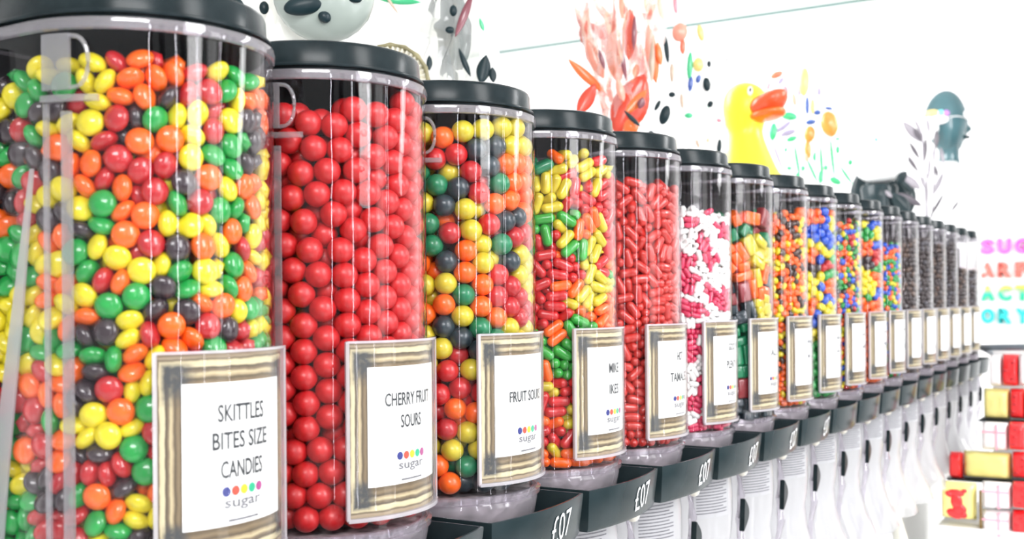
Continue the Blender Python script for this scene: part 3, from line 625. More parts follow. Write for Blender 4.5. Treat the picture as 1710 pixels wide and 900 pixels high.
  99,208,341,-16,-145,333,30,-142,356,172,-64,340,141,12,321,129,67,312,74,124,325,96,-210,386,146,-178,390,187,-134,393,231,-8,355,211,90,371,
  183,140,362,141,182,358,45,226,349,-100,-176,351,40,-181,378,128,-64,360,175,-27,364,130,109,335,62,170,354,39,171,326,-52,-146,357,43,-226,397,
  116,-199,414,163,-162,417,216,-80,393,229,-25,384,228,34,377,104,154,377,90,212,371,113,-143,371,171,-92,374,140,-37,387,178,31,361,140,98,364,
  86,117,355,65,-219,426,140,-182,443,204,-107,419,201,-37,412,229,16,406,218,72,400,173,152,391,129,191,396,76,217,400,10,-144,406,113,-92,386,
  159,-83,404,179,7,389,137,47,380,107,99,388,46,137,378,91,-211,452,182,-139,442,221,-63,437,229,-4,433,223,55,429,196,120,414,160,166,420,
  112,201,424,63,-173,407,66,-130,387,114,-138,405,135,53,410,165,93,393,68,130,405,25,180,396,-28,-179,423,-16,-196,462,26,-229,448,125,-125,446,
  165,-83,438,229,-27,461,228,32,457,212,89,452,183,139,443,122,155,442,31,-142,435,86,-162,434,114,-90,422,177,16,420,169,79,432,130,115,414,
  57,178,421,-75,-146,431,22,-229,478,80,-216,481,131,-189,472,175,-149,470,207,-102,461,230,8,484,220,69,480,192,126,474,108,202,460,66,221,441,
  -24,-145,447,71,-126,460,123,-78,466,143,-29,447,142,31,443,114,91,441,70,128,435,31,174,448,-150,-146,461,52,-224,507,115,-199,504,161,-163,498,
  201,-112,490,224,-55,487,226,46,508,204,107,502,156,170,466,47,211,470,2,-145,474,44,-179,462,120,-131,478,177,-53,469,176,7,465,157,78,461,
  118,124,467,216,-78,515,229,-20,511,166,69,515,169,155,498,126,192,489,75,217,496,13,-183,497,69,-156,486,94,-112,503,150,-81,493,145,-18,488,
  140,42,483,59,133,465,-30,-146,508,-93,-145,500,40,-139,511,171,-40,512,148,99,490,96,139,494,36,141,492,-150,-146,491,40,179,515,
 ],
 'cap': [
  174,-172,7,47,62,224,-30,7,46,90,226,28,7,47,62,228,90,14,30,31,178,136,7,49,11,131,206,8,47,90,96,-204,7,48,37,210,-112,7,49,62,144,-111,7,49,1,245,-13,16,28,74,156,160,6,48,12,122,-187,8,47,85,
  147,-141,7,49,4,205,-77,8,48,61,167,-7,7,47,73,187,123,20,45,59,195,108,7,48,57,161,-74,13,31,78,168,148,20,44,10,113,-216,21,47,8,198,-144,21,49,63,231,-79,20,48,69,230,33,26,27,39,201,49,13,33,16,
  153,-131,24,41,57,199,-45,15,25,6,206,-9,22,41,8,195,65,30,36,18,112,139,34,33,49,154,-177,25,28,73,201,-113,33,17,85,245,11,37,40,25,176,81,21,48,58,105,-155,21,43,42,159,-80,52,34,6,156,-59,28,28,68,
  228,-37,36,44,34,238,66,29,12,31,214,117,34,48,83,193,-153,45,22,15,210,16,42,29,14,155,107,48,47,10,154,134,39,34,49,146,171,20,44,9,155,-173,41,31,74,173,-122,40,23,31,216,-77,35,47,82,164,88,35,48,62,
  127,178,34,47,87,225,-56,49,44,32,244,-1,52,38,24,215,94,49,38,89,123,211,24,41,91,115,-216,38,41,8,239,-51,69,19,69,205,-9,53,25,6,204,135,70,26,84,172,174,37,48,37,125,212,50,16,43,123,-166,36,35,24,
  139,-116,54,29,32,178,-54,44,41,90,152,73,54,25,37,207,128,55,30,84,108,-190,47,42,8,158,-134,64,23,48,192,-101,55,21,61,138,115,62,28,98,165,180,53,48,38,122,-213,55,38,9,156,-163,56,47,93,225,-98,59,41,19,
  245,6,70,43,25,217,80,67,32,17,157,146,56,34,86,112,162,50,47,72,151,-176,69,39,1,202,-137,69,43,15,239,55,61,3,15,130,167,64,43,79,88,-155,57,35,47,115,-138,62,22,81,192,101,69,11,89,159,181,70,48,35,
  91,-204,63,40,80,95,-162,73,47,32,167,80,70,25,42,126,174,81,42,17,109,197,75,43,64,119,-213,77,38,58,162,-183,88,48,11,145,-79,85,39,18,216,68,81,36,1,164,138,79,49,36,177,-131,79,47,65,207,-89,73,41,97,
  211,-39,76,45,69,198,144,95,42,35,177,168,84,43,36,19,-185,82,43,72,90,-173,88,47,35,111,-128,80,23,64,208,-129,88,43,66,237,20,86,40,22,133,129,87,6,7,129,-208,103,11,5,133,-157,84,41,21,193,-14,87,39,96,
  199,36,74,39,2,166,121,95,22,15,114,-167,98,45,41,236,-39,90,18,64,244,-1,139,44,74,134,206,106,18,42,1,231,85,30,34,-7,-188,95,44,22,171,-174,104,49,13,215,-79,89,43,5,244,-1,105,18,26,220,109,118,5,25,
  135,132,113,44,62,110,219,99,11,39,79,-202,93,43,86,214,-119,103,38,66,175,50,85,38,95,206,97,95,36,49,169,106,112,36,0,141,165,96,43,39,135,-175,116,42,1,143,-149,103,26,48,174,-114,93,30,80,235,-68,144,29,70,
  217,64,98,45,96,108,148,116,31,63,105,149,96,32,78,147,-98,100,45,25,190,-69,103,30,8,184,-26,105,41,44,221,33,103,48,99,141,90,119,30,31,98,-204,109,35,81,205,-125,141,24,21,237,-63,115,20,21,188,4,99,47,98,
  183,133,124,41,4,151,181,110,23,49,186,-142,120,47,23,169,52,102,35,21,193,150,112,44,35,134,-204,183,30,58,193,-96,111,42,5,192,-32,121,48,42,225,-22,111,45,42,237,59,116,42,78,125,137,130,36,65,146,-117,113,45,37,
  202,-71,124,35,98,205,63,114,39,78,177,-168,287,45,12,224,-15,126,46,45,172,40,116,32,19,178,169,131,30,86,105,129,156,12,93,86,-182,120,27,90,129,-207,128,49,8,220,-107,128,16,20,219,53,133,48,47,211,82,127,46,97,
  113,177,128,25,97,158,-136,128,33,9,233,75,145,41,79,125,210,131,45,41,141,-201,153,8,64,112,-142,123,41,74,179,-94,130,28,8,194,-27,137,47,96,140,151,144,22,51,144,197,144,44,39,66,-169,132,32,91,159,-167,133,48,50,
  190,4,142,45,48,211,124,163,18,32,102,178,147,30,72,192,-18,153,48,99,176,41,153,34,42,197,124,142,27,20,123,196,160,35,30,172,-145,145,48,92,166,-150,161,47,91,232,24,152,22,91,149,194,170,15,38,114,-196,142,43,76,
  151,-168,149,49,93,169,-79,153,44,46,242,-32,157,45,73,142,117,164,35,68,98,-159,151,36,83,184,-126,157,49,41,225,-96,165,43,18,172,151,150,40,22,145,-172,165,48,41,197,-54,150,17,39,179,99,150,42,44,80,-190,155,23,29,
  163,-90,168,39,45,242,37,184,10,29,168,88,168,25,32,243,-26,364,28,73,108,-197,168,13,25,173,-72,204,44,97,195,-71,168,24,49,213,52,156,24,88,180,141,165,46,22,134,205,291,16,39,72,-174,178,46,80,173,-123,172,49,98,
  205,-26,169,41,33,216,84,162,45,41,153,168,181,44,53,180,-166,180,33,62,202,-99,181,49,49,216,16,172,33,31,207,105,177,41,43,177,142,181,39,4,91,-164,190,45,83,95,-152,171,27,93,226,-75,265,23,26,244,-18,175,43,24,
  203,119,194,40,40,131,158,167,47,51,141,-163,181,31,61,153,-129,187,45,3,215,-2,187,43,21,169,176,195,45,87,110,203,178,35,29,105,-126,192,8,10,217,-56,181,48,92,243,-23,209,49,73,227,35,268,49,39,196,39,192,42,66,
  -26,-185,174,36,69,72,-183,199,35,29,116,-207,206,27,64,145,-92,188,43,61,173,72,182,45,53,114,122,202,40,39,-12,-168,188,26,48,92,-226,227,23,6,198,-143,191,33,65,195,-13,200,42,98,163,89,195,40,55,213,-49,197,46,46,
  209,-79,191,46,94,244,-8,193,42,24,233,71,184,13,26,152,191,210,42,88,122,190,193,43,70,158,-185,220,30,11,185,-114,220,21,67,199,-143,216,17,65,200,79,201,44,11,146,158,206,42,41,103,207,203,31,79,137,-154,197,45,49,
  197,-106,197,46,94,215,51,206,47,56,207,130,211,41,83,167,115,208,45,43,117,-173,210,49,52,167,-177,205,29,11,226,-93,210,38,68,167,30,211,31,24,169,146,222,46,62,244,-14,230,33,24,191,-47,213,44,52,203,95,229,48,9,
  116,-169,226,43,97,168,-139,211,22,64,102,-131,248,30,62,225,93,277,43,80,211,75,217,47,58,129,147,221,43,13,116,215,219,42,91,163,-181,255,47,61,155,-112,217,25,66,217,-69,221,48,6,224,23,207,47,5,159,81,220,19,49,
  152,191,233,30,39,115,-200,225,41,95,143,-88,224,31,63,168,-119,242,40,98,157,-57,239,3,64,216,66,232,39,53,173,172,245,20,37,175,-150,239,34,99,161,-88,236,32,48,223,13,222,46,52,188,122,225,43,13,103,167,221,38,12,
  244,-19,325,36,23,128,-152,240,22,78,220,44,221,42,54,126,109,261,8,81,139,172,246,24,36,142,-191,241,45,59,95,-161,239,43,83,216,-115,231,38,67,242,36,243,3,17,185,159,275,3,29,104,166,247,13,50,210,-95,243,34,81,
  244,-14,249,43,24,171,57,245,41,85,190,114,240,49,15,113,137,242,33,50,102,199,234,45,15,87,-228,275,16,54,160,-89,253,32,48,243,-24,301,35,73,228,87,245,47,80,74,-180,234,47,83,143,-132,253,46,35,226,-55,237,48,79,
  156,120,239,47,65,239,-52,398,13,73,91,-209,251,44,92,113,-176,264,21,30,213,-41,252,48,29,182,63,272,12,28,205,65,251,45,82,148,194,267,43,89,186,-139,261,36,53,178,-36,247,41,34,215,14,239,47,77,169,136,254,39,57,
  114,141,259,31,54,70,-167,250,39,91,123,-142,263,46,37,161,97,254,47,7,156,174,287,19,23,112,-202,272,30,43,208,-127,283,23,17,180,-108,261,42,55,197,127,264,18,49,136,134,274,42,51,167,-177,271,46,11,175,-67,262,40,47,
  178,98,270,49,44,229,83,261,47,80,-52,-168,274,39,48,88,-211,296,29,87,184,-39,264,46,94,243,-28,265,38,23,145,108,286,46,48,149,138,288,39,47,85,-155,289,32,17,133,-146,284,21,55,219,44,283,48,0,199,117,286,47,22,
  217,112,458,11,83,81,147,379,17,44,119,-178,286,28,52,222,-102,274,27,19,224,13,280,42,96,72,-163,347,27,43,85,-164,307,43,26,134,-112,294,23,54,164,-89,274,47,46,205,-5,266,31,57,212,102,301,21,45,124,174,293,12,28,
  -57,-193,282,46,49,117,-213,315,23,57,168,-133,284,21,63,205,-35,281,28,57,241,-41,285,43,71,225,94,317,24,32,192,151,301,46,85,126,-209,289,37,9,170,-175,305,45,62,196,-87,288,49,66,222,23,295,46,51,158,145,303,44,36,
  108,196,280,46,68,142,-199,367,7,60,184,-127,301,47,42,232,-75,306,15,17,224,38,309,40,61,160,184,312,45,88,83,144,305,21,90,145,-131,312,36,34,166,83,295,39,2,114,188,318,46,20,88,-143,333,16,10,135,-99,329,28,65,
  200,-100,304,47,93,214,64,294,49,54,125,151,332,29,11,125,141,310,26,87,139,-178,320,47,77,192,-43,314,44,93,206,-30,301,39,35,155,65,325,32,32,140,-200,336,44,10,182,-162,320,37,62,183,-61,300,40,94,243,23,348,5,70,
  185,140,363,20,6,196,146,322,32,35,130,-174,303,26,56,176,-134,329,43,0,184,-112,317,48,93,231,-1,311,41,64,204,13,334,23,46,153,154,320,43,36,115,-202,353,19,77,139,-157,335,48,98,231,-78,388,19,70,176,-81,325,18,54,
  159,185,339,7,42,215,-81,324,35,33,188,-16,324,29,67,158,108,312,11,98,144,-136,348,48,45,150,-102,346,26,35,123,-115,439,48,64,168,7,329,19,76,215,117,349,11,34,162,143,337,31,15,122,189,333,43,61,61,-178,332,46,28,
  198,-143,346,29,15,189,-107,342,9,59,239,48,323,46,28,176,82,315,32,6,117,215,423,34,42,100,-182,327,32,70,215,-115,377,7,20,222,-103,345,5,25,91,-226,352,15,54,156,-86,368,19,48,170,104,354,34,47,194,131,338,22,20,
  84,180,347,45,13,80,-148,366,15,61,128,-165,350,47,46,227,-69,351,14,6,209,-38,338,11,62,238,56,349,11,79,143,146,353,33,27,183,-110,377,5,57,189,-72,347,21,82,241,-12,391,15,67,203,45,342,25,45,167,178,363,25,38,
  126,157,372,29,17,127,-172,375,14,97,188,-156,361,25,14,208,-83,370,48,45,239,-48,339,20,23,178,38,333,24,53,143,125,372,41,63,104,155,352,41,63,84,-193,352,22,15,153,-164,365,41,86,214,-9,346,42,52,212,122,420,13,35,
  128,198,355,16,74,104,197,440,46,18,121,-116,389,11,64,191,-152,393,33,64,231,79,364,19,78,167,177,384,27,36,130,207,388,7,36,164,-66,384,34,78,165,-36,364,44,24,208,78,342,9,63,160,96,374,38,62,171,-157,380,35,74,
  144,-85,402,10,14,168,5,381,49,73,169,62,370,22,59,186,140,388,33,26,146,-136,385,22,6,158,-186,411,44,11,187,-62,402,44,0,202,83,371,24,79,134,-171,401,36,60,211,35,359,29,26,180,73,387,48,74,135,-202,393,45,8,
  192,-117,402,44,43,194,-114,420,47,47,198,-42,368,29,31,204,19,380,45,70,194,147,414,10,38,189,154,450,25,36,88,-227,387,7,1,206,-89,411,49,47,221,-10,372,31,74,241,38,380,28,27,116,121,428,8,83,69,-164,415,16,34,
  103,-198,376,48,82,199,-74,388,28,74,188,-6,397,49,97,222,102,379,34,81,136,135,387,47,63,139,-109,414,16,33,230,-81,466,33,19,180,1,415,33,87,162,122,395,29,16,116,160,391,45,15,123,187,452,48,67,94,-192,395,32,59,
  118,-213,417,10,3,166,-96,456,48,91,190,-31,408,49,98,228,85,410,5,22,204,105,396,42,69,127,138,402,47,60,105,-144,418,29,22,229,-85,427,37,68,189,27,396,49,1,99,181,403,28,14,91,-227,423,5,9,158,-131,430,41,0,
  209,-28,431,33,35,241,37,399,29,26,165,164,411,21,68,167,160,435,29,71,232,-18,418,35,35,181,-143,414,25,94,241,38,421,49,76,136,179,408,39,64,87,-157,436,20,30,225,11,408,45,45,209,57,403,4,68,174,105,408,26,17,
  191,82,417,25,14,-70,-192,430,48,72,226,-92,480,34,18,143,-150,415,26,91,209,-127,443,6,20,244,-5,434,41,25,144,85,448,21,31,138,-183,424,40,95,240,-42,446,18,23,212,23,433,11,75,143,88,419,15,31,120,180,425,46,96,
  57,-158,494,29,53,174,-83,427,49,96,190,-57,434,44,94,227,91,442,25,81,134,148,433,36,37,151,192,440,30,88,186,-158,441,15,14,185,-99,441,43,3,172,104,430,47,22,119,-166,440,15,71,144,-119,452,36,42,192,49,436,15,78,
  182,74,445,31,62,49,-161,466,27,3,92,-187,441,22,39,142,-198,450,2,25,221,-67,451,27,36,234,0,451,32,15,229,56,437,30,85,167,110,446,35,95,110,-206,451,17,35,160,-171,447,16,91,243,-26,490,42,23,173,89,464,44,11,
  210,125,486,6,80,113,-168,480,41,99,92,-159,461,40,91,183,-39,447,47,50,178,16,452,44,36,217,76,463,28,96,135,144,467,41,68,134,142,451,43,67,120,-142,455,49,41,212,-7,464,38,16,224,39,458,47,12,209,86,480,34,10,
  141,199,466,32,40,-10,-196,476,21,17,136,-203,475,36,9,182,-136,463,37,8,214,-33,480,49,74,230,43,476,31,38,212,84,497,33,12,175,170,475,42,37,174,-68,464,47,89,244,-15,474,38,24,176,50,466,29,51,175,129,461,46,4,
  115,149,480,49,13,165,-166,471,43,5,178,-42,477,27,44,204,21,480,16,0,141,-133,468,43,62,174,90,483,35,12,96,174,483,42,64,149,-136,484,40,50,177,-73,481,45,45,169,-6,464,42,27,163,115,475,36,11,87,-199,485,12,52,
  167,-104,480,26,49,211,-80,497,42,87,119,-199,491,33,20,158,-163,493,34,43,197,-120,486,35,28,177,-137,496,46,39,240,46,493,48,28,
 ],
 'cps': [
  139,-169,5,48,34,178,-173,2,45,11,211,-109,6,39,86,235,31,3,48,52,189,-142,8,44,89,238,-14,12,48,1,121,-187,13,47,78,144,-202,0,49,10,175,-181,17,36,11,191,-139,24,47,41,200,-126,3,45,87,235,84,5,48,79,
  198,-130,14,41,90,237,2,12,48,4,236,11,4,46,99,135,-172,5,46,85,142,-205,7,43,10,186,-146,17,45,88,232,-42,0,45,48,231,-42,9,48,97,178,-176,9,41,12,220,-73,4,48,69,187,-137,1,43,88,236,-7,3,49,2,
  153,-180,16,43,10,236,-24,3,46,96,154,-148,32,41,63,221,-114,29,39,69,148,-156,5,42,88,203,-119,10,47,90,237,-84,22,5,68,238,-74,5,49,69,249,-15,24,40,74,212,-74,21,17,93,229,-59,14,45,95,123,-197,28,30,54,
  223,-112,39,36,68,235,-24,14,47,99,247,39,26,8,22,125,-217,24,29,57,235,53,18,30,64,135,-176,25,45,3,207,-113,18,48,94,226,-106,48,39,68,235,-14,34,47,2,240,77,21,23,79,202,-123,23,49,43,229,-60,24,47,94,
  233,-41,18,45,95,249,20,27,8,34,226,45,34,28,61,158,-193,22,33,12,184,-170,31,33,62,207,-89,13,44,4,233,-42,27,49,93,168,-163,28,28,65,196,-132,39,46,89,195,-133,31,49,86,229,-96,58,37,66,241,62,38,35,77,
  188,-165,40,36,63,223,-78,37,46,93,228,-61,33,47,42,236,2,33,49,98,190,-162,51,39,64,190,-103,35,45,40,234,-34,36,48,98,212,-138,74,6,19,243,-64,43,31,69,251,36,48,6,30,241,69,48,34,79,152,-200,32,40,11,
  199,-129,49,43,92,198,-87,49,43,48,250,17,48,9,23,143,-189,43,47,40,171,-155,36,36,59,236,-85,67,29,69,224,-58,46,42,73,144,-188,52,49,36,156,-179,44,49,40,246,-47,67,18,23,140,-160,75,23,7,244,-54,51,40,70,
  245,55,63,39,78,173,-153,46,40,61,209,-79,58,47,57,252,6,73,14,27,248,-1,50,10,33,137,-196,70,43,25,197,-155,61,34,64,207,-119,68,46,2,249,-17,50,13,20,134,-192,61,44,34,177,-151,57,42,64,240,-73,84,25,21,
  229,-41,54,38,70,235,-85,217,6,72,203,-124,59,44,96,157,-176,55,47,38,181,-146,66,36,63,232,93,91,47,81,150,-184,63,47,33,182,-163,79,22,26,152,-167,89,37,52,249,-26,65,19,22,244,59,80,21,25,218,-52,76,45,61,
  239,76,76,22,28,166,-174,67,29,42,194,-138,80,5,86,237,-42,91,31,90,169,-186,77,22,12,176,-177,109,20,64,243,-57,77,23,24,248,33,89,49,76,122,-177,87,18,60,148,-133,84,10,17,158,-123,114,23,64,212,-78,71,39,6,
  201,-155,79,3,16,213,-114,78,47,55,218,-66,85,47,73,215,-130,91,34,67,251,-26,88,6,22,250,-5,86,13,32,242,61,101,4,96,148,-190,79,47,23,158,-161,104,19,49,233,-91,90,27,20,232,-64,99,30,1,250,28,100,48,76,
  132,-148,111,37,10,183,-123,89,47,52,241,-15,105,31,60,155,-198,93,18,60,174,-145,93,38,1,196,-115,98,44,75,228,-99,100,28,16,232,32,95,47,28,229,105,114,20,31,218,-95,112,44,35,139,-200,113,19,25,202,-147,104,36,16,
  189,-139,114,47,90,236,-41,104,47,58,235,42,108,35,0,135,-174,103,40,75,171,-157,131,49,89,210,-114,105,33,37,181,-173,93,46,62,133,-191,93,23,62,153,-174,119,20,10,190,-60,135,44,69,249,27,121,41,27,157,-186,104,20,79,
  186,-168,117,19,62,249,-14,143,31,73,166,-189,126,21,11,168,-133,104,27,59,221,-119,127,29,66,250,17,131,45,26,137,-143,133,14,60,235,-47,115,31,43,213,-130,119,25,64,147,-203,129,25,10,164,-189,154,27,60,191,-140,132,49,93,
  237,87,153,10,29,184,-149,124,48,91,234,-92,131,29,68,251,-19,117,28,23,171,-172,140,34,1,199,-120,149,10,75,212,-97,129,27,69,237,-82,115,28,69,247,39,215,20,27,135,-201,137,33,23,187,-105,127,45,40,162,-155,144,30,96,
  182,-151,138,45,39,247,-45,129,15,71,239,-79,162,12,21,230,-65,121,41,5,236,-33,138,39,53,243,62,129,37,78,185,-137,148,21,76,244,-54,150,22,73,248,31,142,48,27,239,70,162,21,32,129,-214,175,14,56,220,-120,146,3,77,
  250,11,222,44,25,249,0,162,35,74,203,-147,160,21,60,249,-7,153,36,73,154,-198,145,36,60,138,-159,241,36,23,232,-68,136,24,4,176,-167,157,44,54,185,-95,137,31,54,139,-179,155,30,19,177,-178,167,44,12,224,-63,154,1,55,
  246,-47,162,20,70,244,-49,178,43,21,173,-179,177,40,15,227,-83,141,24,2,135,-202,159,30,20,202,-145,144,32,66,216,-99,145,35,95,232,-91,174,25,20,249,14,170,35,74,216,-61,170,44,13,144,-141,165,31,15,219,-83,159,6,98,
  235,-30,171,42,48,244,58,192,6,72,218,-107,161,36,58,166,-115,180,21,15,162,-169,172,34,14,226,-90,187,26,9,221,-117,178,3,37,241,16,199,15,45,250,-9,182,22,23,236,83,183,11,84,176,-141,162,33,74,247,35,193,4,0,
  198,-154,181,9,19,170,-170,242,49,0,245,46,163,24,30,200,-119,191,45,90,198,-92,189,36,89,228,-37,183,42,70,152,-187,183,25,80,188,-135,170,18,63,211,-135,168,14,63,177,-156,190,43,38,199,-129,182,43,92,229,-102,198,31,19,
  170,-165,199,46,35,200,-148,220,49,16,244,-56,188,41,21,175,-128,192,44,40,237,-75,234,48,69,142,-196,174,27,46,163,-172,189,46,38,182,-147,199,41,39,231,-67,197,23,91,152,-132,207,28,66,233,-54,209,36,87,156,-177,199,49,35,
  208,-114,202,42,89,236,-21,192,44,47,238,-17,246,36,41,225,109,224,40,32,132,-202,189,27,40,183,-154,210,48,99,229,-64,220,34,96,249,-24,225,2,81,142,-190,198,41,31,208,-140,203,8,13,235,-32,211,42,43,239,73,231,33,29,
  246,46,252,24,78,139,-192,209,44,39,190,-129,206,13,82,214,-100,208,47,94,178,-174,215,2,62,234,-46,197,34,91,143,-167,214,23,62,202,-115,214,46,44,206,-116,224,44,43,232,-26,202,46,47,164,-189,215,7,70,156,-170,222,27,64,
  215,-98,229,48,92,250,-2,210,42,25,237,-6,200,38,49,189,-163,231,43,63,124,-158,220,29,61,246,-45,225,6,10,208,-113,235,44,43,214,-99,218,47,43,232,0,239,36,26,114,-167,240,12,11,219,-62,231,41,63,126,-215,244,37,58,
  222,-113,289,29,68,154,-180,302,45,37,201,-145,281,15,10,249,9,233,40,25,249,12,246,32,26,145,-204,225,5,66,176,-133,225,33,56,204,-144,240,49,14,212,-92,239,46,90,243,-53,249,30,69,198,-129,231,42,40,236,-28,255,43,45,
  155,-188,236,31,51,166,-158,228,30,58,228,-79,246,38,57,231,-45,239,43,72,207,-141,266,13,13,249,-1,273,9,28,249,20,264,22,26,121,-181,255,47,32,171,-146,237,37,54,195,-93,247,44,23,154,-196,248,38,59,236,83,245,32,29,
  188,-148,250,44,0,190,-128,245,31,97,217,-125,262,9,22,235,-25,266,45,50,237,77,297,12,79,236,83,257,31,31,195,-113,258,26,51,229,-44,260,49,45,149,-200,260,36,59,180,-154,260,41,89,223,-78,258,46,45,239,-8,258,28,47,
  139,-192,272,47,79,170,-172,253,48,53,147,-202,336,5,4,232,-45,271,45,49,238,75,347,21,29,136,-164,293,39,30,161,-159,289,12,56,190,-123,276,15,52,224,-109,249,36,17,247,36,280,46,27,192,-159,288,11,9,151,-154,262,48,88,
  150,-167,277,14,42,168,-184,266,36,61,176,-158,271,48,91,248,19,393,42,76,222,-84,280,48,98,225,-103,267,9,7,228,-63,264,46,47,222,106,273,41,36,176,-176,283,8,9,248,-21,281,20,22,136,-194,284,40,79,248,21,290,48,28,
  228,99,283,41,32,158,-188,285,15,21,194,-115,293,25,37,228,-64,275,47,98,246,-35,399,3,3,242,60,313,17,27,213,-115,278,37,78,232,-46,282,42,49,234,-38,292,41,46,221,-95,302,32,34,243,57,292,19,77,195,-135,298,47,44,
  243,-52,378,24,24,153,-151,305,44,85,190,-82,294,27,60,245,-44,323,47,72,190,-161,307,36,62,228,-66,286,48,50,224,-49,304,47,22,245,9,306,11,98,162,-188,317,17,59,177,-162,299,44,77,226,-82,338,26,0,229,99,321,4,69,
  143,-161,333,49,35,210,-122,306,24,77,224,-81,294,34,43,141,-205,298,30,61,247,32,307,4,15,249,9,328,8,71,126,-215,328,6,16,157,-148,316,48,40,229,-100,312,48,68,217,-37,316,48,7,248,-24,310,42,72,145,-202,313,14,59,
  169,-135,308,43,41,185,-140,318,34,45,240,-69,299,30,70,248,-20,298,40,73,247,32,330,14,78,212,-132,323,45,66,191,-120,313,7,95,242,-60,310,23,71,136,-209,350,20,11,196,-118,330,44,4,202,-102,311,15,89,217,-61,314,29,10,
  243,-8,320,20,91,143,-160,323,48,87,244,53,334,20,78,137,-184,321,5,1,239,-72,447,12,18,236,-76,328,17,15,137,-149,443,4,71,139,-207,374,24,59,235,-81,361,27,21,202,-80,318,45,44,249,5,353,3,68,129,-189,342,25,59,
  156,-146,328,40,36,227,-103,330,1,84,228,-8,337,10,70,207,-138,373,16,17,246,40,350,48,26,182,-170,322,34,61,179,-143,331,30,37,182,-89,449,19,69,241,-62,347,15,67,150,-199,440,2,36,128,-188,369,20,39,172,-163,336,42,38,
  194,-113,340,47,12,192,-63,340,4,72,141,-150,421,18,63,202,-145,335,44,65,192,-130,356,5,62,166,-185,338,13,13,182,-158,346,33,76,215,-125,346,14,69,197,-75,355,35,34,150,-179,347,32,78,199,-150,352,10,65,234,-34,339,48,96,
  249,-15,343,2,90,239,70,400,14,81,177,-175,359,28,12,183,-87,363,29,16,217,-122,368,20,15,244,52,377,19,75,143,-194,385,30,94,163,-187,365,26,9,245,-45,355,24,71,249,8,450,40,75,128,-177,355,44,61,159,-161,353,17,69,
  177,-98,399,29,16,247,-31,363,30,73,248,18,375,8,22,175,-143,353,25,77,196,-112,368,11,92,227,-27,372,44,75,156,-185,377,25,94,146,-149,361,44,4,229,98,392,25,33,176,-176,435,45,62,160,-154,372,34,22,179,-140,383,24,55,
  216,-98,364,43,93,216,-68,347,36,82,184,-151,370,39,84,231,-94,391,6,12,221,-106,351,20,75,217,-60,378,15,49,248,-18,372,36,74,240,2,384,30,43,241,42,366,18,68,132,-165,369,26,40,175,-177,396,5,18,185,-155,393,24,30,
  223,-91,374,45,57,231,-62,403,45,57,191,-67,430,6,79,249,-13,412,4,14,168,-165,381,37,41,236,-73,388,5,96,238,48,398,16,60,151,-153,395,49,43,192,-70,452,20,64,236,-20,383,40,96,248,30,409,3,21,144,-203,417,3,66,
  236,-13,394,42,97,147,-176,395,17,49,202,-146,387,16,18,171,-180,413,48,11,204,-87,403,12,11,150,-198,400,44,11,241,-64,414,40,70,155,-142,405,48,52,160,-161,410,16,19,187,-153,418,20,88,227,-102,425,31,66,211,-108,385,41,38,
  242,59,419,23,27,136,-180,411,33,15,169,-182,424,47,60,137,-184,429,0,22,196,-108,402,5,26,240,7,404,27,2,-7,216,401,49,71,121,-199,419,41,78,165,-119,410,37,61,218,-113,398,27,24,196,-133,422,45,39,206,-100,418,49,17,
  238,71,435,28,81,216,-124,414,3,4,245,43,444,23,30,228,100,426,5,32,122,-201,430,48,85,178,-145,429,38,16,230,-94,410,32,67,236,-79,430,31,71,198,-151,407,33,15,248,18,425,22,25,181,-160,444,32,75,205,-141,432,40,64,
  243,-53,440,6,31,249,0,439,44,74,177,-115,442,47,77,232,-48,422,41,97,159,-151,441,6,90,235,-29,448,43,50,234,-30,437,48,46,232,92,448,33,30,153,-169,430,4,72,207,-137,447,43,16,235,-5,430,40,51,127,-174,445,44,83,
  197,-103,443,20,83,225,-107,441,38,17,235,-26,426,45,1,212,-88,435,15,14,214,-79,451,49,20,
 ],
 'blk': [
  235,-56,18,15,16,13,-16,213,-18,10,3,3,-21,-21,215,-18,30,3,2,-21,-21,135,-170,0,2,27,-13,-3,218,-68,23,11,19,11,-18,178,-119,0,1,28,-10,0,241,-2,54,16,15,-15,-15,195,-89,8,6,6,20,20,233,51,20,13,13,17,16,38,146,23,16,17,12,-15,210,38,2,1,3,-30,2,179,-117,8,28,1,0,-11,
  194,-54,53,0,-28,10,0,207,111,28,13,-17,13,17,185,-103,56,6,7,20,20,193,-56,59,2,9,29,0,211,-90,82,2,-25,-17,-1,141,-175,18,13,-1,0,-27,188,-107,32,6,6,20,20,186,41,38,0,-19,-23,0,192,99,64,9,-8,19,-20,194,-94,30,7,8,20,20,245,-21,87,21,-1,-21,-1,147,-155,30,11,-2,-1,28,
  201,-64,70,0,9,29,2,200,25,63,15,-13,-17,15,231,67,54,21,-2,21,3,177,-122,27,7,-6,-20,21,182,-160,64,20,8,20,-7,158,-57,83,2,-17,24,1,205,-67,99,17,1,-1,25,208,29,101,8,-1,1,-29,130,-172,51,12,-12,-18,18,206,121,94,18,-19,10,-11,141,-116,57,19,-20,9,-8,176,-124,103,8,-8,-21,18,
  210,23,85,2,-29,-8,0,131,-138,77,18,2,0,-24,149,-32,108,13,14,-15,-18,239,-1,131,21,1,-21,-2,163,-137,101,8,9,20,19,115,-98,113,19,-6,-21,-9,153,-153,101,8,-9,-21,18,216,-69,117,18,1,3,-24,215,-74,129,17,0,1,-24,216,-77,138,1,-25,-17,-2,215,-79,147,25,1,-1,17,188,95,117,1,27,13,1,
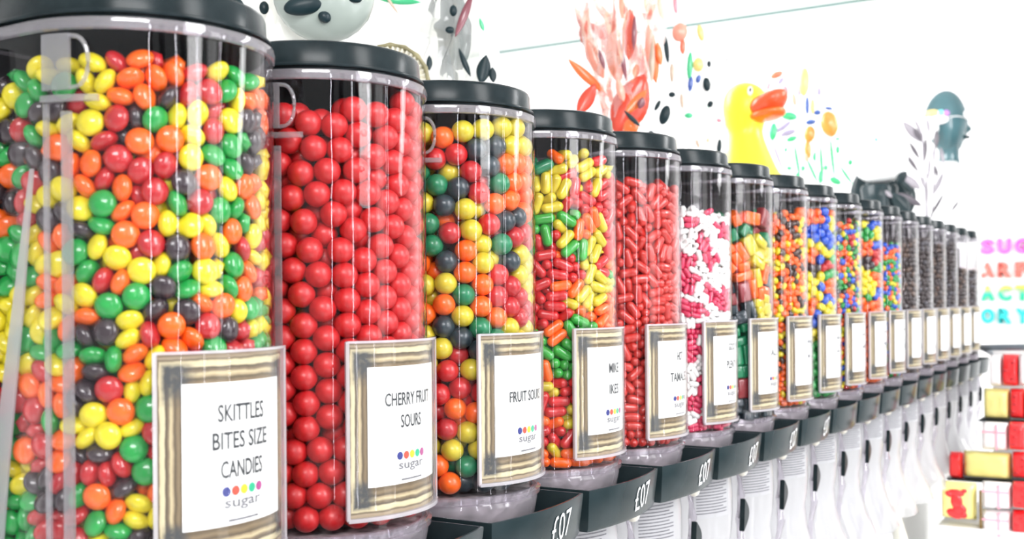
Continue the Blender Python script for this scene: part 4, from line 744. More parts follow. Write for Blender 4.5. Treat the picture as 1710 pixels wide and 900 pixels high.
  188,-139,139,11,-17,-10,-20,165,-43,126,1,-25,-17,-2,212,75,133,4,-16,-25,-1,123,-91,146,20,-18,-10,8,214,-12,165,20,22,2,4,143,-133,133,11,-10,18,-19,216,-82,154,17,1,2,-24,170,155,146,0,-27,12,0,233,47,160,22,3,-21,-1,162,-176,136,19,-6,-21,-8,163,-49,154,11,-18,-9,-20,224,25,189,22,2,2,-20,
  159,-165,167,1,-28,-12,-3,129,-110,162,2,-12,27,3,214,-17,215,2,30,-3,-1,66,143,169,21,21,-5,-3,210,-52,191,2,-3,-22,20,229,13,199,22,2,2,-20,138,-165,189,0,13,27,2,213,-83,167,1,-17,25,2,136,-167,212,17,20,-11,-10,216,9,240,2,-2,-21,21,216,14,218,20,22,-1,0,207,115,195,13,-8,-20,17,
  120,-178,209,11,9,16,21,191,-99,184,29,2,1,-6,128,-185,236,4,-8,29,1,208,-55,218,21,-22,1,-2,-103,-165,150,0,-1,0,30,141,-60,198,4,21,-3,21,205,73,219,9,2,26,11,-78,-248,127,14,15,-14,17,194,-122,201,26,1,-3,14,211,116,254,21,-7,20,3,160,-133,225,26,4,-3,-13,153,9,232,3,20,-4,-21,
  163,-133,216,2,14,26,2,214,-18,240,2,-2,-19,23,188,-148,279,10,-20,5,19,235,56,263,3,-21,-2,-21,142,65,262,16,-20,10,-13,122,-173,258,21,-20,-8,2,201,-109,238,15,-12,-11,-20,154,-111,282,18,7,-22,3,212,-6,263,29,-3,0,-4,190,99,285,2,-7,29,-3,120,-145,288,21,-15,9,-12,127,-117,254,3,24,6,-17,
  204,-58,239,2,1,-1,30,209,-1,280,5,-1,3,29,141,-91,317,2,-26,-15,-3,217,-77,310,14,-14,-11,-19,204,-67,253,4,0,1,30,129,109,299,13,-3,2,27,54,162,305,0,-26,4,14,36,195,253,16,-15,15,13,151,-38,288,1,-21,5,21,206,-103,286,15,14,-19,12,143,-50,244,4,21,-1,21,179,-142,314,27,2,-3,13,
  169,-128,336,1,12,27,4,166,-38,333,15,-13,-7,-22,191,125,302,0,26,-14,2,38,236,252,15,17,13,-15,128,-190,340,11,8,-27,3,146,-156,355,24,-13,7,-10,209,-55,274,3,3,21,21,125,170,315,9,2,-3,-28,217,-73,344,17,-5,-5,-24,102,150,352,2,-15,26,-3,160,0,374,13,-18,11,-17,230,-20,319,11,-18,-16,-13,
  172,82,327,5,8,-23,-17,157,-81,372,8,17,4,-23,174,-146,369,24,-4,14,9,175,162,352,20,-11,19,6,206,-119,384,20,12,18,0,210,-1,350,0,8,-28,6,212,16,301,4,-4,18,-23,26,173,350,3,-8,2,29,218,27,370,8,-11,14,-22,207,40,323,0,8,-28,5,144,109,352,17,-22,-9,8,121,-176,374,26,7,-2,-13,
  213,-51,366,4,-9,15,-24,184,43,340,1,8,-28,5,50,224,351,6,3,29,-2,117,-121,395,10,-10,-4,-26,201,72,360,9,7,-23,-16,223,-52,392,6,18,-23,5,228,17,399,3,20,22,-5,135,-194,401,22,-18,-10,2,182,-38,413,24,13,-9,7,-49,-231,379,0,10,0,-28,168,-86,413,12,-27,-1,-6,226,32,418,3,19,22,-5,
  165,41,412,22,-3,-4,-20,167,-132,418,2,7,26,13,218,94,396,22,-7,19,0,69,144,401,19,-14,16,10,28,211,392,21,-3,-2,21,197,115,425,2,26,-14,5,18,212,411,21,1,-3,-21,151,-51,442,14,-12,18,-16,158,68,429,3,15,26,-4,4,183,431,0,30,4,2,237,-26,446,5,21,2,21,213,102,455,17,-19,9,-14,
  159,164,433,5,11,27,-3,211,-107,444,12,10,-19,-17,162,87,451,16,-22,7,-11,213,24,446,3,-3,17,-24,149,-148,444,11,-9,-23,12,177,-76,461,5,14,-25,-7,
 ],
 'rse': [
  242,-6,6,13,42,207,122,6,3,84,185,154,6,11,57,159,182,6,10,35,164,-177,6,3,49,193,-145,5,8,38,215,-111,6,16,47,230,-77,8,17,2,229,73,6,8,63,218,101,13,1,70,201,136,17,11,51,147,-191,16,10,36,
  142,-154,19,23,5,238,-43,8,23,18,168,-174,26,13,45,179,-161,16,8,47,204,-127,16,4,47,233,-64,21,13,91,241,12,17,17,31,238,37,7,15,71,231,70,18,12,78,180,162,19,26,42,189,-149,29,36,14,239,44,23,28,67,
  214,110,26,6,91,199,137,30,26,37,161,180,23,40,90,145,-194,31,21,45,172,-168,40,8,65,221,-96,22,43,65,240,-26,19,14,33,241,16,29,5,57,230,78,31,15,56,179,163,33,15,48,208,-123,29,14,31,239,-46,33,22,95,
  236,49,38,13,64,227,83,45,12,68,197,-139,42,8,12,216,-109,40,30,26,228,-81,36,32,15,241,-14,34,43,79,215,111,40,17,71,154,-185,47,15,61,182,-158,53,9,72,234,-62,47,15,9,241,19,43,12,80,237,52,51,12,50,
  214,113,55,16,66,154,186,40,11,78,134,-201,56,36,14,205,-130,55,23,27,234,-59,60,7,37,241,-32,50,44,14,242,-3,53,48,27,241,22,59,41,73,197,139,46,21,44,161,-179,60,7,70,226,85,60,15,87,189,-149,67,13,73,
  222,-97,53,23,31,242,7,72,31,67,178,162,48,21,43,170,-172,74,14,33,222,-94,67,22,19,240,-28,66,13,35,241,-14,81,26,72,234,55,65,1,75,197,142,61,23,45,141,-196,71,14,26,147,-192,84,10,34,208,-121,68,30,23,
  239,41,76,15,65,213,114,70,11,63,193,-145,81,12,73,240,21,87,2,8,228,80,74,13,26,193,147,76,17,74,177,165,65,46,45,152,-143,80,29,6,211,-117,83,33,20,225,-88,81,26,22,234,-59,74,17,64,208,126,84,20,69,
  175,-166,89,17,51,221,-96,96,24,76,232,-67,89,27,26,222,95,84,29,27,167,175,81,13,97,154,-185,97,10,96,194,-143,96,22,12,240,-38,89,49,80,234,61,88,14,43,187,154,90,18,47,128,-205,97,43,5,207,-124,102,35,19,
  237,35,99,7,83,218,105,96,24,23,204,132,102,46,40,161,179,96,26,39,189,-152,112,24,7,220,-100,111,13,80,232,-67,104,21,30,241,-6,96,14,54,230,72,100,21,33,239,-38,107,30,30,216,108,111,12,94,186,155,104,19,42,
  172,-170,105,21,2,204,-129,118,17,22,232,-68,118,12,37,241,-13,113,39,30,242,18,110,26,67,237,51,114,42,86,228,81,116,27,87,144,-194,110,11,78,238,43,133,43,20,215,110,126,12,35,197,140,117,6,55,171,170,113,18,34,
  164,-177,120,20,99,201,-133,133,10,18,238,-42,125,34,26,146,-150,132,24,29,218,-102,124,9,4,242,13,124,16,60,230,75,129,12,97,182,158,127,15,27,154,-185,135,7,21,217,-109,139,19,3,230,-75,132,9,35,241,-18,132,41,25,
  233,65,143,13,10,220,102,140,10,1,159,182,124,40,33,182,-158,127,6,9,229,-78,148,18,60,236,-48,141,3,7,241,11,138,12,58,203,131,134,36,30,179,-161,141,7,33,241,-15,148,9,97,193,146,143,27,27,173,169,141,38,29,
  201,-133,147,18,76,241,26,151,13,40,207,124,153,27,87,161,-180,150,39,69,236,-51,156,30,30,240,-28,164,37,29,188,154,157,19,21,201,-133,162,19,76,218,-107,155,32,8,228,-80,162,30,64,242,1,163,47,82,222,95,153,18,89,
  164,183,156,32,59,140,-199,161,33,0,235,58,157,17,10,200,137,171,37,76,156,161,166,49,61,160,-181,168,19,2,147,-151,162,25,68,181,-159,155,27,21,237,-52,175,37,59,239,31,166,35,83,227,81,166,7,33,182,168,171,43,9,
  182,-158,170,25,23,219,-104,171,13,51,229,-76,181,40,62,240,-20,179,33,19,241,15,179,7,95,215,112,168,31,24,156,142,179,26,87,132,-201,176,9,81,201,-134,176,10,31,241,-7,192,19,17,235,54,178,17,34,224,88,181,16,77,
  160,-182,182,21,22,237,-44,191,15,66,189,152,186,16,65,162,180,185,11,72,179,-161,186,17,9,217,-106,184,9,50,232,-68,201,46,77,240,29,192,16,21,212,122,184,31,63,152,-145,196,41,55,202,-131,191,16,66,221,-99,197,12,34,
  232,66,190,9,62,174,165,198,10,42,185,-154,199,4,0,188,-92,204,19,15,238,-37,205,12,29,241,-9,215,34,78,242,10,205,21,84,219,104,197,32,70,191,-119,218,47,41,222,-95,211,13,33,242,-5,232,19,98,199,135,198,6,75,
  183,157,211,9,7,159,-182,197,14,39,209,-130,207,37,42,231,-70,218,21,25,239,-35,220,20,80,238,45,204,34,35,229,75,204,24,38,185,-155,212,18,49,204,-140,226,42,89,236,-50,232,20,68,206,126,211,15,66,180,161,226,29,27,
  131,-204,203,17,40,158,-183,211,17,36,175,-106,229,49,35,217,-104,225,12,7,240,23,220,26,16,233,61,218,9,90,222,94,214,33,24,140,-155,213,34,21,172,-162,223,13,64,232,-28,245,25,7,215,110,225,23,36,198,137,225,29,40,
  158,183,231,17,47,186,-162,239,43,90,212,-113,240,16,58,227,-82,234,23,22,239,48,231,32,94,229,82,233,48,44,137,-176,227,37,86,148,-142,228,42,36,180,-133,235,47,41,239,-64,247,43,95,235,57,247,24,20,214,112,240,14,57,
  196,142,241,35,44,137,-191,244,39,57,161,-187,232,40,37,202,-136,250,43,52,240,26,242,35,84,223,90,250,22,71,174,168,243,29,96,135,-206,220,36,37,176,-152,255,25,20,212,-82,250,49,46,247,-3,249,48,6,207,124,254,11,95,
  185,155,255,14,72,155,185,256,10,4,157,-161,241,47,88,213,-113,261,35,23,240,28,259,13,99,167,-182,252,47,80,231,-85,262,42,96,245,-36,260,48,99,233,64,261,26,22,193,146,268,19,76,168,173,268,15,74,164,-177,269,25,21,
  198,-67,271,23,8,246,-1,269,43,0,211,118,268,25,77,193,-145,266,13,3,157,-139,268,39,58,208,-130,278,34,92,218,-99,277,41,67,242,36,273,32,2,199,136,281,5,32,143,-154,277,45,63,184,-103,285,28,15,237,-53,290,21,5,
  9,-240,266,8,4,182,-158,279,9,50,197,-139,293,33,57,213,-113,293,43,11,231,-69,277,25,28,232,-34,276,11,16,223,90,267,41,76,175,166,281,22,80,150,-147,297,44,57,184,-99,303,48,59,227,-88,294,42,6,230,71,277,22,85,
  220,103,283,30,16,-21,-211,269,31,57,139,-197,281,27,17,159,-181,288,49,9,179,-161,295,33,58,232,-66,306,23,18,198,-71,303,26,17,241,-17,287,36,16,241,14,287,46,80,236,46,288,15,23,186,153,292,3,2,-38,-242,269,4,41,
  169,-125,302,28,18,205,-128,311,27,57,220,-99,310,18,72,243,35,304,42,96,219,100,300,21,87,207,126,295,25,93,183,-156,311,20,21,201,-64,317,16,26,240,-35,304,42,63,244,-1,303,46,88,231,71,294,33,25,188,155,307,26,68,
  165,175,299,45,35,143,-194,299,47,65,164,-179,307,28,21,151,-143,315,28,45,204,-127,329,35,20,217,102,315,12,76,163,-178,322,14,41,218,-101,327,49,60,240,13,320,45,29,208,-119,343,25,16,232,-76,324,45,55,231,-46,318,42,67,
  237,70,313,43,52,204,129,312,28,76,189,-150,324,20,24,192,-147,341,40,57,188,-94,321,45,11,237,-45,334,13,89,241,16,336,17,41,192,155,326,42,62,166,179,318,28,62,-37,-239,311,14,50,135,-199,316,9,24,227,-79,340,6,44,
  247,-18,321,43,50,221,97,329,13,95,205,126,329,39,81,161,-135,333,48,10,235,67,333,32,98,219,-102,353,19,4,236,-46,348,12,78,241,-14,345,39,81,238,40,322,46,31,167,175,333,23,52,150,196,345,44,63,144,-193,332,40,64,
  206,-126,363,35,72,232,-71,357,43,78,239,19,351,10,9,178,113,339,16,78,175,143,337,29,71,149,-189,350,32,5,169,-172,336,10,98,152,-146,366,49,68,237,-44,365,38,25,235,54,347,24,86,203,140,347,45,6,-32,-241,331,35,94,
  126,-206,346,31,18,146,-151,347,48,5,174,-168,351,25,2,183,-105,353,18,17,240,-16,363,43,71,224,85,350,35,81,216,110,344,47,25,213,112,361,11,14,132,-201,364,34,62,159,-180,364,4,47,222,-98,368,34,6,239,42,363,48,19,
  231,70,364,47,32,151,167,347,46,16,187,-153,361,33,6,169,-121,369,48,27,239,-33,380,22,17,224,90,374,39,28,200,145,367,44,12,177,142,356,47,60,128,-165,361,32,96,175,-165,379,39,61,193,-143,376,37,10,232,-68,377,20,81,
  241,13,367,40,66,234,61,380,27,87,212,115,377,36,39,154,190,362,30,66,138,-170,377,43,35,150,-138,385,44,92,176,-108,387,37,86,223,-94,385,15,90,239,29,383,35,33,184,124,378,49,51,154,-192,380,43,37,233,-58,392,6,72,
  241,-1,381,42,68,236,46,395,13,27,224,89,391,11,41,224,103,407,47,3,179,171,351,45,63,138,-184,396,40,84,122,-163,391,49,88,169,-172,395,38,56,207,-122,382,32,14,246,10,400,49,47,176,167,371,49,48,154,-191,408,36,89,
  209,-119,397,24,20,234,77,420,48,1,177,102,416,41,57,208,120,392,24,38,159,136,381,38,43,175,-164,412,26,12,196,-150,395,43,38,182,-103,405,32,55,231,67,405,21,21,191,147,390,36,30,172,169,390,40,41,152,194,391,44,16,
  128,-168,451,31,5,172,-135,396,42,89,227,-90,400,28,96,234,-78,417,42,44,246,-28,403,44,95,207,93,421,44,52,198,91,402,45,15,191,155,408,48,16,172,117,396,29,6,149,-146,421,30,44,167,-126,412,22,48,199,-137,411,19,52,
  223,-53,406,26,68,242,39,423,36,7,227,31,412,36,5,194,123,405,18,18,244,-4,417,27,49,209,55,427,17,84,210,130,420,42,58,162,183,426,48,22,184,-151,424,18,7,147,-149,439,36,49,215,-107,413,33,61,234,-62,436,29,8,
  237,-41,420,17,15,203,58,446,35,26,221,88,438,40,87,165,176,407,43,33,165,-175,430,48,65,207,-126,426,23,98,212,115,437,39,86,187,126,430,48,50,80,-211,420,44,78,144,-194,426,37,18,152,-192,444,34,84,190,-148,438,12,83,
  239,-27,432,28,20,239,5,431,25,25,239,60,439,47,6,213,111,453,22,90,198,137,447,45,28,167,156,423,40,18,175,-165,448,37,59,198,-142,454,41,78,223,-94,431,32,76,227,82,454,31,84,185,162,436,42,10,149,-145,457,28,89,
  170,-124,447,5,51,215,-118,443,36,38,240,22,444,11,2,218,102,469,49,85,111,-177,486,38,20,163,-177,461,43,63,183,-156,467,34,66,237,-48,449,33,13,244,-13,448,44,90,176,-163,482,27,65,202,-132,472,34,24,172,-122,464,40,7,
  226,-83,448,20,80,241,11,459,25,36,236,49,455,15,62,163,178,445,37,46,101,-218,476,24,10,240,-26,463,30,63,231,72,469,26,95,202,131,466,20,39,152,-188,478,33,2,151,-144,474,34,99,170,-128,483,29,17,201,-109,456,46,38,
  199,-68,469,16,55,244,37,471,42,52,187,156,474,26,63,184,157,456,47,29,226,-92,464,31,99,234,-58,466,35,76,205,9,487,45,5,208,130,483,47,53,184,-100,472,41,6,228,-78,480,40,11,196,-77,483,36,63,233,62,485,18,19,
  153,152,470,48,43,18,-240,471,23,48,62,-212,477,40,28,214,-109,479,16,25,235,-52,490,37,68,239,-32,480,36,71,186,153,490,20,48,166,181,464,39,61,-48,-211,482,29,46,-17,-245,473,40,18,127,-204,477,47,56,216,-103,493,14,16,
  209,-24,492,44,24,244,0,477,46,90,164,178,484,36,96,-1,-229,483,30,21,84,-191,482,39,22,226,97,488,43,7,
 ],
 'pnt': [
  194,-135,9,47,4,225,-79,9,44,72,230,-30,11,40,97,212,102,10,37,17,182,-49,9,49,96,157,171,9,47,7,161,-168,9,45,84,168,-114,30,19,16,180,-93,11,15,14,183,-154,31,6,21,213,-111,26,48,67,221,80,29,26,6,
  187,137,10,36,61,202,-118,46,33,31,233,-56,28,34,20,234,15,11,30,5,153,-187,32,6,86,192,-72,33,17,63,240,-5,32,14,27,227,56,9,37,98,189,108,31,19,1,183,156,30,38,85,198,55,45,12,37,158,-132,50,37,16,
  228,-82,47,16,15,236,-33,52,25,13,238,40,34,9,54,212,94,52,36,57,170,-171,56,3,45,178,-100,67,25,69,157,-78,47,42,22,159,131,46,6,36,195,-57,55,28,82,233,61,59,3,33,200,135,52,8,62,209,8,49,29,75,
  165,173,47,40,85,193,-142,65,25,61,220,-100,69,15,12,202,31,69,43,28,144,-143,70,35,12,150,-140,94,42,60,234,-49,99,32,20,243,15,59,22,74,177,161,67,49,81,168,-170,85,17,85,233,-57,73,9,24,171,67,66,48,8,
  177,110,69,8,99,197,-71,83,40,16,149,138,83,10,36,199,-132,86,33,71,239,-9,81,40,77,194,143,85,30,34,154,181,84,44,94,185,-150,109,15,21,221,-99,96,14,24,221,97,75,35,81,178,-104,100,23,72,238,8,103,42,23,
  236,46,83,31,30,171,114,97,22,40,134,-111,141,23,66,195,-65,109,37,70,225,56,107,35,55,152,-174,112,44,32,211,-111,119,17,9,236,-20,120,19,12,218,102,97,24,84,165,-121,124,32,8,230,-65,122,29,20,163,125,122,44,86,
  173,-162,133,16,34,237,34,124,40,25,201,131,110,28,82,166,159,103,47,62,203,-124,140,49,68,227,-71,144,48,73,189,84,112,16,40,167,-125,153,48,24,208,-33,134,23,14,222,89,126,43,79,212,-109,161,46,16,232,52,145,40,82,
  185,93,140,40,32,155,182,152,25,46,160,-178,156,38,58,231,6,141,37,96,220,95,149,19,82,165,170,127,21,54,134,-112,168,13,40,190,-83,134,28,62,147,96,152,14,85,197,135,135,38,31,197,-62,156,31,71,157,139,147,9,30,
  186,-148,171,35,9,177,-98,172,47,69,232,-28,155,31,50,239,16,164,39,71,191,80,162,37,77,171,165,170,27,37,162,-177,186,6,26,231,-67,169,8,57,201,132,158,29,84,149,-133,187,29,50,150,-86,187,38,61,195,-64,188,6,54,
  215,100,177,25,37,190,-146,196,22,67,215,-106,183,47,15,238,-21,179,37,21,167,119,170,35,88,179,-105,199,3,49,232,61,169,8,82,156,172,194,35,11,234,-48,196,17,22,237,31,188,21,21,192,142,186,21,40,145,-189,210,48,12,
  225,81,197,33,32,163,134,207,5,74,200,-130,219,3,86,220,-90,205,48,67,218,-4,197,32,8,197,58,183,49,77,148,107,230,38,60,175,-163,229,6,18,237,25,220,13,30,182,98,195,25,79,192,138,231,24,1,154,-143,210,33,9,
  215,-103,239,34,64,238,-19,219,8,55,205,123,210,37,81,162,170,217,44,0,141,-190,234,16,79,168,-120,234,8,16,201,-40,212,15,75,208,43,205,42,27,227,75,220,40,79,162,-63,209,15,30,173,-25,230,42,24,184,85,221,37,22,
  210,-116,269,6,61,236,-28,245,38,76,227,54,242,34,8,176,162,252,34,88,186,-147,253,44,66,226,-73,257,36,22,181,36,226,43,55,205,122,263,27,36,231,-61,226,5,18,198,72,258,33,27,134,-112,249,21,12,181,-96,256,46,67,
  188,-12,252,44,96,73,161,280,34,94,157,-180,266,15,9,190,-87,221,46,14,225,-26,268,41,47,238,13,254,14,75,155,136,266,41,39,140,-158,247,40,59,151,-86,272,23,66,198,-57,241,41,22,218,98,240,12,88,187,-151,282,6,0,
  196,-71,275,36,67,239,2,283,30,72,175,114,248,48,82,184,150,284,8,53,155,-132,267,40,14,237,19,307,31,28,233,49,268,15,73,179,101,279,33,28,155,182,272,8,85,160,-178,294,27,11,176,-110,289,9,43,154,83,262,39,31,
  159,120,300,48,76,232,-53,286,45,25,160,82,316,29,96,168,-170,321,9,58,156,-87,310,25,9,189,-137,306,48,2,232,-30,306,28,52,222,86,279,12,81,158,178,301,7,65,140,-187,351,34,38,174,-157,345,30,45,145,-109,341,43,1,
  230,31,330,34,98,206,117,295,13,61,137,-108,379,24,17,231,-61,323,16,16,227,73,305,43,80,186,148,312,8,55,200,-69,304,33,67,213,40,291,39,77,146,128,321,43,20,216,-101,293,17,68,198,-35,331,19,74,205,110,320,40,55,
  156,179,327,46,38,174,-124,326,32,75,169,-74,333,49,42,237,-13,327,16,85,165,-172,369,36,65,215,-105,321,4,39,218,-79,344,45,90,198,131,359,27,42,200,124,382,47,75,169,167,351,15,73,11,-200,508,42,44,173,-163,410,23,59,
  158,-80,360,4,45,225,-67,496,48,11,190,45,313,43,3,193,94,345,10,64,199,-119,344,49,85,213,-106,366,12,85,235,-39,352,5,2,225,75,331,15,2,187,137,336,47,8,170,-123,364,6,77,174,-36,352,36,25,213,-2,347,43,64,
  221,48,351,46,92,153,106,360,48,56,154,181,392,25,35,158,-125,399,34,12,224,-79,387,8,92,238,4,365,38,78,172,46,398,45,79,193,129,446,46,19,150,-184,393,21,55,196,-134,424,7,66,191,-12,371,45,44,170,64,361,25,7,
  157,86,381,41,72,188,-147,385,30,62,237,-16,406,13,22,230,10,388,47,3,220,90,364,17,33,159,142,375,9,95,152,-94,441,41,68,159,-78,400,29,59,182,-96,382,29,74,232,49,374,15,56,189,134,424,44,18,201,-60,365,24,15,
  199,74,385,14,18,213,107,405,10,40,154,-144,432,27,17,208,-114,402,31,17,201,-49,401,46,73,230,-34,382,34,44,231,57,400,34,32,214,-101,438,25,62,227,-70,417,48,21,181,32,377,40,96,191,67,416,19,64,158,89,428,44,19,
  178,42,492,42,62,197,-17,419,42,89,209,23,409,22,26,183,147,402,39,27,212,-6,494,46,29,193,-61,439,30,55,230,57,425,16,73,206,54,447,22,94,149,-185,442,19,17,160,-166,466,48,35,167,-82,481,34,43,235,-34,436,13,32,
  232,9,428,32,53,210,96,431,38,60,86,163,462,44,64,187,-146,449,47,15,228,-67,455,49,19,237,13,452,36,28,176,55,470,45,9,184,-91,420,9,62,231,45,493,35,39,218,93,458,12,76,163,161,437,44,9,185,145,490,35,74,
  184,-96,457,40,18,207,-21,458,22,29,154,103,468,46,63,169,160,460,45,70,147,161,502,46,7,132,-129,490,46,81,216,-91,474,40,29,215,84,483,46,57,199,126,470,25,74,112,-203,500,41,34,175,-157,489,21,25,227,49,470,41,58,
  229,-43,476,34,42,163,85,488,47,8,191,-133,471,39,46,200,-115,492,49,89,238,4,475,22,25,
 ],
}

def unpack(pk, v):
    out = []
    if pk == 'sph':
        for i in range(0, len(v), 3): out.append((v[i] * .00025, v[i + 1] * .00025, v[i + 2] * .0005, (1, 0, 0, 0)))
    elif pk == 'blk':
        for i in range(0, len(v), 7):
            q = Quaternion(v[i + 3:i + 7]); q.normalize(); out.append((v[i] * .00025, v[i + 1] * .00025, v[i + 2] * .0005, tuple(q)))
    else:                                    # place and the direction of the axis of symmetry
        ax = 'X' if pk == 'pnt' else 'Z'
        for i in range(0, len(v), 5):
            th, ph = v[i + 3] * PI / 99, v[i + 4] * 2 * PI / 99
            d = Vector((math.sin(th) * math.cos(ph), math.sin(th) * math.sin(ph), math.cos(th)))
            out.append((v[i] * .00025, v[i + 1] * .00025, v[i + 2] * .0005, tuple(d.to_track_quat(ax, 'Y'))))
    return out
def shape_mesh(kind, detail):
    bm = bmesh.new()
    if kind == 'ell': 
        pr, sub = detail; ellipsoid(bm, (0, 0, 0), [p * 0.001 for p in pr], sub)
    elif kind == 'cap':
        (r, h), seg = detail; r *= 0.001; h *= 0.001; n = 5
        prof = [(r * math.sin(PI / 2 * i / n), -(h - r) - r * math.cos(PI / 2 * i / n)) for i in range(n + 1)]
        prof += [(r * math.cos(PI / 2 * i / n), (h - r) + r * math.sin(PI / 2 * i / n)) for i in range(n + 1)]
        prof[0] = (0, prof[0][1]); prof[-1] = (0, prof[-1][1]); lathe(bm, prof, seg)
    else:
        pr = detail; add_box(bm, *[-p * 0.001 for p in pr], *[p * 0.001 for p in pr], 0.0022)
    return mesh_from(bm, True, ang=None if kind != 'box' else 1.2)
def candy_mat(name, c, rough, coat, sss=0.0):
    if name in MATS: return MATS[name]
    m = mat(name, c, rough, coat=coat, var=0.22, scale=90, bump=0.0)
    if sss:
        b = m.node_tree.nodes['Principled BSDF']; b.inputs['Subsurface Weight'].default_value = sss; b.inputs['Subsurface Radius'].default_value = (0.004, 0.001, 0.0008)
    return m
COL = {'r': ('red', (0.48, 0.013, 0.018)), 'o': ('orange', (0.95, 0.13, 0.006)), 'y': ('yellow', (0.78, 0.66, 0.016)), 'g': ('green', (0.010, 0.33, 0.055)), 'd': ('dark brown', (0.035, 0.022, 0.028)),
       'b': ('blue', (0.01, 0.09, 0.62)), 'w': ('white', (0.88, 0.88, 0.86)), 'p': ('pink', (0.66, 0.035, 0.11)), 'k': ('blue-black', (0.018, 0.035, 0.045)), 't': ('dark green', (0.004, 0.20, 0.08)),
       'l': ('lime yellow', (0.62, 0.52, 0.03)), 's': ('scarlet', (0.56, 0.011, 0.014)), 'c': ('cinnamon red', (0.55, 0.028, 0.020)), 'm': ('maroon', (0.25, 0.02, 0.025)), 'n': ('brown', (0.05, 0.022, 0.015)), 'e':('leaf green',(0.03,0.36,0.04))}
S = {'len': ('ell', (6.7, 6.7, 4.3), 3), 'sph': ('ell', (8.0, 8.0, 7.7), 3), 'cap': ('cap', (4.2, 9.2), 14), 'cps': ('cap', (2.9, 6.0), 10), 'blk': ('box', (11, 7, 5)), 'rse': ('ell', (5.2, 5.2, 3.6), 2), 'pnt': ('ell', (7.6, 6.0, 6.0), 2)}
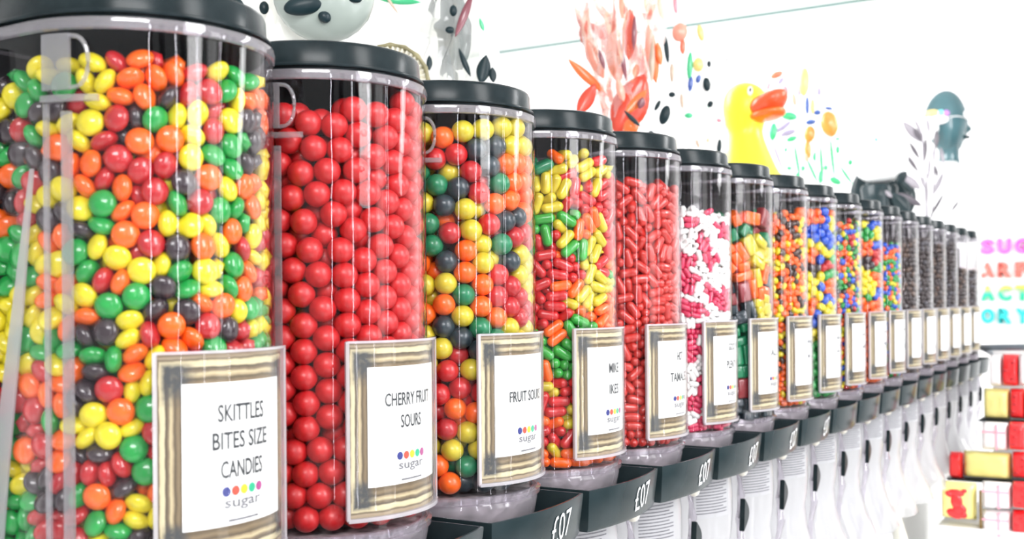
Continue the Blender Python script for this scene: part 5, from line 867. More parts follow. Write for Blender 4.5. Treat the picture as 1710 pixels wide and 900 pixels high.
# bin, packing, top of the filling above the bin floor, mirrored, palette string, candy name, plural phrase
MAPS = {
 0: [(45, 98, 'r'), (52, 122, 'y'), (38, 142, 'g'), (62, 160, 'g'), (20, 178, 'y'), (42, 182, 'g'), (8, 150, 'd'), (10, 215, 'd'), (40, 215, 'r'), (62, 200, 'd'), (65, 245, 'g'), (38, 245, 'd'), (15, 258, 'g'), (38, 275, 'g'), 
  (12, 300, 'o'), (40, 320, 'r'), (15, 330, 'd'), (35, 350, 'r'), (20, 375, 'o'), (8, 400, 'y'), (25, 408, 'g'), (20, 435, 'g'), (65, 280, 'd'), (168, 102, 'y'), (185, 118, 'r'), (232, 115, 'o'), (268, 100, 'r'), (310, 105, 'r'), 
  (348, 105, 'r'), (374, 112, 'g'), (395, 108, 'o'), (402, 128, 'g'), (278, 125, 'o'), (322, 132, 'r'), (359, 134, 'y'), (390, 142, 'd'), (215, 145, 'o'), (254, 150, 'o'), (295, 152, 'r'), (335, 155, 'r'), (370, 160, 'g'), (415, 160, 'o'), 
  (440, 125, 'y'), (172, 155, 'y'), (235, 180, 'o'), (275, 180, 'd'), (316, 185, 'y'), (350, 182, 'r'), (380, 191, 'y'), (400, 181, 'y'), (162, 188, 'r'), (198, 185, 'r'), (135, 210, 'y'), (175, 218, 'd'), (222, 210, 'd'), (262, 211, 'g'), 
  (301, 218, 'y'), (340, 218, 'd'), (371, 218, 'r'), (402, 215, 'd'), (178, 250, 'r'), (220, 249, 'y'), (249, 238, 'o'), (282, 248, 'o'), (320, 254, 'y'), (358, 246, 'g'), (395, 245, 'g'), (440, 215, 'o'), (425, 230, 'd'), (136, 295, 'o'), 
  (175, 290, 'r'), (216, 294, 'r'), (256, 280, 'r'), (300, 289, 'r'), (346, 275, 'o'), (379, 272, 'g'), (406, 280, 'd'), (442, 288, 'y'), (278, 310, 'y'), (248, 318, 'r'), (208, 330, 'o'), (170, 325, 'g'), (132, 335, 'y'), (308, 318, 'd'), 
  (344, 322, 'r'), (384, 315, 'y'), (410, 330, 'o'), (440, 325, 'y'), (322, 295, 'g'), (312, 346, 'g'), (272, 342, 'y'), (226, 358, 'o'), (181, 356, 'y'), (140, 366, 'g'), (365, 358, 'g'), (398, 361, 'g'), (422, 355, 'o'), (289, 374, 'y'), 
  (256, 388, 'r'), (216, 399, 'o'), (178, 385, 'g'), (140, 392, 'd'), (330, 382, 'y'), (361, 399, 'y'), (392, 405, 'o'), (410, 385, 'g'), (442, 365, 'y'), (430, 385, 'y'), (288, 408, 'd'), (250, 425, 'r'), (176, 415, 'y'), (136, 420, 'g'), 
  (329, 422, 'o'), (364, 432, 'd'), (392, 435, 'g'), (415, 410, 'r'), (440, 400, 'r'), (295, 438, 'g'), (215, 436, 'y'), (178, 442, 'y'), (140, 445, 'g'), (435, 442, 'y'), (90, 195, 'd'), (88, 225, 'y'), (92, 250, 'o'), (90, 280, 'd'), 
  (91, 328, 'y'), (88, 360, 'd'), (90, 388, 'o'), (91, 425, 'y'), (60, 395, 'y'), (140, 455, 'g'), (181, 475, 'r'), (215, 468, 'o'), (262, 458, 'y'), (251, 484, 'o'), (290, 482, 'd'), (316, 455, 'g'), (350, 465, 'y'), (382, 462, 'y'), 
  (322, 480, 'g'), (375, 490, 'g'), (410, 468, 'o'), (438, 465, 'r'), (90, 485, 'o'), (135, 509, 'y'), (172, 514, 'g'), (222, 501, 'g'), (201, 522, 'g'), (262, 515, 'd'), (304, 506, 'y'), (342, 501, 'o'), (365, 520, 'o'), (395, 511, 'y'), 
  (419, 496, 'o'), (445, 500, 'y'), (428, 515, 'g'), (98, 518, 'y'), (60, 522, 'y'), (138, 542, 'o'), (172, 548, 'd'), (218, 552, 'y'), (255, 550, 'r'), (295, 564, 'o'), (331, 565, 'o'), (312, 532, 'd'), (350, 542, 'r'), (382, 545, 'd'), 
  (412, 530, 'y'), (425, 542, 'y'), (448, 532, 'g'), (435, 562, 'g'), (405, 558, 'r'), (183, 579, 'y'), (231, 582, 'o'), (270, 585, 'y'), (320, 582, 'r'), (350, 582, 'g'), (385, 575, 'r'), (136, 609, 'o'), (171, 604, 'g'), (210, 610, 'o'), 
  (248, 612, 'r'), (140, 580, 'd'), (95, 582, 'g'), (60, 592, 'g'), (35, 612, 'y'), (92, 615, 'y'), (60, 630, 'r'), (140, 635, 'd'), (172, 632, 'd'), (206, 648, 'g'), (235, 644, 'y'), (258, 642, 'y'), (40, 648, 'o'), (100, 650, 'o'), 
  (170, 662, 'r'), (235, 672, 'y'), (201, 684, 'o'), (165, 698, 'y'), (258, 692, 'g'), (22, 672, 'r'), (58, 688, 'r'), (140, 670, 'd'), (98, 710, 'g'), (142, 715, 'y'), (196, 722, 'y'), (231, 710, 'y'), (258, 725, 'r'), (45, 705, 'r'), 
  (18, 718, 'g'), (232, 740, 'g'), (206, 758, 'o'), (170, 742, 'd'), (140, 745, 'd'), (100, 740, 'o'), (41, 750, 'o'), (68, 752, 'r'), (15, 760, 'g'), (244, 772, 'o'), (148, 772, 'g'), (176, 782, 'r'), (210, 790, 'r'), (235, 795, 'g'), 
  (142, 801, 'r'), (95, 800, 'r'), (38, 790, 'y'), (15, 800, 'g'), (255, 808, 'o'), (178, 818, 'o'), (220, 818, 'd'), (142, 831, 'g'), (68, 800, 'd'), (100, 822, 'd'), (52, 838, 'g'), (28, 832, 'g'), (192, 844, 'o'), (244, 838, 'y'), 
  (12, 860, 'o'), (15, 885, 'g'), (40, 870, 'g'), (70, 868, 'r'), (128, 860, 'r'), (179, 868, 'g'), (222, 862, 'y'), (258, 855, 'y'), (100, 880, 'r'), (122, 885, 'r'), (155, 895, 'y'), (186, 892, 'g'), (218, 892, 'd'), (60, 895, 'g'), 
  (250, 880, 'd'), ],
 2: [(772, 202, 'l'), (798, 215, 'l'), (840, 218, 'l'), (862, 220, 'l'), (752, 231, 'o'), (801, 232, 'o'), (742, 262, 's'), (788, 255, 'k'), (820, 268, 'k'), (858, 248, 'l'), (845, 270, 'o'), (720, 250, 'l'), (754, 296, 'l'), (791, 296, 'r'), 
  (834, 305, 't'), (865, 302, 'o'), (728, 320, 't'), (720, 332, 'l'), (758, 330, 'k'), (799, 335, 's'), (832, 338, 'o'), (865, 340, 'o'), (725, 370, 't'), (758, 365, 'o'), (784, 362, 'l'), (815, 370, 's'), (852, 370, 'k'), (875, 370, 'o'), 
  (785, 390, 'l'), (720, 410, 't'), (755, 408, 'r'), (785, 431, 'o'), (838, 422, 't'), (860, 395, 'r'), (860, 440, 'k'), (875, 435, 'l'), (751, 445, 'k'), (810, 440, 'l'), (720, 445, 'o'), (732, 480, 'l'), (788, 469, 'o'), (825, 465, 's'), 
  (865, 475, 'l'), (778, 495, 't'), (758, 475, 'r'), (850, 485, 'r'), (734, 482, 'l'), (789, 475, 'o'), (810, 515, 'o'), (777, 499, 't'), (746, 515, 'o'), (837, 532, 'o'), (851, 494, 'r'), (870, 480, 'l'), (867, 523, 'r'), (767, 537, 'l'), 
  (805, 542, 't'), (759, 556, 'k'), (793, 561, 'k'), (863, 544, 'l'), (731, 585, 'l'), (755, 613, 's'), (781, 608, 'l'), (748, 661, 's'), (779, 637, 'r'), (777, 692, 'o'), (746, 706, 'r'), (777, 728, 'l'), (746, 745, 'l'), (773, 768, 't'), 
  (748, 797, 'o'), (784, 800, 'k'), (722, 518, 'o'), (765, 585, 'r'), ],
 3: [(920, 259, 'o'), (929, 275, 'l'), (948, 267, 'l'), (975, 275, 'l'), (905, 286, 't'), (941, 302, 's'), (952, 286, 's'), (1007, 264, 's'), (1011, 286, 'l'), (912, 315, 'l'), (905, 332, 'l'), (943, 324, 'l'), (924, 345, 'l'), (992, 315, 'l'), 
  (973, 319, 's'), (1007, 319, 's'), (948, 340, 's'), (933, 381, 'l'), (950, 372, 'e'), (910, 389, 'e'), (916, 402, 's'), (969, 383, 'o'), (969, 400, 'o'), (994, 400, 'l'), (992, 414, 'l'), (926, 418, 'o'), (960, 416, 'e'), (960, 433, 'e'), 
  (910, 433, 's'), (931, 442, 's'), (990, 442, 's'), (969, 450, 'l'), (918, 467, 's'), (981, 471, 'l'), (998, 475, 'l'), (950, 480, 'o'), (1017, 463, 'e'), (1015, 492, 'o'), (960, 499, 'l'), (992, 501, 'l'), (960, 516, 'o'), (918, 501, 's'), 
  (918, 530, 's'), (998, 526, 'o'), (924, 547, 'o'), (960, 547, 'e'), (1019, 400, 's'), (1015, 307, 's'), (1019, 433, 'o'), (956, 454, 's'), (924, 550, 'o'), (960, 547, 'e'), (910, 575, 'e'), (926, 598, 'e'), (933, 621, 'e'), (918, 634, 'o'), 
  (916, 649, 'l'), (939, 638, 's'), (935, 664, 's'), (920, 702, 'o'), (943, 699, 'l'), (926, 683, 's'), (918, 731, 's'), (941, 727, 's'), (933, 748, 'l'), (918, 763, 'o'), (943, 765, 'o'), ],
 5: [(1156, 330, 'p'), (1184, 332, 'w'), (1201, 336, 'w'), (1182, 347, 'p'), (1154, 349, 'w'), (1156, 366, 'p'), (1175, 370, 'w'), (1201, 362, 'w'), (1150, 387, 'w'), (1171, 400, 'p'), (1188, 391, 'w'), (1205, 387, 'p'), (1163, 418, 'w'), (1150, 433, 'p'), 
  (1182, 431, 'p'), (1201, 412, 'w'), (1167, 446, 'w'), (1201, 446, 'w'), (1156, 467, 'p'), (1175, 467, 'w'), (1192, 480, 'w'), (1154, 492, 'w'), (1184, 488, 'p'), (1205, 484, 'p'), (1171, 492, 'w'), (1150, 513, 'p'), (1171, 513, 'p'), (1201, 505, 'p'), 
  (1192, 518, 'w'), (1175, 539, 'w'), (1150, 539, 'w'), (1209, 471, 'w'), (1213, 492, 'p'), (1194, 532, 'w'), (1154, 482, 'p'), (1171, 475, 'w'), (1213, 433, 'w'), (1213, 370, 'w'), (1159, 558, 'p'), (1171, 545, 'p'), (1175, 575, 'w'), (1167, 592, 'p'), 
  (1171, 604, 'w'), (1167, 613, 'w'), (1171, 634, 'p'), (1159, 642, 'w'), (1167, 666, 'p'), (1159, 680, 'p'), (1161, 693, 'w'), (1171, 704, 'p'), ],
 6: [(1243, 343, 't'), (1260, 353, 't'), (1243, 362, 'o'), (1277, 349, 'k'), (1232, 383, 't'), (1247, 378, 'm'), (1251, 408, 'l'), (1273, 378, 'm'), (1279, 400, 't'), (1245, 433, 'o'), (1273, 433, 'l'), (1239, 459, 'o'), (1254, 463, 'l'), (1275, 444, 'o'), 
  (1239, 475, 'k'), (1260, 484, 'o'), (1277, 475, 'k'), (1239, 494, 'm'), (1260, 501, 'l'), (1277, 505, 'm'), (1243, 522, 'k'), (1262, 518, 'l'), (1281, 522, 'l'), (1251, 391, 'm'), (1239, 562, 't'), (1241, 583, 't'), (1241, 611, 't'), (1239, 634, 'm'), 
  (1243, 659, 'm'), (1243, 680, 'k'), ],
 8: [(1361, 345, 'g'), (1376, 351, 'b'), (1364, 364, 'o'), (1385, 354, 'o'), (1374, 377, 'b'), (1361, 385, 'b'), (1387, 375, 'y'), (1381, 404, 'b'), (1362, 411, 'y'), (1362, 426, 'o'), (1381, 424, 'y'), (1374, 436, 'b'), (1389, 426, 'g'), (1364, 449, 'd'), 
  (1378, 449, 's'), (1387, 458, 'g'), (1362, 472, 'y'), (1374, 483, 'b'), (1385, 483, 'o'), (1362, 490, 'y'), (1376, 498, 'b'), (1362, 506, 'o'), (1376, 513, 'y'), (1366, 532, 'b'), (1366, 558, 'y'), (1366, 585, 'g'), ],
 10: [(1442, 370, 'y'), (1453, 373, 'b'), (1446, 390, 'g'), (1461, 398, 'y'), (1449, 407, 'o'), (1463, 411, 'b'), (1449, 422, 'o'), (1459, 428, 's'), (1451, 441, 'd'), (1461, 451, 'g'), (1446, 455, 'y'), (1463, 464, 'o'), (1451, 483, 'y'), (1461, 494, 'b'), 
  (1449, 498, 'g'), (1461, 509, 'o'), (1446, 507, 'o'), ],
}

FILL = [
 (0, 'len', 0.252, False, 'rroooyyyyggggddd', 'lentil_candy', 'lentil-shaped candy', 'nearest bin'),
 (1, 'sph', 0.252, False, 's', 'sour_ball', 'round sour ball', 'second bin'),
 (2, 'sph', 0.254, True, 'rrroooyllkktts', 'fruit_sour', 'round fruit sour ball', 'third bin'),
 (3, 'cap', 0.245, False, 'ssssooollleeo', 'jelly_candy', 'oblong jelly candy', 'fourth bin'),
 (4, 'cap', 0.238, True, 'c', 'cinnamon_candy', 'oblong cinnamon candy', 'fifth bin'),
 (5, 'cps', 0.222, False, 'wwwpp', 'licorice_capsule', 'small capsule candy', 'sixth bin'),
 (6, 'blk', 0.228, False, 'tttkkoommml', 'gummy_candy', 'chunky gummy candy', 'seventh bin'),
 (7, 'rse', 0.240, False, 'oooooyynn', 'peanut_butter_candy', 'small shell candy', 'eighth bin'),
 (8, 'pnt', 0.250, False, 'bbboooyygds', 'chocolate_candy', 'round chocolate candy', 'ninth bin'),
 (9, 'rse', 0.243, True, 'bbooyyggsd', 'chocolate_lentil', 'bright chocolate lentil', 'tenth bin'),
 (10, 'pnt', 0.250, True, 'bbbooyygds', 'peanut_candy', 'plump peanut candy', 'eleventh bin'),
 (11, 'rse', 0.220, False, 'ggoosybb', 'mini_candy', 'tiny bright candy', 'twelfth bin'),
]
def proj(p):
    X = p[0] * Rv.x + p[1] * Rv.y; Z = p[0] * Fv.x + p[1] * Fv.y; Yv = p[2] - ZC
    u = 1850 * X / Z; v = -1850 * Yv / Z; c, q = math.cos(0.0083), math.sin(0.0083)
    return 855 + c * u + q * v, 450 + 50.3 - q * u + c * v, Z
PACK = {}
allc = []
for (k, pk, top, mir, pal, nm, ph, where) in FILL:
    if pk not in PACK: PACK[pk] = unpack(pk, DATA[pk])
    x0, y0 = bx(k); rm = {'ell': 1, 'cap': 1, 'box': 1}[S[pk][0]]
    dims = S[pk][1]; rad = (dims[0] * 0.9 if S[pk][0] == 'ell' else (dims[0] * dims[1]) ** 0.5 * 0.95) * 0.001
    tilt = random.uniform(-0.006, 0.006)
    for (a, b, c, q) in PACK[pk]:
        if c > top + 0.004 * math.sin(b * 60 + k): continue
        if mir: b = -b; q = (q[0], -q[1], q[2], -q[3])
        P = (x0 + a, y0 + b, ZB + 0.004 + c)
        px, py, Z = proj(P)
        allc.append([k, P, q, px, py, Z, rad * 1850 / Z])
# which candies does the picture show? near ones hide far ones
Wd, Hd = 1710, 900
buf = -np.ones((Hd, Wd), dtype=int)
order = sorted(range(len(allc)), key=lambda i: -allc[i][5])
for i in order:
    k, P, q, px, py, Z, rp = allc[i]
    r = max(1, int(rp)); xa, xb = int(px - r), int(px + r) + 1; ya_, yb_ = int(py - r), int(py + r) + 1
    if xb < 0 or yb_ < 0 or xa >= Wd or ya_ >= Hd: continue
    xa_, ya2 = max(0, xa), max(0, ya_); sub = buf[ya2:min(Hd, yb_), xa_:min(Wd, xb)]
    yy, xx = np.ogrid[ya2:ya2 + sub.shape[0], xa_:xa_ + sub.shape[1]]
    sub[(xx - px) ** 2 + (yy - py) ** 2 <= rp * rp] = i
cnt = np.bincount(buf[buf >= 0], minlength=len(allc))
def pick(k, pal, px, py):
    mp = MAPS.get(k)
    if mp:
        return min(mp, key=lambda e: (e[0] - px) ** 2 + (e[1] - py) ** 2)[2]
    return random.choice(pal)
for (k, pk, top, mir, pal, nm, ph, where) in FILL:
    idx = [i for i in range(len(allc)) if allc[i][0] == k]
    vis = sorted([i for i in idx if cnt[i] >= (14 if k < 8 else 5)], key=lambda i: -cnt[i])[:300]
    vs_ = set(vis); ms = {}
    base = S[pk]
    x0, y0 = bx(k)
    rough, coat = (0.22, 0.5) if base[0] == 'ell' else (0.25, 0.4)
    if k == 1: rough, coat = 0.38, 0.15
    if k == 2: rough, coat = 0.3, 0.2
    def me_for(cc):
        if cc not in ms:
            me = shape_mesh(base[0], base[1] if base[0] == 'box' else (base[1], base[2]))
            me.materials.append(candy_mat('%s_%s' % (COL[cc][0].replace(' ', '_'), nm), COL[cc][1], rough, coat, 0.15 if k in (2, 3, 6) else 0)); ms[cc] = me
        return ms[cc]
    rest = []
    dm = {'len': 0.0125, 'sph': 0.0155, 'cap': 0.0105, 'cps': 0.0075, 'blk': 0.013, 'rse': 0.0095, 'pnt': 0.012}[pk]
    rq = 0.064 - dm * 1.55
    zc_ = dm * 0.6
    while zc_ < top - dm * 0.35:
        row = [(rq * math.cos(a_), rq * math.sin(a_)) for a_ in np.arange(-PI / 2, 1.1, dm * 1.08 / rq) + random.uniform(0, dm / rq)]
        if k == 0: row += [(-x_, -rq) for x_ in np.arange(dm * 0.4, 0.044, dm * 1.08)]
        for x_, y_ in row:
            q_ = Quaternion((random.gauss(0, 1), random.gauss(0, 1), random.gauss(0, 1), random.gauss(0, 1))); q_.normalize()
            Pq = (x0 + x_ + random.uniform(-1, 1) * dm * 0.1, y0 + y_ + random.uniform(-1, 1) * dm * 0.1, ZB + 0.004 + zc_ + random.uniform(-1, 1) * dm * 0.1)
            px_, py_, _ = proj(Pq); rest.append((pick(k, pal, px_, py_), Pq, tuple(q_)))
        zc_ += dm * 0.92
    for i in idx:
        cc = pick(k, pal, allc[i][3], allc[i][4])
        if i in vs_:
            o = link(nm, me_for(cc), None, None, allc[i][1]); o.rotation_mode = 'QUATERNION'; o.rotation_quaternion = allc[i][2]
            tag(o, '%s %s pressed against the glass of the %s' % (COL[cc][0], ph, where), 'candy', '%s candies in the %s' % (COL[cc][0], where))
        else: rest.append((cc, allc[i][1], allc[i][2]))
    # the part of the filling that stays hidden, as one heap
    if rest:
        vco, fcs, mi, mats_ = [], [], [], []
        small = {}
        off = 0
        for cc, P, q in rest:
            if cc not in small:
                me = shape_mesh('ell', ([p for p in (base[1] if base[0] != 'cap' else (base[1][0], base[1][0], base[1][1]))], 1))
                small[cc] = (np.array([v.co[:] for v in me.vertices]), [tuple(p.vertices) for p in me.polygons]); mats_.append(cc); bpy.data.meshes.remove(me)
            cv, fs = small[cc]
            R3 = np.array(Quaternion(q).to_matrix()); vco.append(cv @ R3.T + np.array(P) - np.array((x0, y0, ZB)))
            fcs += [tuple(a + off for a in f_) for f_ in fs]; mi += [mats_.index(cc)] * len(fs); off += len(cv)
        me = bpy.data.meshes.new('heap'); me.from_pydata(np.vstack(vco).tolist(), [], fcs); me.polygons.foreach_set('material_index', mi); me.polygons.foreach_set('use_smooth', [True] * len(fcs))
        for cc in mats_: me.materials.append(MATS.get('%s_%s' % (COL[cc][0].replace(' ', '_'), nm)) or candy_mat('%s_%s' % (COL[cc][0].replace(' ', '_'), nm), COL[cc][1], rough, coat, 0))
        o = link(nm + '_filling', me, None, None, (x0, y0, ZB)); tag(o, 'deeper filling of %s candies behind the outer ones in the %s' % (ph, where), 'candy', kind='stuff')
# dark beans of the far bins: too small and dark to count
bean_cols = [mat('dark_bean', (0.045, 0.030, 0.030), 0.35, coat=0.3, var=0.2, scale=80), mat('brown_bean', (0.11, 0.065, 0.045), 0.35, coat=0.3, var=0.2, scale=80), mat('grey_bean', (0.10, 0.095, 0.11), 0.4, coat=0.2, var=0.2, scale=80)]
ico = bmesh.new(); bmesh.ops.create_icosphere(ico, subdivisions=1, radius=1); IV = np.array([v.co[:] for v in ico.verts]) * (0.0048, 0.0044, 0.0062); IFc = [tuple(v.index for v in f_.verts) for f_ in ico.faces]; ico.free()
for k in range(12, NB):
    top = {12: 0.236, 13: 0.246, 14: 0.240, 15: 0.246, 16: 0.196, 17: 0.196}[k]
    x0, y0 = bx(k); vco, fcs, mi = [], [], []; off = 0
    spots_ = [(0.0605 * math.cos(a_ + ph_), 0.0605 * math.sin(a_ + ph_), z_) for z_ in np.arange(0.006, top, 0.0085) for ph_ in (random.uniform(0, 0.16),) for a_ in np.arange(-PI / 2, PI / 2 - 0.3, 0.165)]
    for (a, b, c) in spots_:
        q = Quaternion((random.gauss(0, 1), random.gauss(0, 1), random.gauss(0, 1), random.gauss(0, 1))); q.normalize()
        vco.append(IV @ np.array(q.to_matrix()).T + (a + random.uniform(-.001, .001), b + random.uniform(-.001, .001), c + random.uniform(-.002, .002))); fcs += [tuple(v + off for v in f_) for f_ in IFc]; off += len(IV)
        mi += [random.choice([0, 0, 1] if k % 2 == 0 else [0, 0, 2])] * len(IFc)
    # the body of the heap behind the outer beans
    bm = bmesh.new(); loft(bm, [(0.058, 0.004), (0.059, 0.01), (0.059, top - 0.006), (0.050, top)], back=0.04, cap_bottom=True, cap_top=True)
    bm.verts.index_update(); vco.append(np.array([v.co[:] for v in bm.verts]))
    for f_ in bm.faces: fcs.append(tuple(v.index + off for v in f_.verts)); mi.append(0)
    bm.free()
    me = bpy.data.meshes.new('beans'); me.from_pydata(np.vstack(vco).tolist(), [], fcs); me.polygons.foreach_set('material_index', mi); me.polygons.foreach_set('use_smooth', [True] * len(fcs))
    for m_ in bean_cols: me.materials.append(m_)
    o = link('dark_beans', me, None, None, (x0, y0, ZB)); tag(o, 'tiny dark candy beans heaped inside the %s' % (['thirteenth bin', 'fourteenth bin', 'fifteenth bin', 'sixteenth bin', 'last bin but one', 'last bin at the far end'][k - 12]), 'candy', kind='stuff')
# ------------------------------------------------------------------ toys and wrapped bouquets on the cabinet
def spot(px, py, x=None, y=None):
    """the point of the place that lies on the vertical plane x=... (or y=...) along the sight line px, py"""
    a = px - 855; b = py - 500.3; c, q = math.cos(0.0083), math.sin(0.0083)
    d = Fv + Rv * ((c * a - q * b) / 1850) - Uv * ((q * a + c * b) / 1850)
    s = (x / d.x) if x is not None else (y / d.y)
    return Vector((0, 0, ZC)) + d * s, s
SH = ZC + 0.10
def facing(px, py, base, off=0.0):
    """the point on the sight line px, py in the upright plane through base that faces the camera, off nearer to it"""
    a = px - 855; b = py - 500.3; c, q = math.cos(0.0083), math.sin(0.0083)
    d = Fv + Rv * ((c * a - q * b) / 1850) - Uv * ((q * a + c * b) / 1850)
    n = Vector((base[0], base[1], 0)); L = n.length; n /= L
    s = (L - off) / d.dot(n)
    return Vector((0, 0, ZC)) + d * s, s, n
def bag_mesh(rx, ry, h, pleats=9, amp=0.12, neck=None, seed=0, crumple=0.006, top=1.0, seg=56, rows=26):
    """gathered cellophane: a pleated body, gathered neck and a flared tuft, crumpled all over"""
    bm = bmesh.new(); rings = []
    for j in range(rows + 1):
        t = j / rows
        if neck is None: rad = 0.35 + 0.65 * math.sin(PI * min(1, (t * 0.78 + 0.12))) ** 0.7
        else:
            if t < neck: rad = 0.55 + 0.45 * math.sin(PI * (t / neck * 0.9 + 0.05)) if t < neck * 0.75 else 0.55 + 0.45 * math.sin(PI * 0.725) * (1 - ((t - neck * 0.75) / (neck * 0.25)) ** 1.3 * 0.98)
            else: rad = 0.2 + 0.9 * top * ((t - neck) / (1 - neck)) ** 0.8
            rad = max(0.14, rad)
        ring = []
        for i in range(seg):
            a = 2 * PI * i / seg; pl = 1 + amp * (0.4 + t) * math.sin(a * pleats + seed + 2 * math.sin(t * 5))
            p = Vector((rx * rad * pl * math.cos(a), ry * rad * pl * math.sin(a), h * t))
            n = noise.noise_vector(p * 38 + Vector((seed * 3.1, 0, 0))); n2 = noise.noise_vector(p * 95 + Vector((0, seed * 2.3, 0)))
            p += n * crumple + n2 * crumple * 0.5
            if j == 0: p.z = 0
            ring.append(bm.verts.new(p))
        rings.append(ring)
    for a, b in zip(rings, rings[1:]):
        for k in range(seg): bm.faces.new((a[k], a[(k + 1) % seg], b[(k + 1) % seg], b[k]))
    bm.faces.new(rings[0][::-1])
    return mesh_from(bm, True, ang=0.55)
def leaf(parent, name, p0, p1, wd, m, X, off=0.0, flat=0.45, sharp=1.0, label=None):
    """pointed, curved petal between two points seen at px p0, p1 on the plane x=X+off"""
    a, s1, vn = facing(*p0, parent.location, off); b, s2, vn = facing(*p1, parent.location, off)
    wm = wd * (s1 + s2) / 2 / 1850 / 2
    d = b - a; L = d.length; d.normalize(); side = d.cross(vn).normalized(); nrm = side.cross(d).normalized()
    bm = bmesh.new(); n = 10; seg = 12; rings = []
    for i in range(n + 1):
        t = i / n; r = wm * max(0.03, math.sin(PI * t) ** (0.75 * sharp))
        c = a + d * (L * t) + nrm * (0.10 * L * math.sin(PI * t))
        rings.append([bm.verts.new(c + side * r * math.cos(2 * PI * k / seg) + nrm * r * flat * math.sin(2 * PI * k / seg) - parent.location) for k in range(seg)])
    for p, q in zip(rings, rings[1:]):
        for k in range(seg): bm.faces.new((p[k], p[(k + 1) % seg], q[(k + 1) % seg], q[k]))
    bm.faces.new(rings[0][::-1]); bm.faces.new(rings[-1])
    o = link(name, mesh_from(bm), m, parent)
    if label: o['label'] = label
    return o
def blob(parent, name, c, w_, h_, m, X, off=0.0, rot=0.0, label=None, depth=None):
    a, s, vn = facing(*c, parent.location, off); rx, rz = w_ * s / 3700, h_ * s / 3700
    un = Matrix.Rotation(-parent.rotation_euler.z, 4, 'Z')
    mt = un @ Matrix.Rotation(math.atan2(vn.y, vn.x) - PI / 2, 4, 'Z') @ Matrix.Rotation(rot, 4, 'Y')
    bm = bmesh.new(); ellipsoid(bm, un @ (a - parent.location), (rx, depth if depth else min(rx, rz) * 0.6, rz), 3, mt)
    o = link(name, mesh_from(bm), m, parent)
    if label: o['label'] = label
    return o
def base_at(px, X): 
    p, s = spot(px, 300, x=X); return (p.x, p.y, SH)
def glossy(name, c, **k): return mat(name, c, k.pop('r', 0.25), coat=0.3, var=0.12, scale=30)
TEAL_D = mat('dark_teal_print', (0.012, 0.028, 0.034), 0.3, var=0.2, scale=40, spec=0.2); CFILM = clear_mat('cellophane', (0.985, 0.99, 0.985), rough=0.12, frost=0.10, frost_col=(0.95, 0.96, 0.95), ior=1.3)
REDF = glossy('red_foil', (0.72, 0.07, 0.035)); ORF = glossy('orange_foil', (0.85, 0.18, 0.04)); SALF = glossy('salmon_foil', (0.85, 0.33, 0.24)); PURF = glossy('plum_foil', (0.22, 0.06, 0.08)); PALO = glossy('pale_orange_foil', (0.9, 0.55, 0.36))
GRNF = glossy('green_foil', (0.05, 0.50, 0.22)); BLUF = glossy('blue_foil', (0.04, 0.10, 0.38)); YELF = glossy('pale_yellow_foil', (0.84, 0.66, 0.22)); TANF = glossy('tan_foil', (0.55, 0.42, 0.32)); PNKF = glossy('pink_foil', (0.85, 0.28, 0.34)); CORF = glossy('coral_foil', (0.85, 0.18, 0.10)); LAVF = glossy('lavender_foil', (0.36, 0.32, 0.50)); ORSF = glossy('soft_orange_foil', (0.86, 0.30, 0.06))
GREYP = glossy('silver_grey_leaf', (0.07, 0.06, 0.075)); GREYL = glossy('light_grey_leaf', (0.24, 0.22, 0.25))
X1 = -0.74
# 1 big gathered bag, grey belly with black rings
b_ = base_at(495, X1); r = empty('gift_bag', b_); tag(r, 'large silver-grey cellophane bag with black rings, above the second bin', 'gift bag', 'wrapped gifts on the cabinet')
link('wrap', bag_mesh(0.078, 0.070, 0.34, 7, 0.08, 0.80, 1.3, 0.008), wrap_mat('cream_film', [(0.0, (0.42, 0.42, 0.30), 0.75), (0.40, (0.86, 0.86, 0.80), 0.55), (0.47, (0.94, 0.94, 0.90), 0.50), (0.60, (0.90, 0.90, 0.84), 0.6), (0.68, (0.60, 0.62, 0.52), 0.8)], scale=9, seed=0.3), r)
blob(r, 'balloon', (541, -14), 172, 172, mat('grey_green_film', (0.40, 0.46, 0.42), 0.25, coat=0.4, var=0.15, scale=14), X1, 0.09, label='grey-green balloon inside the bag')
for c, w_, h_, ro in (((510, 8), 74, 34, -0.25), ((542, 28), 22, 20, 0.6), ((392, 8), 30, 26, 0.3), ((441, 13), 16, 22, 0.0), ((585, -6), 40, 18, 0.3)):
    blob(r, 'black_spot', c, w_, h_, TEAL_D, X1, 0.112 if c[0] > 470 else 0.07, ro)
# 2 ribbed paper fan
b_ = base_at(672, X1); r = empty('paper_fan', b_); tag(r, 'cream pleated paper fan with brown rim between two gift bags', 'paper fan')
cc, s_ = spot(652, 138, x=X1); rad = 66 * s_ / 1850
bm = bmesh.new(); n = 44; ax = Vector((math.cos(TH), math.sin(TH), 0)); nn = Vector((-math.sin(TH), math.cos(TH), 0)) * -1
for q0, q1, th in ((0.28, 0.9, 0.0),):
    prev = None
    for i in range(n + 1):
        a = PI * i / n; zig = nn * (0.0035 if i % 2 else -0.0035)
        d = ax * math.cos(a) + Uv * math.sin(a)
        quad = [bm.verts.new(cc - Vector(b_) + d * rad * q + zig * (q / q1) + e) for q, e in ((q0, nn * 0.0006), (q1, nn * 0.0006), (q1, nn * -0.0006), (q0, nn * -0.0006))]
        if prev:
            for k in range(4): bm.faces.new((prev[k], quad[k], quad[(k + 1) % 4], prev[(k + 1) % 4]))
        else: bm.faces.new(quad)
        prev = quad
    bm.faces.new(prev[::-1])
link('pleats', mesh_from(bm, False), mat('cream_paper', (0.90, 0.87, 0.76), 0.7, var=0.15, scale=40), r)
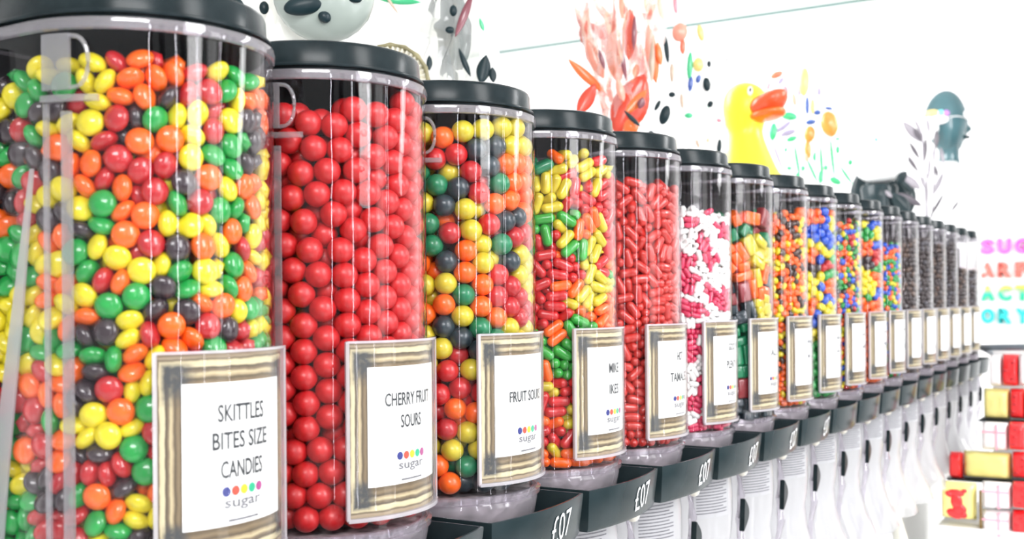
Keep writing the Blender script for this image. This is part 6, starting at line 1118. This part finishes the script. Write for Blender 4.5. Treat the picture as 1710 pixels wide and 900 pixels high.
bm = bmesh.new(); tube(bm, [cc - Vector(b_) + (ax * math.cos(PI * i / 24) + Uv * math.sin(PI * i / 24)) * rad * 0.95 for i in range(25)], [0.0022 + 0.0012 * (i % 3 == 0) for i in range(25)], 8)
link('rim', mesh_from(bm), mat('olive_brown', (0.28, 0.25, 0.13), 0.5, var=0.35, scale=60), r)
bm = bmesh.new(); tube(bm, [cc - Vector(b_), (cc.x - b_[0], cc.y - b_[1], 0.0)], 0.003, 8); link('stick', mesh_from(bm), PAPER, r)
# 3 tall bag with a lollipop
b_ = base_at(768, X1); r = empty('gift_bag', b_); tag(r, 'tall clear cellophane bag with a dark-striped lollipop, above the third bin', 'gift bag', 'wrapped gifts on the cabinet')
link('wrap', bag_mesh(0.048, 0.045, 0.33, 8, 0.12, 0.84, 4.1, 0.008), wrap_mat('clear_white_film', [(0.0, (0.05, 0.08, 0.08), 0.95), (0.33, (0.80, 0.82, 0.76), 0.6), (0.39, (0.94, 0.94, 0.92), 0.45), (0.62, (0.86, 0.84, 0.76), 0.6), (0.68, (0.30, 0.33, 0.32), 0.9)], scale=16, seed=2.2), r)
blob(r, 'oval_candy', (757, 18), 13, 19, TEAL_D, X1, 0.056); blob(r, 'oval_candy', (751, 50), 15, 12, TEAL_D, X1, 0.056)
leaf(r, 'dark_ribbon', (790, -14), (760, 62), 14, PURF, X1, 0.058); leaf(r, 'dark_leaf', (812, 92), (803, 140), 24, TEAL_D, X1, 0.058); leaf(r, 'dark_leaf', (766, 80), (786, 128), 10, TEAL_D, X1, 0.058)
leaf(r, 'dark_leaf', (717, 92), (717, 118), 10, TEAL_D, X1, 0.06); leaf(r, 'dark_leaf', (822, 112), (824, 138), 13, TEAL_D, X1, 0.058); leaf(r, 'green_ribbon', (801, 30), (808, 52), 7, GRNF, X1, 0.058); leaf(r, 'green_ribbon', (618, -8), (704, 4), 14, GRNF, X1, 0.062); leaf(r, 'thin_stick', (640, -14), (666, 24), 5, TANF, X1, 0.062)
# 4 red foil bouquet
b_ = base_at(1040, X1); r = empty('foil_bouquet', b_); tag(r, 'red and orange foil bouquet with petals fanning upwards, above the fifth bin', 'bouquet', 'wrapped bouquets on the cabinet')
link('wrap', bag_mesh(0.052, 0.050, 0.36, 10, 0.14, 0.34, 2.6, 0.008, top=1.15), wrap_mat('red_printed_film', [(0.0, (0.62, 0.10, 0.06), 0.85), (0.36, (0.85, 0.35, 0.22), 0.55), (0.42, (0.95, 0.93, 0.90), 0.16), (0.60, (0.92, 0.55, 0.42), 0.35), (0.65, (0.70, 0.12, 0.07), 0.8)], scale=24, seed=1.1, stretch=(1, 1, 0.3)), r)
for p0, p1, w_, m_, of in (((948, 98), (1010, 154), 17, ORF, .02), ((964, 192), (994, 140), 26, REDF, .02), ((980, 66), (1008, 132), 22, SALF, .02), ((1020, 52), (1034, 140), 30, SALF, .03), ((1034, 60), (1046, 136), 9, PURF, .055),
        ((1052, 14), (1050, 100), 26, REDF, .03), ((1060, 24), (1058, 84), 8, PURF, .06), ((1082, 40), (1096, 140), 22, ORF, .02), ((1090, 60), (1088, 142), 9, TANF, .05), ((1076, 124), (1028, 226), 62, REDF, .03), ((1080, 150), (1044, 190), 18, ORF, .075),  # last orange petal is a painted highlight on the big red one
        ((1042, 184), (1070, 212), 8, TEAL_D, .08), ((1074, 162), (1068, 182), 13, PURF, .08), ((1098, 70), (1104, 110), 12, ORF, .02), ((986, -10), (1026, 44), 13, SALF, .02), ((986, 38), (1010, 66), 14, REDF, .02), ((1036, -12), (1040, 32), 9, ORF, .02), ((1078, -12), (1081, 24), 9, PALO, .0), ((1100, -6), (1108, 34), 11, PALO, .0), ((1000, 82), (1010, 116), 8, PURF, .055),
        ((1046, 200), (1062, 222), 30, ORF, .06), ((1010, 22), (1024, 70), 10, PALO, .02), ((1064, 106), (1060, 130), 12, PALO, .03), ((1030, 130), (1042, 170), 14, SALF, .06)):
    leaf(r, 'petal', p0, p1, w_, m_, X1, of)
# 5 mixed bouquet
b_ = base_at(1166, X1); r = empty('candy_bouquet', b_); tag(r, 'clear-wrapped bouquet of small mixed candies beside the yellow duck', 'bouquet', 'wrapped bouquets on the cabinet')
link('wrap', bag_mesh(0.050, 0.045, 0.33, 9, 0.12, 0.86, 5.5, 0.008), wrap_mat('faint_printed_film', [(0.0, (0.05, 0.08, 0.09), 0.9), (0.30, (0.55, 0.45, 0.36), 0.5), (0.34, (0.95, 0.95, 0.93), 0.14), (0.67, (0.30, 0.60, 0.45), 0.5), (0.71, (0.8, 0.4, 0.35), 0.6)], scale=26, seed=3.4, stretch=(1, 1, 0.5)), r)
for c, w_, h_, m_, ro in (((1135, 54), 26, 32, SALF, .2), ((1140, 78), 10, 26, CORF, 0), ((1113, 82), 9, 48, TEAL_D, -.1), ((1152, 110), 10, 48, GRNF, .05), ((1153, 140), 9, 26, BLUF, .1), ((1166, 108), 18, 24, YELF, 0), ((1166, 132), 9, 14, BLUF, .3),
        ((1122, 158), 12, 10, TEAL_D, 0), ((1110, 192), 18, 34, TEAL_D, .3), ((1098, 176), 8, 20, TEAL_D, .5), ((1087, 222), 10, 8, TEAL_D, 0), ((1184, 107), 7, 11, TEAL_D, 0), ((1180, 141), 13, 24, TEAL_D, -.1), ((1186, 174), 10, 12, TEAL_D, .4), ((1150, 193), 14, 10, GRNF, 0),
        ((1201, 201), 9, 7, PNKF, .3), ((1122, 122), 8, 32, TANF, 0), ((1139, 168), 7, 24, TANF, -.1), ((1165, 240), 6, 14, TANF, -.4), ((1170, 55), 12, 28, YELF, -.2), ((1201, 245), 8, 26, TEAL_D, .1), ((1128, 8), 8, 30, PNKF, -.1), ((1182, 234), 6, 8, PALO, 0)):
    blob(r, 'wrapped_candy', c, w_, h_, m_, X1, 0.058, ro)
# 6 duck
cp, s_ = spot(1250, 300, x=-0.74); u = s_ / 1850
r = empty('rubber_duck', (cp.x, cp.y, SH), TH - 0.85); tag(r, 'big yellow rubber duck with an orange-red bill behind the bins', 'toy duck')
YD = mat('yellow_rubber', (0.95, 0.86, 0.035), 0.35, coat=0.1, var=0.03, scale=4); YD.node_tree.nodes['Principled BSDF'].inputs['Subsurface Weight'].default_value = 0.1
zt = lambda py: (500.3 - 0.0083 * 395 - py) * u - 0.10      # height above the shelf
bm = bmesh.new()
prof = [(0, 0), (60, 0), (72, 10), (74, 40), (68, 90)]
ringz = [(0.0, 0.058, -0.012), (0.012, 0.075, -0.012), (0.05, 0.088, -0.008), (0.09, 0.088, -0.002), (0.13, 0.080, 0.0), (zt(296), 0.0600, -0.004), (zt(272), 0.052, -0.006), (zt(248), 0.043, -0.008), (zt(228), 0.0375, -0.010), (zt(218), 0.0368, -0.010), (zt(206), 0.0395, -0.008), (zt(190), 0.0440, -0.007), (zt(172), 0.0450, -0.007), (zt(156), 0.0405, -0.007), (zt(146), 0.031, -0.007), (zt(139), 0.016, -0.007), (zt(137), 0.0, -0.007)]
rings = []
for z, rr_, cxx in ringz:
    if rr_ == 0: rings.append([bm.verts.new((cxx, 0, z))]); continue
    fl = 1.0 if z > zt(215) else 1.0 + 0.35 * max(0, 1 - z / max(zt(215), .01))
    rings.append([bm.verts.new((cxx + rr_ * fl * math.cos(2 * PI * k / 36), rr_ * math.sin(2 * PI * k / 36), z)) for k in range(36)])
for a, b in zip(rings, rings[1:]):
    for k in range(36):
        if len(b) == 1: bm.faces.new((a[k], a[(k + 1) % 36], b[0]))
        else: bm.faces.new((a[k], a[(k + 1) % 36], b[(k + 1) % 36], b[k]))
bm.faces.new(rings[0][::-1])
o = link('body', mesh_from(bm), YD, r); md = o.modifiers.new('s', 'SUBSURF'); md.levels = md.render_levels = 2
RB_ = mat('orange_red_bill', (0.85, 0.085, 0.02), 0.3, coat=0.2, var=0.08, scale=20)
for zc_, thick, lift, nm in ((zt(180), 0.0225, 0.45, 'upper_bill'), (zt(197), 0.0125, 0.15, 'lower_bill')):
    bm = bmesh.new()
    def fn(p):
        q = p.copy()
        if q.x > 0: q.z += 0.35 * q.x * q.x
        q.x = q.x if q.x > 0 else q.x * 0.9
        return q
    ellipsoid(bm, (0.047, 0, zc_), (0.046 if nm[0] == 'u' else 0.038, 0.034, thick), 3, Matrix.Rotation(-lift * 0.6, 4, 'Y'), fn)
    link(nm, mesh_from(bm), RB_ if nm[0] == 'u' else mat('orange_bill', (0.90, 0.15, 0.02), 0.3, coat=0.2, var=0.06, scale=20), r)
for sgn in (-1, 1):
    bm = bmesh.new(); ellipsoid(bm, (0.026, sgn * 0.0275, zt(158)), (0.009, 0.005, 0.010), 2, Matrix.Rotation(sgn * 0.7, 4, 'Z'))
    e_ = link('eye', mesh_from(bm), PAPER, r)
    bm = bmesh.new(); ellipsoid(bm, (0.0295, sgn * 0.0315, zt(157)), (0.0042, 0.003, 0.0055), 2, Matrix.Rotation(sgn * 0.7, 4, 'Z')); link('pupil', mesh_from(bm), TEAL_D, e_)
# 7 lollipop bouquet right of the duck
b_ = base_at(1352, X1); r = empty('lollipop_bouquet', b_); tag(r, 'clear-wrapped bouquet of orange, green and yellow lollipops, right of the duck', 'bouquet', 'wrapped bouquets on the cabinet')
link('wrap', bag_mesh(0.085, 0.06, 0.34, 10, 0.12, 0.40, 7.7, 0.010, top=0.9), wrap_mat('green_flecked_film', [(0.0, (0.03, 0.30, 0.16), 0.8), (0.32, (0.50, 0.75, 0.60), 0.4), (0.37, (0.95, 0.96, 0.95), 0.14), (0.66, (0.62, 0.60, 0.75), 0.35), (0.71, (0.2, 0.55, 0.35), 0.6)], scale=24, seed=6.4, stretch=(1, 1, 0.45)), r)
for c, w_, h_, m_, ro in (((1297, 125), 21, 11, CORF, -.35), ((1283, 145), 6, 16, PNKF, .3), ((1304, 135), 8, 14, LAVF, .7), ((1312, 150), 8, 16, PNKF, -.3), ((1326, 166), 8, 22, TANF, -.2), ((1343, 137), 17, 48, YELF, .05), ((1336, 138), 7, 52, LAVF, .1), ((1348, 176), 7, 30, BLUF, 0), ((1357, 178), 8, 26, YELF, 0),
        ((1368, 153), 7, 14, LAVF, 0), ((1354, 204), 17, 9, BLUF, -.1), ((1365, 188), 12, 9, BLUF, 0), ((1384, 181), 13, 6, BLUF, .2), ((1385, 207), 28, 44, ORSF, -.2), ((1352, 224), 18, 28, ORSF, .1), ((1349, 250), 11, 32, ORSF, -.05), ((1347, 262), 8, 16, TANF, 0), ((1318, 194), 26, 14, GRNF, .2), ((1291, 220), 13, 30, GRNF, .1), ((1308, 212), 30, 9, LAVF, -.6), ((1316, 222), 26, 10, LAVF, -.3), ((1322, 232), 18, 9, GRNF, -.3),
        ((1312, 250), 5, 8, GRNF, 0), ((1318, 281), 9, 6, GRNF, 0), ((1341, 281), 7, 9, GRNF, 0), ((1379, 280), 7, 9, GRNF, 0), ((1399, 250), 7, 13, GRNF, 0), ((1420, 271), 8, 10, GRNF, 0), ((1395, 302), 20, 11, GRNF, .5), ((1399, 232), 8, 5, GRNF, 0), ((1370, 296), 7, 22, GRNF, 0), ((1333, 296), 6, 16, GRNF, -.3), ((1360, 262), 6, 14, GRNF, 0)):
    blob(r, 'lollipop', c, w_, h_, m_, X1, 0.075, ro)
for p0, p1 in (((1288, 232), (1310, 292)), ((1326, 236), (1336, 300)), ((1386, 226), (1394, 300)), ((1370, 240), (1374, 306)), ((1346, 262), (1366, 306)), ((1402, 276), (1424, 308))): leaf(r, 'stem', p0, p1, 5, GRNF if p0[0] > 1320 else LAVF, X1, 0.07)
# 8 globe on a black stand
gp, s_ = spot(1468, 262, x=X1); u = s_ / 1850
r = empty('white_globe', (gp.x, gp.y, gp.z - 46 * u)); tag(r, 'glossy white ball held by the black stand', 'ball')
bm = bmesh.new(); ellipsoid(bm, (0, 0, 46 * u), (46 * u, 46 * u, 46 * u), 4); link('ball', mesh_from(bm), mat('white_gloss', (0.90, 0.91, 0.92), 0.15, coat=0.5, var=0.01, scale=3), r)
blob(r, 'logo_mark', (1487, 243), 20, 6, mat('pale_teal', (0.45, 0.78, 0.80), 0.4, var=0.05), X1, 0.078, .25); blob(r, 'logo_mark', (1463, 233), 6, 8, mat('green_mark', (0.10, 0.60, 0.50), 0.4, var=0.05), X1, 0.078, 0)
r = empty('ball_stand', (gp.x, gp.y, SH)); tag(r, 'black bowl-shaped stand with glossy fins under the white ball', 'stand')
bm = bmesh.new(); zb_ = gp.z - SH; R_ = 46 * u
lathe(bm, [(0, 0), (R_ * 0.80, 0), (R_ * 0.78, 0.01), (R_ * 0.62, zb_ - R_ * 1.5), (R_ * 0.66, zb_ - R_ * 1.15), (R_ * 0.60, zb_ - R_ * 1.03), (R_ * 0.40, zb_ - R_ * 1.02), (0, zb_ - R_ * 1.01)], 36)
link('bowl', mesh_from(bm, ang=0.7), BLACKG, r)
for p0, p1, w_, m_ in (((1497, 306), (1514, 286), 16, BLACKG), ((1500, 296), (1524, 322), 12, BLACKG), ((1490, 322), (1520, 356), 26, BLACKG), ((1440, 366), (1437, 284), 36, BLACKG), ((1462, 366), (1452, 296), 40, BLACKG), ((1506, 372), (1506, 288), 46, BLACKG), ((1484, 366), (1490, 300), 40, BLACKG), ((1504, 290), (1538, 316), 15, GREYL), ((1498, 322), (1540, 344), 13, GREYP), ((1478, 318), (1490, 330), 7, GREYL)): leaf(r, 'fin', p0, p1, w_, m_, X1, -0.085 if p0[1] > 360 else 0.05)
# 9 silver leaves
b_ = base_at(1550, X1); r = empty('silver_plant', b_); tag(r, 'artificial plant with silver-grey feathery leaves between ball and mannequin', 'plant')
bm = bmesh.new()
for i, (a, b) in enumerate((((1549, 372), (1540, 222)), ((1552, 372), (1562, 232)), ((1550, 372), (1548, 290)))):
    p0, _ = spot(*a, x=X1); p1, _ = spot(*b, x=X1); p0.z = SH; tube(bm, [p0 - Vector(b_), (p0 + p1) / 2 - Vector(b_) + Vector((0, 0.004, 0)), p1 - Vector(b_)], 0.003, 8)
link('stem', mesh_from(bm), GREYL, r)
for p0, p1, w_, m_ in (((1507, 202), (1541, 238), 15, GREYL), ((1526, 214), (1541, 238), 12, GREYP), ((1518, 236), (1536, 266), 7, GREYP), ((1511, 254), (1534, 288), 7, GREYP), ((1564, 216), (1563, 247), 9, GREYP), ((1546, 230), (1543, 272), 8, GREYP), ((1571, 246), (1576, 275), 6, GREYL), ((1560, 246), (1559, 270), 6, GREYL),
        ((1576, 286), (1558, 326), 9, GREYL), ((1561, 276), (1566, 296), 6, GREYP), ((1578, 320), (1552, 364), 6, GREYP), ((1547, 300), (1549, 342), 5, GREYL), ((1602, 334), (1588, 354), 5, GREYP), ((1548, 196), (1552, 224), 7, GREYL), ((1526, 196), (1540, 226), 6, GREYL), ((1553, 262), (1550, 300), 6, GREYL), ((1536, 290), (1546, 318), 6, GREYL)):
    leaf(r, 'leaf', p0, p1, w_, m_, X1, 0.0)
# 10 mannequin bust
hp, s_ = spot(1580, 205, x=X1); u = s_ / 1850
r = empty('mannequin_bust', (hp.x, hp.y, SH), TH - 0.15); tag(r, 'teal-grey glossy mannequin bust with white torso and white glasses, seen in profile', 'mannequin')
hz = hp.z - SH
HM = mat('teal_gloss', (0.045, 0.12, 0.14), 0.25, coat=0.4, var=0.3, scale=9)
bm = bmesh.new()
def fn(p):
    q = p.copy()
    q.x *= 1.0 if q.z > 0.1 else 1.0 + 0.12 * (q.z - 0.1)
    if q.x > 0: q.y *= 1 - 0.22 * q.x; q.x *= 0.93
    if q.z < -0.3 and q.x < 0: q.x *= 0.62 + 0.38 * max(0, 1 + (q.z + 0.3) / 0.7)
    g = lambda x, z, s: math.exp(-(((q.z - z) / s) ** 2 + (q.y / (s * 0.9)) ** 2)) if q.x > 0 else 0
    q.x += 0.26 * g(1, -0.22, 0.13) + 0.08 * g(1, 0.10, 0.22) + 0.10 * g(1, -0.50, 0.10) + 0.13 * g(1, -0.80, 0.20) - 0.06 * g(1, -0.02, 0.09)
    return q
ellipsoid(bm, (0, 0, hz), (36 * u, 30 * u, 54 * u), 5, None, fn); link('head', mesh_from(bm), HM, r)
bm = bmesh.new(); lathe(bm, [(0.0, hz - 30 * u), (17 * u, hz - 32 * u), (16 * u, hz - 58 * u), (19 * u, hz - 78 * u), (0, hz - 80 * u)], 28, 4 * u, 0); link('neck', mesh_from(bm), HM, r)
bm = bmesh.new()
rg = []
for z, rx, ry in ((0, 46 * u, 70 * u), (hz * 0.3, 50 * u, 80 * u), (hz - 110 * u, 46 * u, 84 * u), (hz - 86 * u, 34 * u, 62 * u), (hz - 72 * u, 22 * u, 26 * u), (hz - 66 * u, 18 * u, 20 * u)): rg.append([bm.verts.new((rx * math.cos(2 * PI * k / 28), ry * math.sin(2 * PI * k / 28), max(z, 0))) for k in range(28)])
for a, b in zip(rg, rg[1:]):
    for k in range(28): bm.faces.new((a[k], a[(k + 1) % 28], b[(k + 1) % 28], b[k]))
bm.faces.new(rg[0][::-1]); bm.faces.new(rg[-1]); link('torso', mesh_from(bm), WHITE_S, r)
bm = bmesh.new()
for sgn in (-1, 1): ellipsoid(bm, (29 * u, sgn * 15 * u, hz + 10 * u), (5 * u, 10 * u, 8 * u), 2, Matrix.Rotation(sgn * 0.5, 4, 'Z'))
tube(bm, [(28 * u, -18 * u, hz + 5 * u), (10 * u, -30 * u, hz + 6 * u), (-12 * u, -30 * u, hz + 4 * u)], 0.8 * u, 8); tube(bm, [(28 * u, 18 * u, hz + 5 * u), (10 * u, 30 * u, hz + 6 * u), (-12 * u, 30 * u, hz + 4 * u)], 0.8 * u, 8)
link('glasses', mesh_from(bm), WHITE_S, r)
bm = bmesh.new(); ellipsoid(bm, (33 * u, 0, hz - 25 * u), (5 * u, 9 * u, 3 * u), 2); link('lips', mesh_from(bm), TEAL_D, r)
for c, w_, h_, m_ in (((1552, 214), 30, 40, WHITE_S), ((1557, 190), 24, 14, YELF), ((1571, 189), 12, 12, mat('cyan_bead', (0.2, 0.7, 0.75), 0.3, var=0.05)), ((1580, 189), 11, 11, mat('violet_bead', (0.45, 0.2, 0.6), 0.3, var=0.05)), ((1566, 200), 34, 16, WHITE_S)): blob(r, 'ear_ornament', c, w_, h_, m_, X1, 0.085)

# ------------------------------------------------------------------ wall sign
SIGNC = [(0.95, 0.18, 0.72), (0.98, 0.20, 0.16), (0.08, 0.80, 0.22), (0.03, 0.72, 0.72)]
p0, _ = spot(1670, 411, y=FAR - 0.03); r = empty('wall_sign', (p0.x, FAR - 0.02, p0.z)); tag(r, 'sign of four rows of pink, salmon, green and cyan letters on far wall', 'wall sign')
for i, row in enumerate(('SUG', 'ARF', 'ACT', 'ORY')):
    zc_ = (0.2057, 0.1085, 0.0113, -0.0834)[i] - 0.2057
    for j, chh in enumerate(row):
        me, pts = text_mesh(chh, 0.062, 0.050, stroke=0.05)
        bm = bmesh.new(); bm.from_mesh(me)
        for v, (x, y) in zip(bm.verts, pts): v.co = (x, 0.0, y)
        res = bmesh.ops.extrude_face_region(bm, geom=bm.faces[:]); bmesh.ops.translate(bm, verts=[g for g in res['geom'] if isinstance(g, bmesh.types.BMVert)], vec=(0, 0.018, 0))
        me = mesh_from(bm, False); m_ = mat('sign_paint_%d' % i, SIGNC[i], 0.5, var=0.04, scale=10)
        if i == 2:
            m_ = MATS.get('sign_green_yellow')
            if not m_:
                m_ = bpy.data.materials.new('sign_green_yellow'); m_.use_nodes = True; nt = m_.node_tree; MATS['sign_green_yellow'] = m_
                tc = nt.nodes.new('ShaderNodeTexCoord'); sp_ = nt.nodes.new('ShaderNodeSeparateXYZ'); rp_ = nt.nodes.new('ShaderNodeValToRGB')
                mr = nt.nodes.new('ShaderNodeMapRange'); mr.inputs[1].default_value = -0.03; mr.inputs[2].default_value = 0.03
                rp_.color_ramp.elements[0].color = (0.03, 0.78, 0.40, 1); rp_.color_ramp.elements[1].color = (0.90, 0.85, 0.10, 1); rp_.color_ramp.elements[0].position = 0.45; rp_.color_ramp.elements[1].position = 0.95
                nt.links.new(tc.outputs['Object'], sp_.inputs[0]); nt.links.new(sp_.outputs[2], mr.inputs[0]); nt.links.new(mr.outputs[0], rp_.inputs[0]); nt.links.new(rp_.outputs[0], nt.nodes['Principled BSDF'].inputs['Base Color'])
        o = link('letter', me, m_, r, (-0.052 + 0.0665 * j, 0, zc_))

# ------------------------------------------------------------------ stepped rack of packaged sweets in the aisle
o = empty('display_rack', (-0.25, 2.35, 0)); tag(o, 'stepped display rack with thin black boards holding red, yellow and white packs', 'display rack')
def rel(x0, y0, z0, x1, y1, z1, b=0.001): return box_mesh(x0 + 0.25, y0 - 2.35, z0, x1 + 0.25, y1 - 2.35, z1, b)
z1_ = spot(1670, 703, y=2.4)[0].z; z2_ = spot(1650, 804, y=2.3)[0].z; z3_ = spot(1600, 873, y=2.2)[0].z - 0.008
zt_ = spot(1670, 588, y=2.4)[0].z
link('board', rel(-0.345, 2.40, z1_ - 0.003, -0.10, 2.56, z1_ + 0.001), BLACK, o)
link('board', rel(-0.392, 2.30, z2_ - 0.003, -0.10, 2.50, z2_ + 0.001), BLACK, o)
link('board', rel(-0.392, 2.20, z3_ - 0.006, -0.10, 2.40, z3_), WHITE_S, o)
link('base', rel(-0.380, 2.215, 0, -0.11, 2.52, z3_ - 0.006, 0.003), WHITE_S, o)
link('back_board', rel(-0.340, 2.560, z3_ - 0.05, -0.10, 2.572, zt_ + 0.002), WHITE_S, o)
bm = bmesh.new(); tube(bm, [(-0.345 + 0.25 + 0.25 * t, 2.45 - 2.35 - 0.03 * math.sin(PI * t), zt_ + 0.006 + 0.004 * math.sin(PI * t)) for t in [i / 10 for i in range(11)]], 0.0065, 10)
tube(bm, [(-0.345 + 0.25, 2.45 - 2.35, zt_ + 0.006), (-0.343 + 0.25, 2.565 - 2.35, zt_ - 0.01)], 0.005, 8)
link('top_rail', mesh_from(bm), mat('grey_rail', (0.16, 0.19, 0.22), 0.4, var=0.1, scale=20), o)
link('post', rel(-0.318, 2.205, z3_, -0.3135, 2.212, z2_ - 0.003), mat('brown_post', (0.20, 0.12, 0.03), 0.5, var=0.2, scale=40), o)
PK = {'red': mat('red_packet', (0.86, 0.025, 0.03), 0.3, coat=0.3, var=0.15, scale=60), 'yellow': mat('yellow_packet', (0.94, 0.84, 0.30), 0.3, coat=0.3, var=0.05, scale=40), 'white': mat('white_packet', (0.92, 0.88, 0.89), 0.3, coat=0.3, var=0.03, scale=40)}
PINK = mat('pink_stripe', (0.88, 0.42, 0.52), 0.4, var=0.1, scale=60)
def packet(px0, py0, px1, py1, y, col, label, mark=None):
    a, _ = spot(px0, py1, y=y); b, _ = spot(px1, py0, y=y); cz = spot((px0 + px1) / 2, py1, y=y)[0].z; tz = spot((px0 + px1) / 2, py0, y=y)[0].z
    w2, h2 = (b.x - a.x) / 2 * 1.0, (tz - cz) / 2 * 1.0; dp = 0.028
    r = empty('candy_packet', ((a.x + b.x) / 2, y + dp, cz)); tag(r, label, 'candy packet', '%s packets on the stepped rack' % col)
    bm = bmesh.new(); n, m_ = 12, 12
    def P(i, j, s):
        uu, vv = -1 + 2 * i / n, -1 + 2 * j / m_
        e = (1 - abs(uu) ** 8) ** 0.5 * (1 - abs(vv) ** 8) ** 0.5
        wr = 0.06 * noise.noise(Vector((uu * 3 + px0, vv * 3 + py0, s)))
        return Vector((uu * w2 * (1 - 0.02 * abs(vv) ** 4), s * dp * (e * (0.92 + wr) + 0.03), h2 + vv * h2 * (1 - 0.02 * abs(uu) ** 4)))
    g = {}
    for s in (-1, 1):
        for i in range(n + 1):
            for j in range(m_ + 1): g[s, i, j] = bm.verts.new(P(i, j, s))
        for i in range(n):
            for j in range(m_): bm.faces.new((g[s, i, j], g[s, i + 1, j], g[s, i + 1, j + 1], g[s, i, j + 1]))
    rim_ = [(i, 0) for i in range(n)] + [(n, j) for j in range(m_)] + [(i, m_) for i in range(n, 0, -1)] + [(0, j) for j in range(m_, 0, -1)]
    for q in range(len(rim_)):
        i, j = rim_[q]; i2, j2 = rim_[(q + 1) % len(rim_)]; bm.faces.new((g[-1, i, j], g[-1, i2, j2], g[1, i2, j2], g[1, i, j]))
    link('pouch', mesh_from(bm), PK[col], r)
    if mark == 'pink':
        bm = bmesh.new()
        add_box(bm, w2 * 0.15, -dp * 1.02, h2 * 0.1, w2 * 0.3, -dp * 0.6, h2 * 1.9); add_box(bm, -w2 * 0.9, -dp * 1.0, h2 * 1.3, w2 * 0.85, -dp * 0.6, h2 * 1.42)
        link('stripe', mesh_from(bm, False), PINK, r)
    if mark == 'figure':
        bm = bmesh.new()
        for cx_, cz_, rx_, rz_, ro in ((-0.05, 1.50, 0.50, 0.20, 0.12), (-0.45, 1.42, 0.25, 0.16, 0.6), (0.40, 1.62, 0.2, 0.12, -0.3), (-0.02, 1.05, 0.36, 0.48, -0.15), (0.15, 0.62, 0.42, 0.36, 0.3), (-0.15, 0.38, 0.5, 0.26, 0.35), (0.35, 0.35, 0.25, 0.2, 0)):
            ellipsoid(bm, (cx_ * w2, -dp * 0.93, cz_ * h2), (rx_ * w2, 0.004, rz_ * h2), 2, Matrix.Rotation(ro, 4, 'Y'))
        link('printed_blot', mesh_from(bm), PK['red'], r)
    if mark == 'blots':
        bm = bmesh.new()
        for q in range(3): ellipsoid(bm, (w2 * random.uniform(-.5, .5), -dp * 0.9, h2 * (0.5 + 0.5 * q)), (w2 * 0.35, 0.003, h2 * 0.12), 2)
        link('printed_blot', mesh_from(bm), mat('deep_red_print', (0.62, 0.02, 0.03), 0.4, var=0.1, scale=60), r)
    return r
T1, T2, T3 = 2.405, 2.305, 2.205
packet(1651, 593, 1671, 646, T1, 'white', 'narrow white packet at the top left of the stepped rack')
packet(1672, 592, 1699, 646, T1, 'red', 'topmost red packet, just under the grey rail', 'blots')
packet(1700, 592, 1730, 646, T1, 'white', 'white packet right of the topmost red one')
packet(1640, 650, 1684, 701, T1, 'yellow', 'upper yellow packet resting on the highest black board')
packet(1685, 650, 1709, 701, T1, 'red', 'red packet on the highest black board beside the yellow one', 'blots')
packet(1710, 650, 1745, 701, T1, 'yellow', 'yellow packet cut by the right edge, on the highest board')
packet(1637, 707, 1681, 754, T2, 'white', 'white packet with pink stripes just under the highest board', 'pink')
packet(1682, 707, 1710, 754, T2, 'red', 'red packet just under the highest black board', 'blots')
packet(1583, 757, 1605, 801, T2, 'red', 'small red packet at the left end of the middle board')
packet(1606, 757, 1687, 801, T2, 'yellow', 'wide yellow packet lying on the middle black board')
packet(1688, 757, 1716, 801, T2, 'red', 'red packet right of the wide yellow packet', 'blots')
packet(1569, 808, 1627, 870, T3, 'yellow', 'yellow packet with a red blot at the lower left', 'figure')
packet(1637, 808, 1687, 852, T3, 'white', 'upper pink-striped white packet under the middle board', 'pink')
packet(1637, 855, 1687, 899, T3, 'white', 'lowest pink-striped white packet at the bottom of the picture', 'pink')
packet(1688, 808, 1718, 852, T3, 'red', 'red packet under the middle board at the right edge', 'blots')
packet(1688, 855, 1718, 899, T3, 'red', 'lowest red packet at the bottom right corner', 'blots')
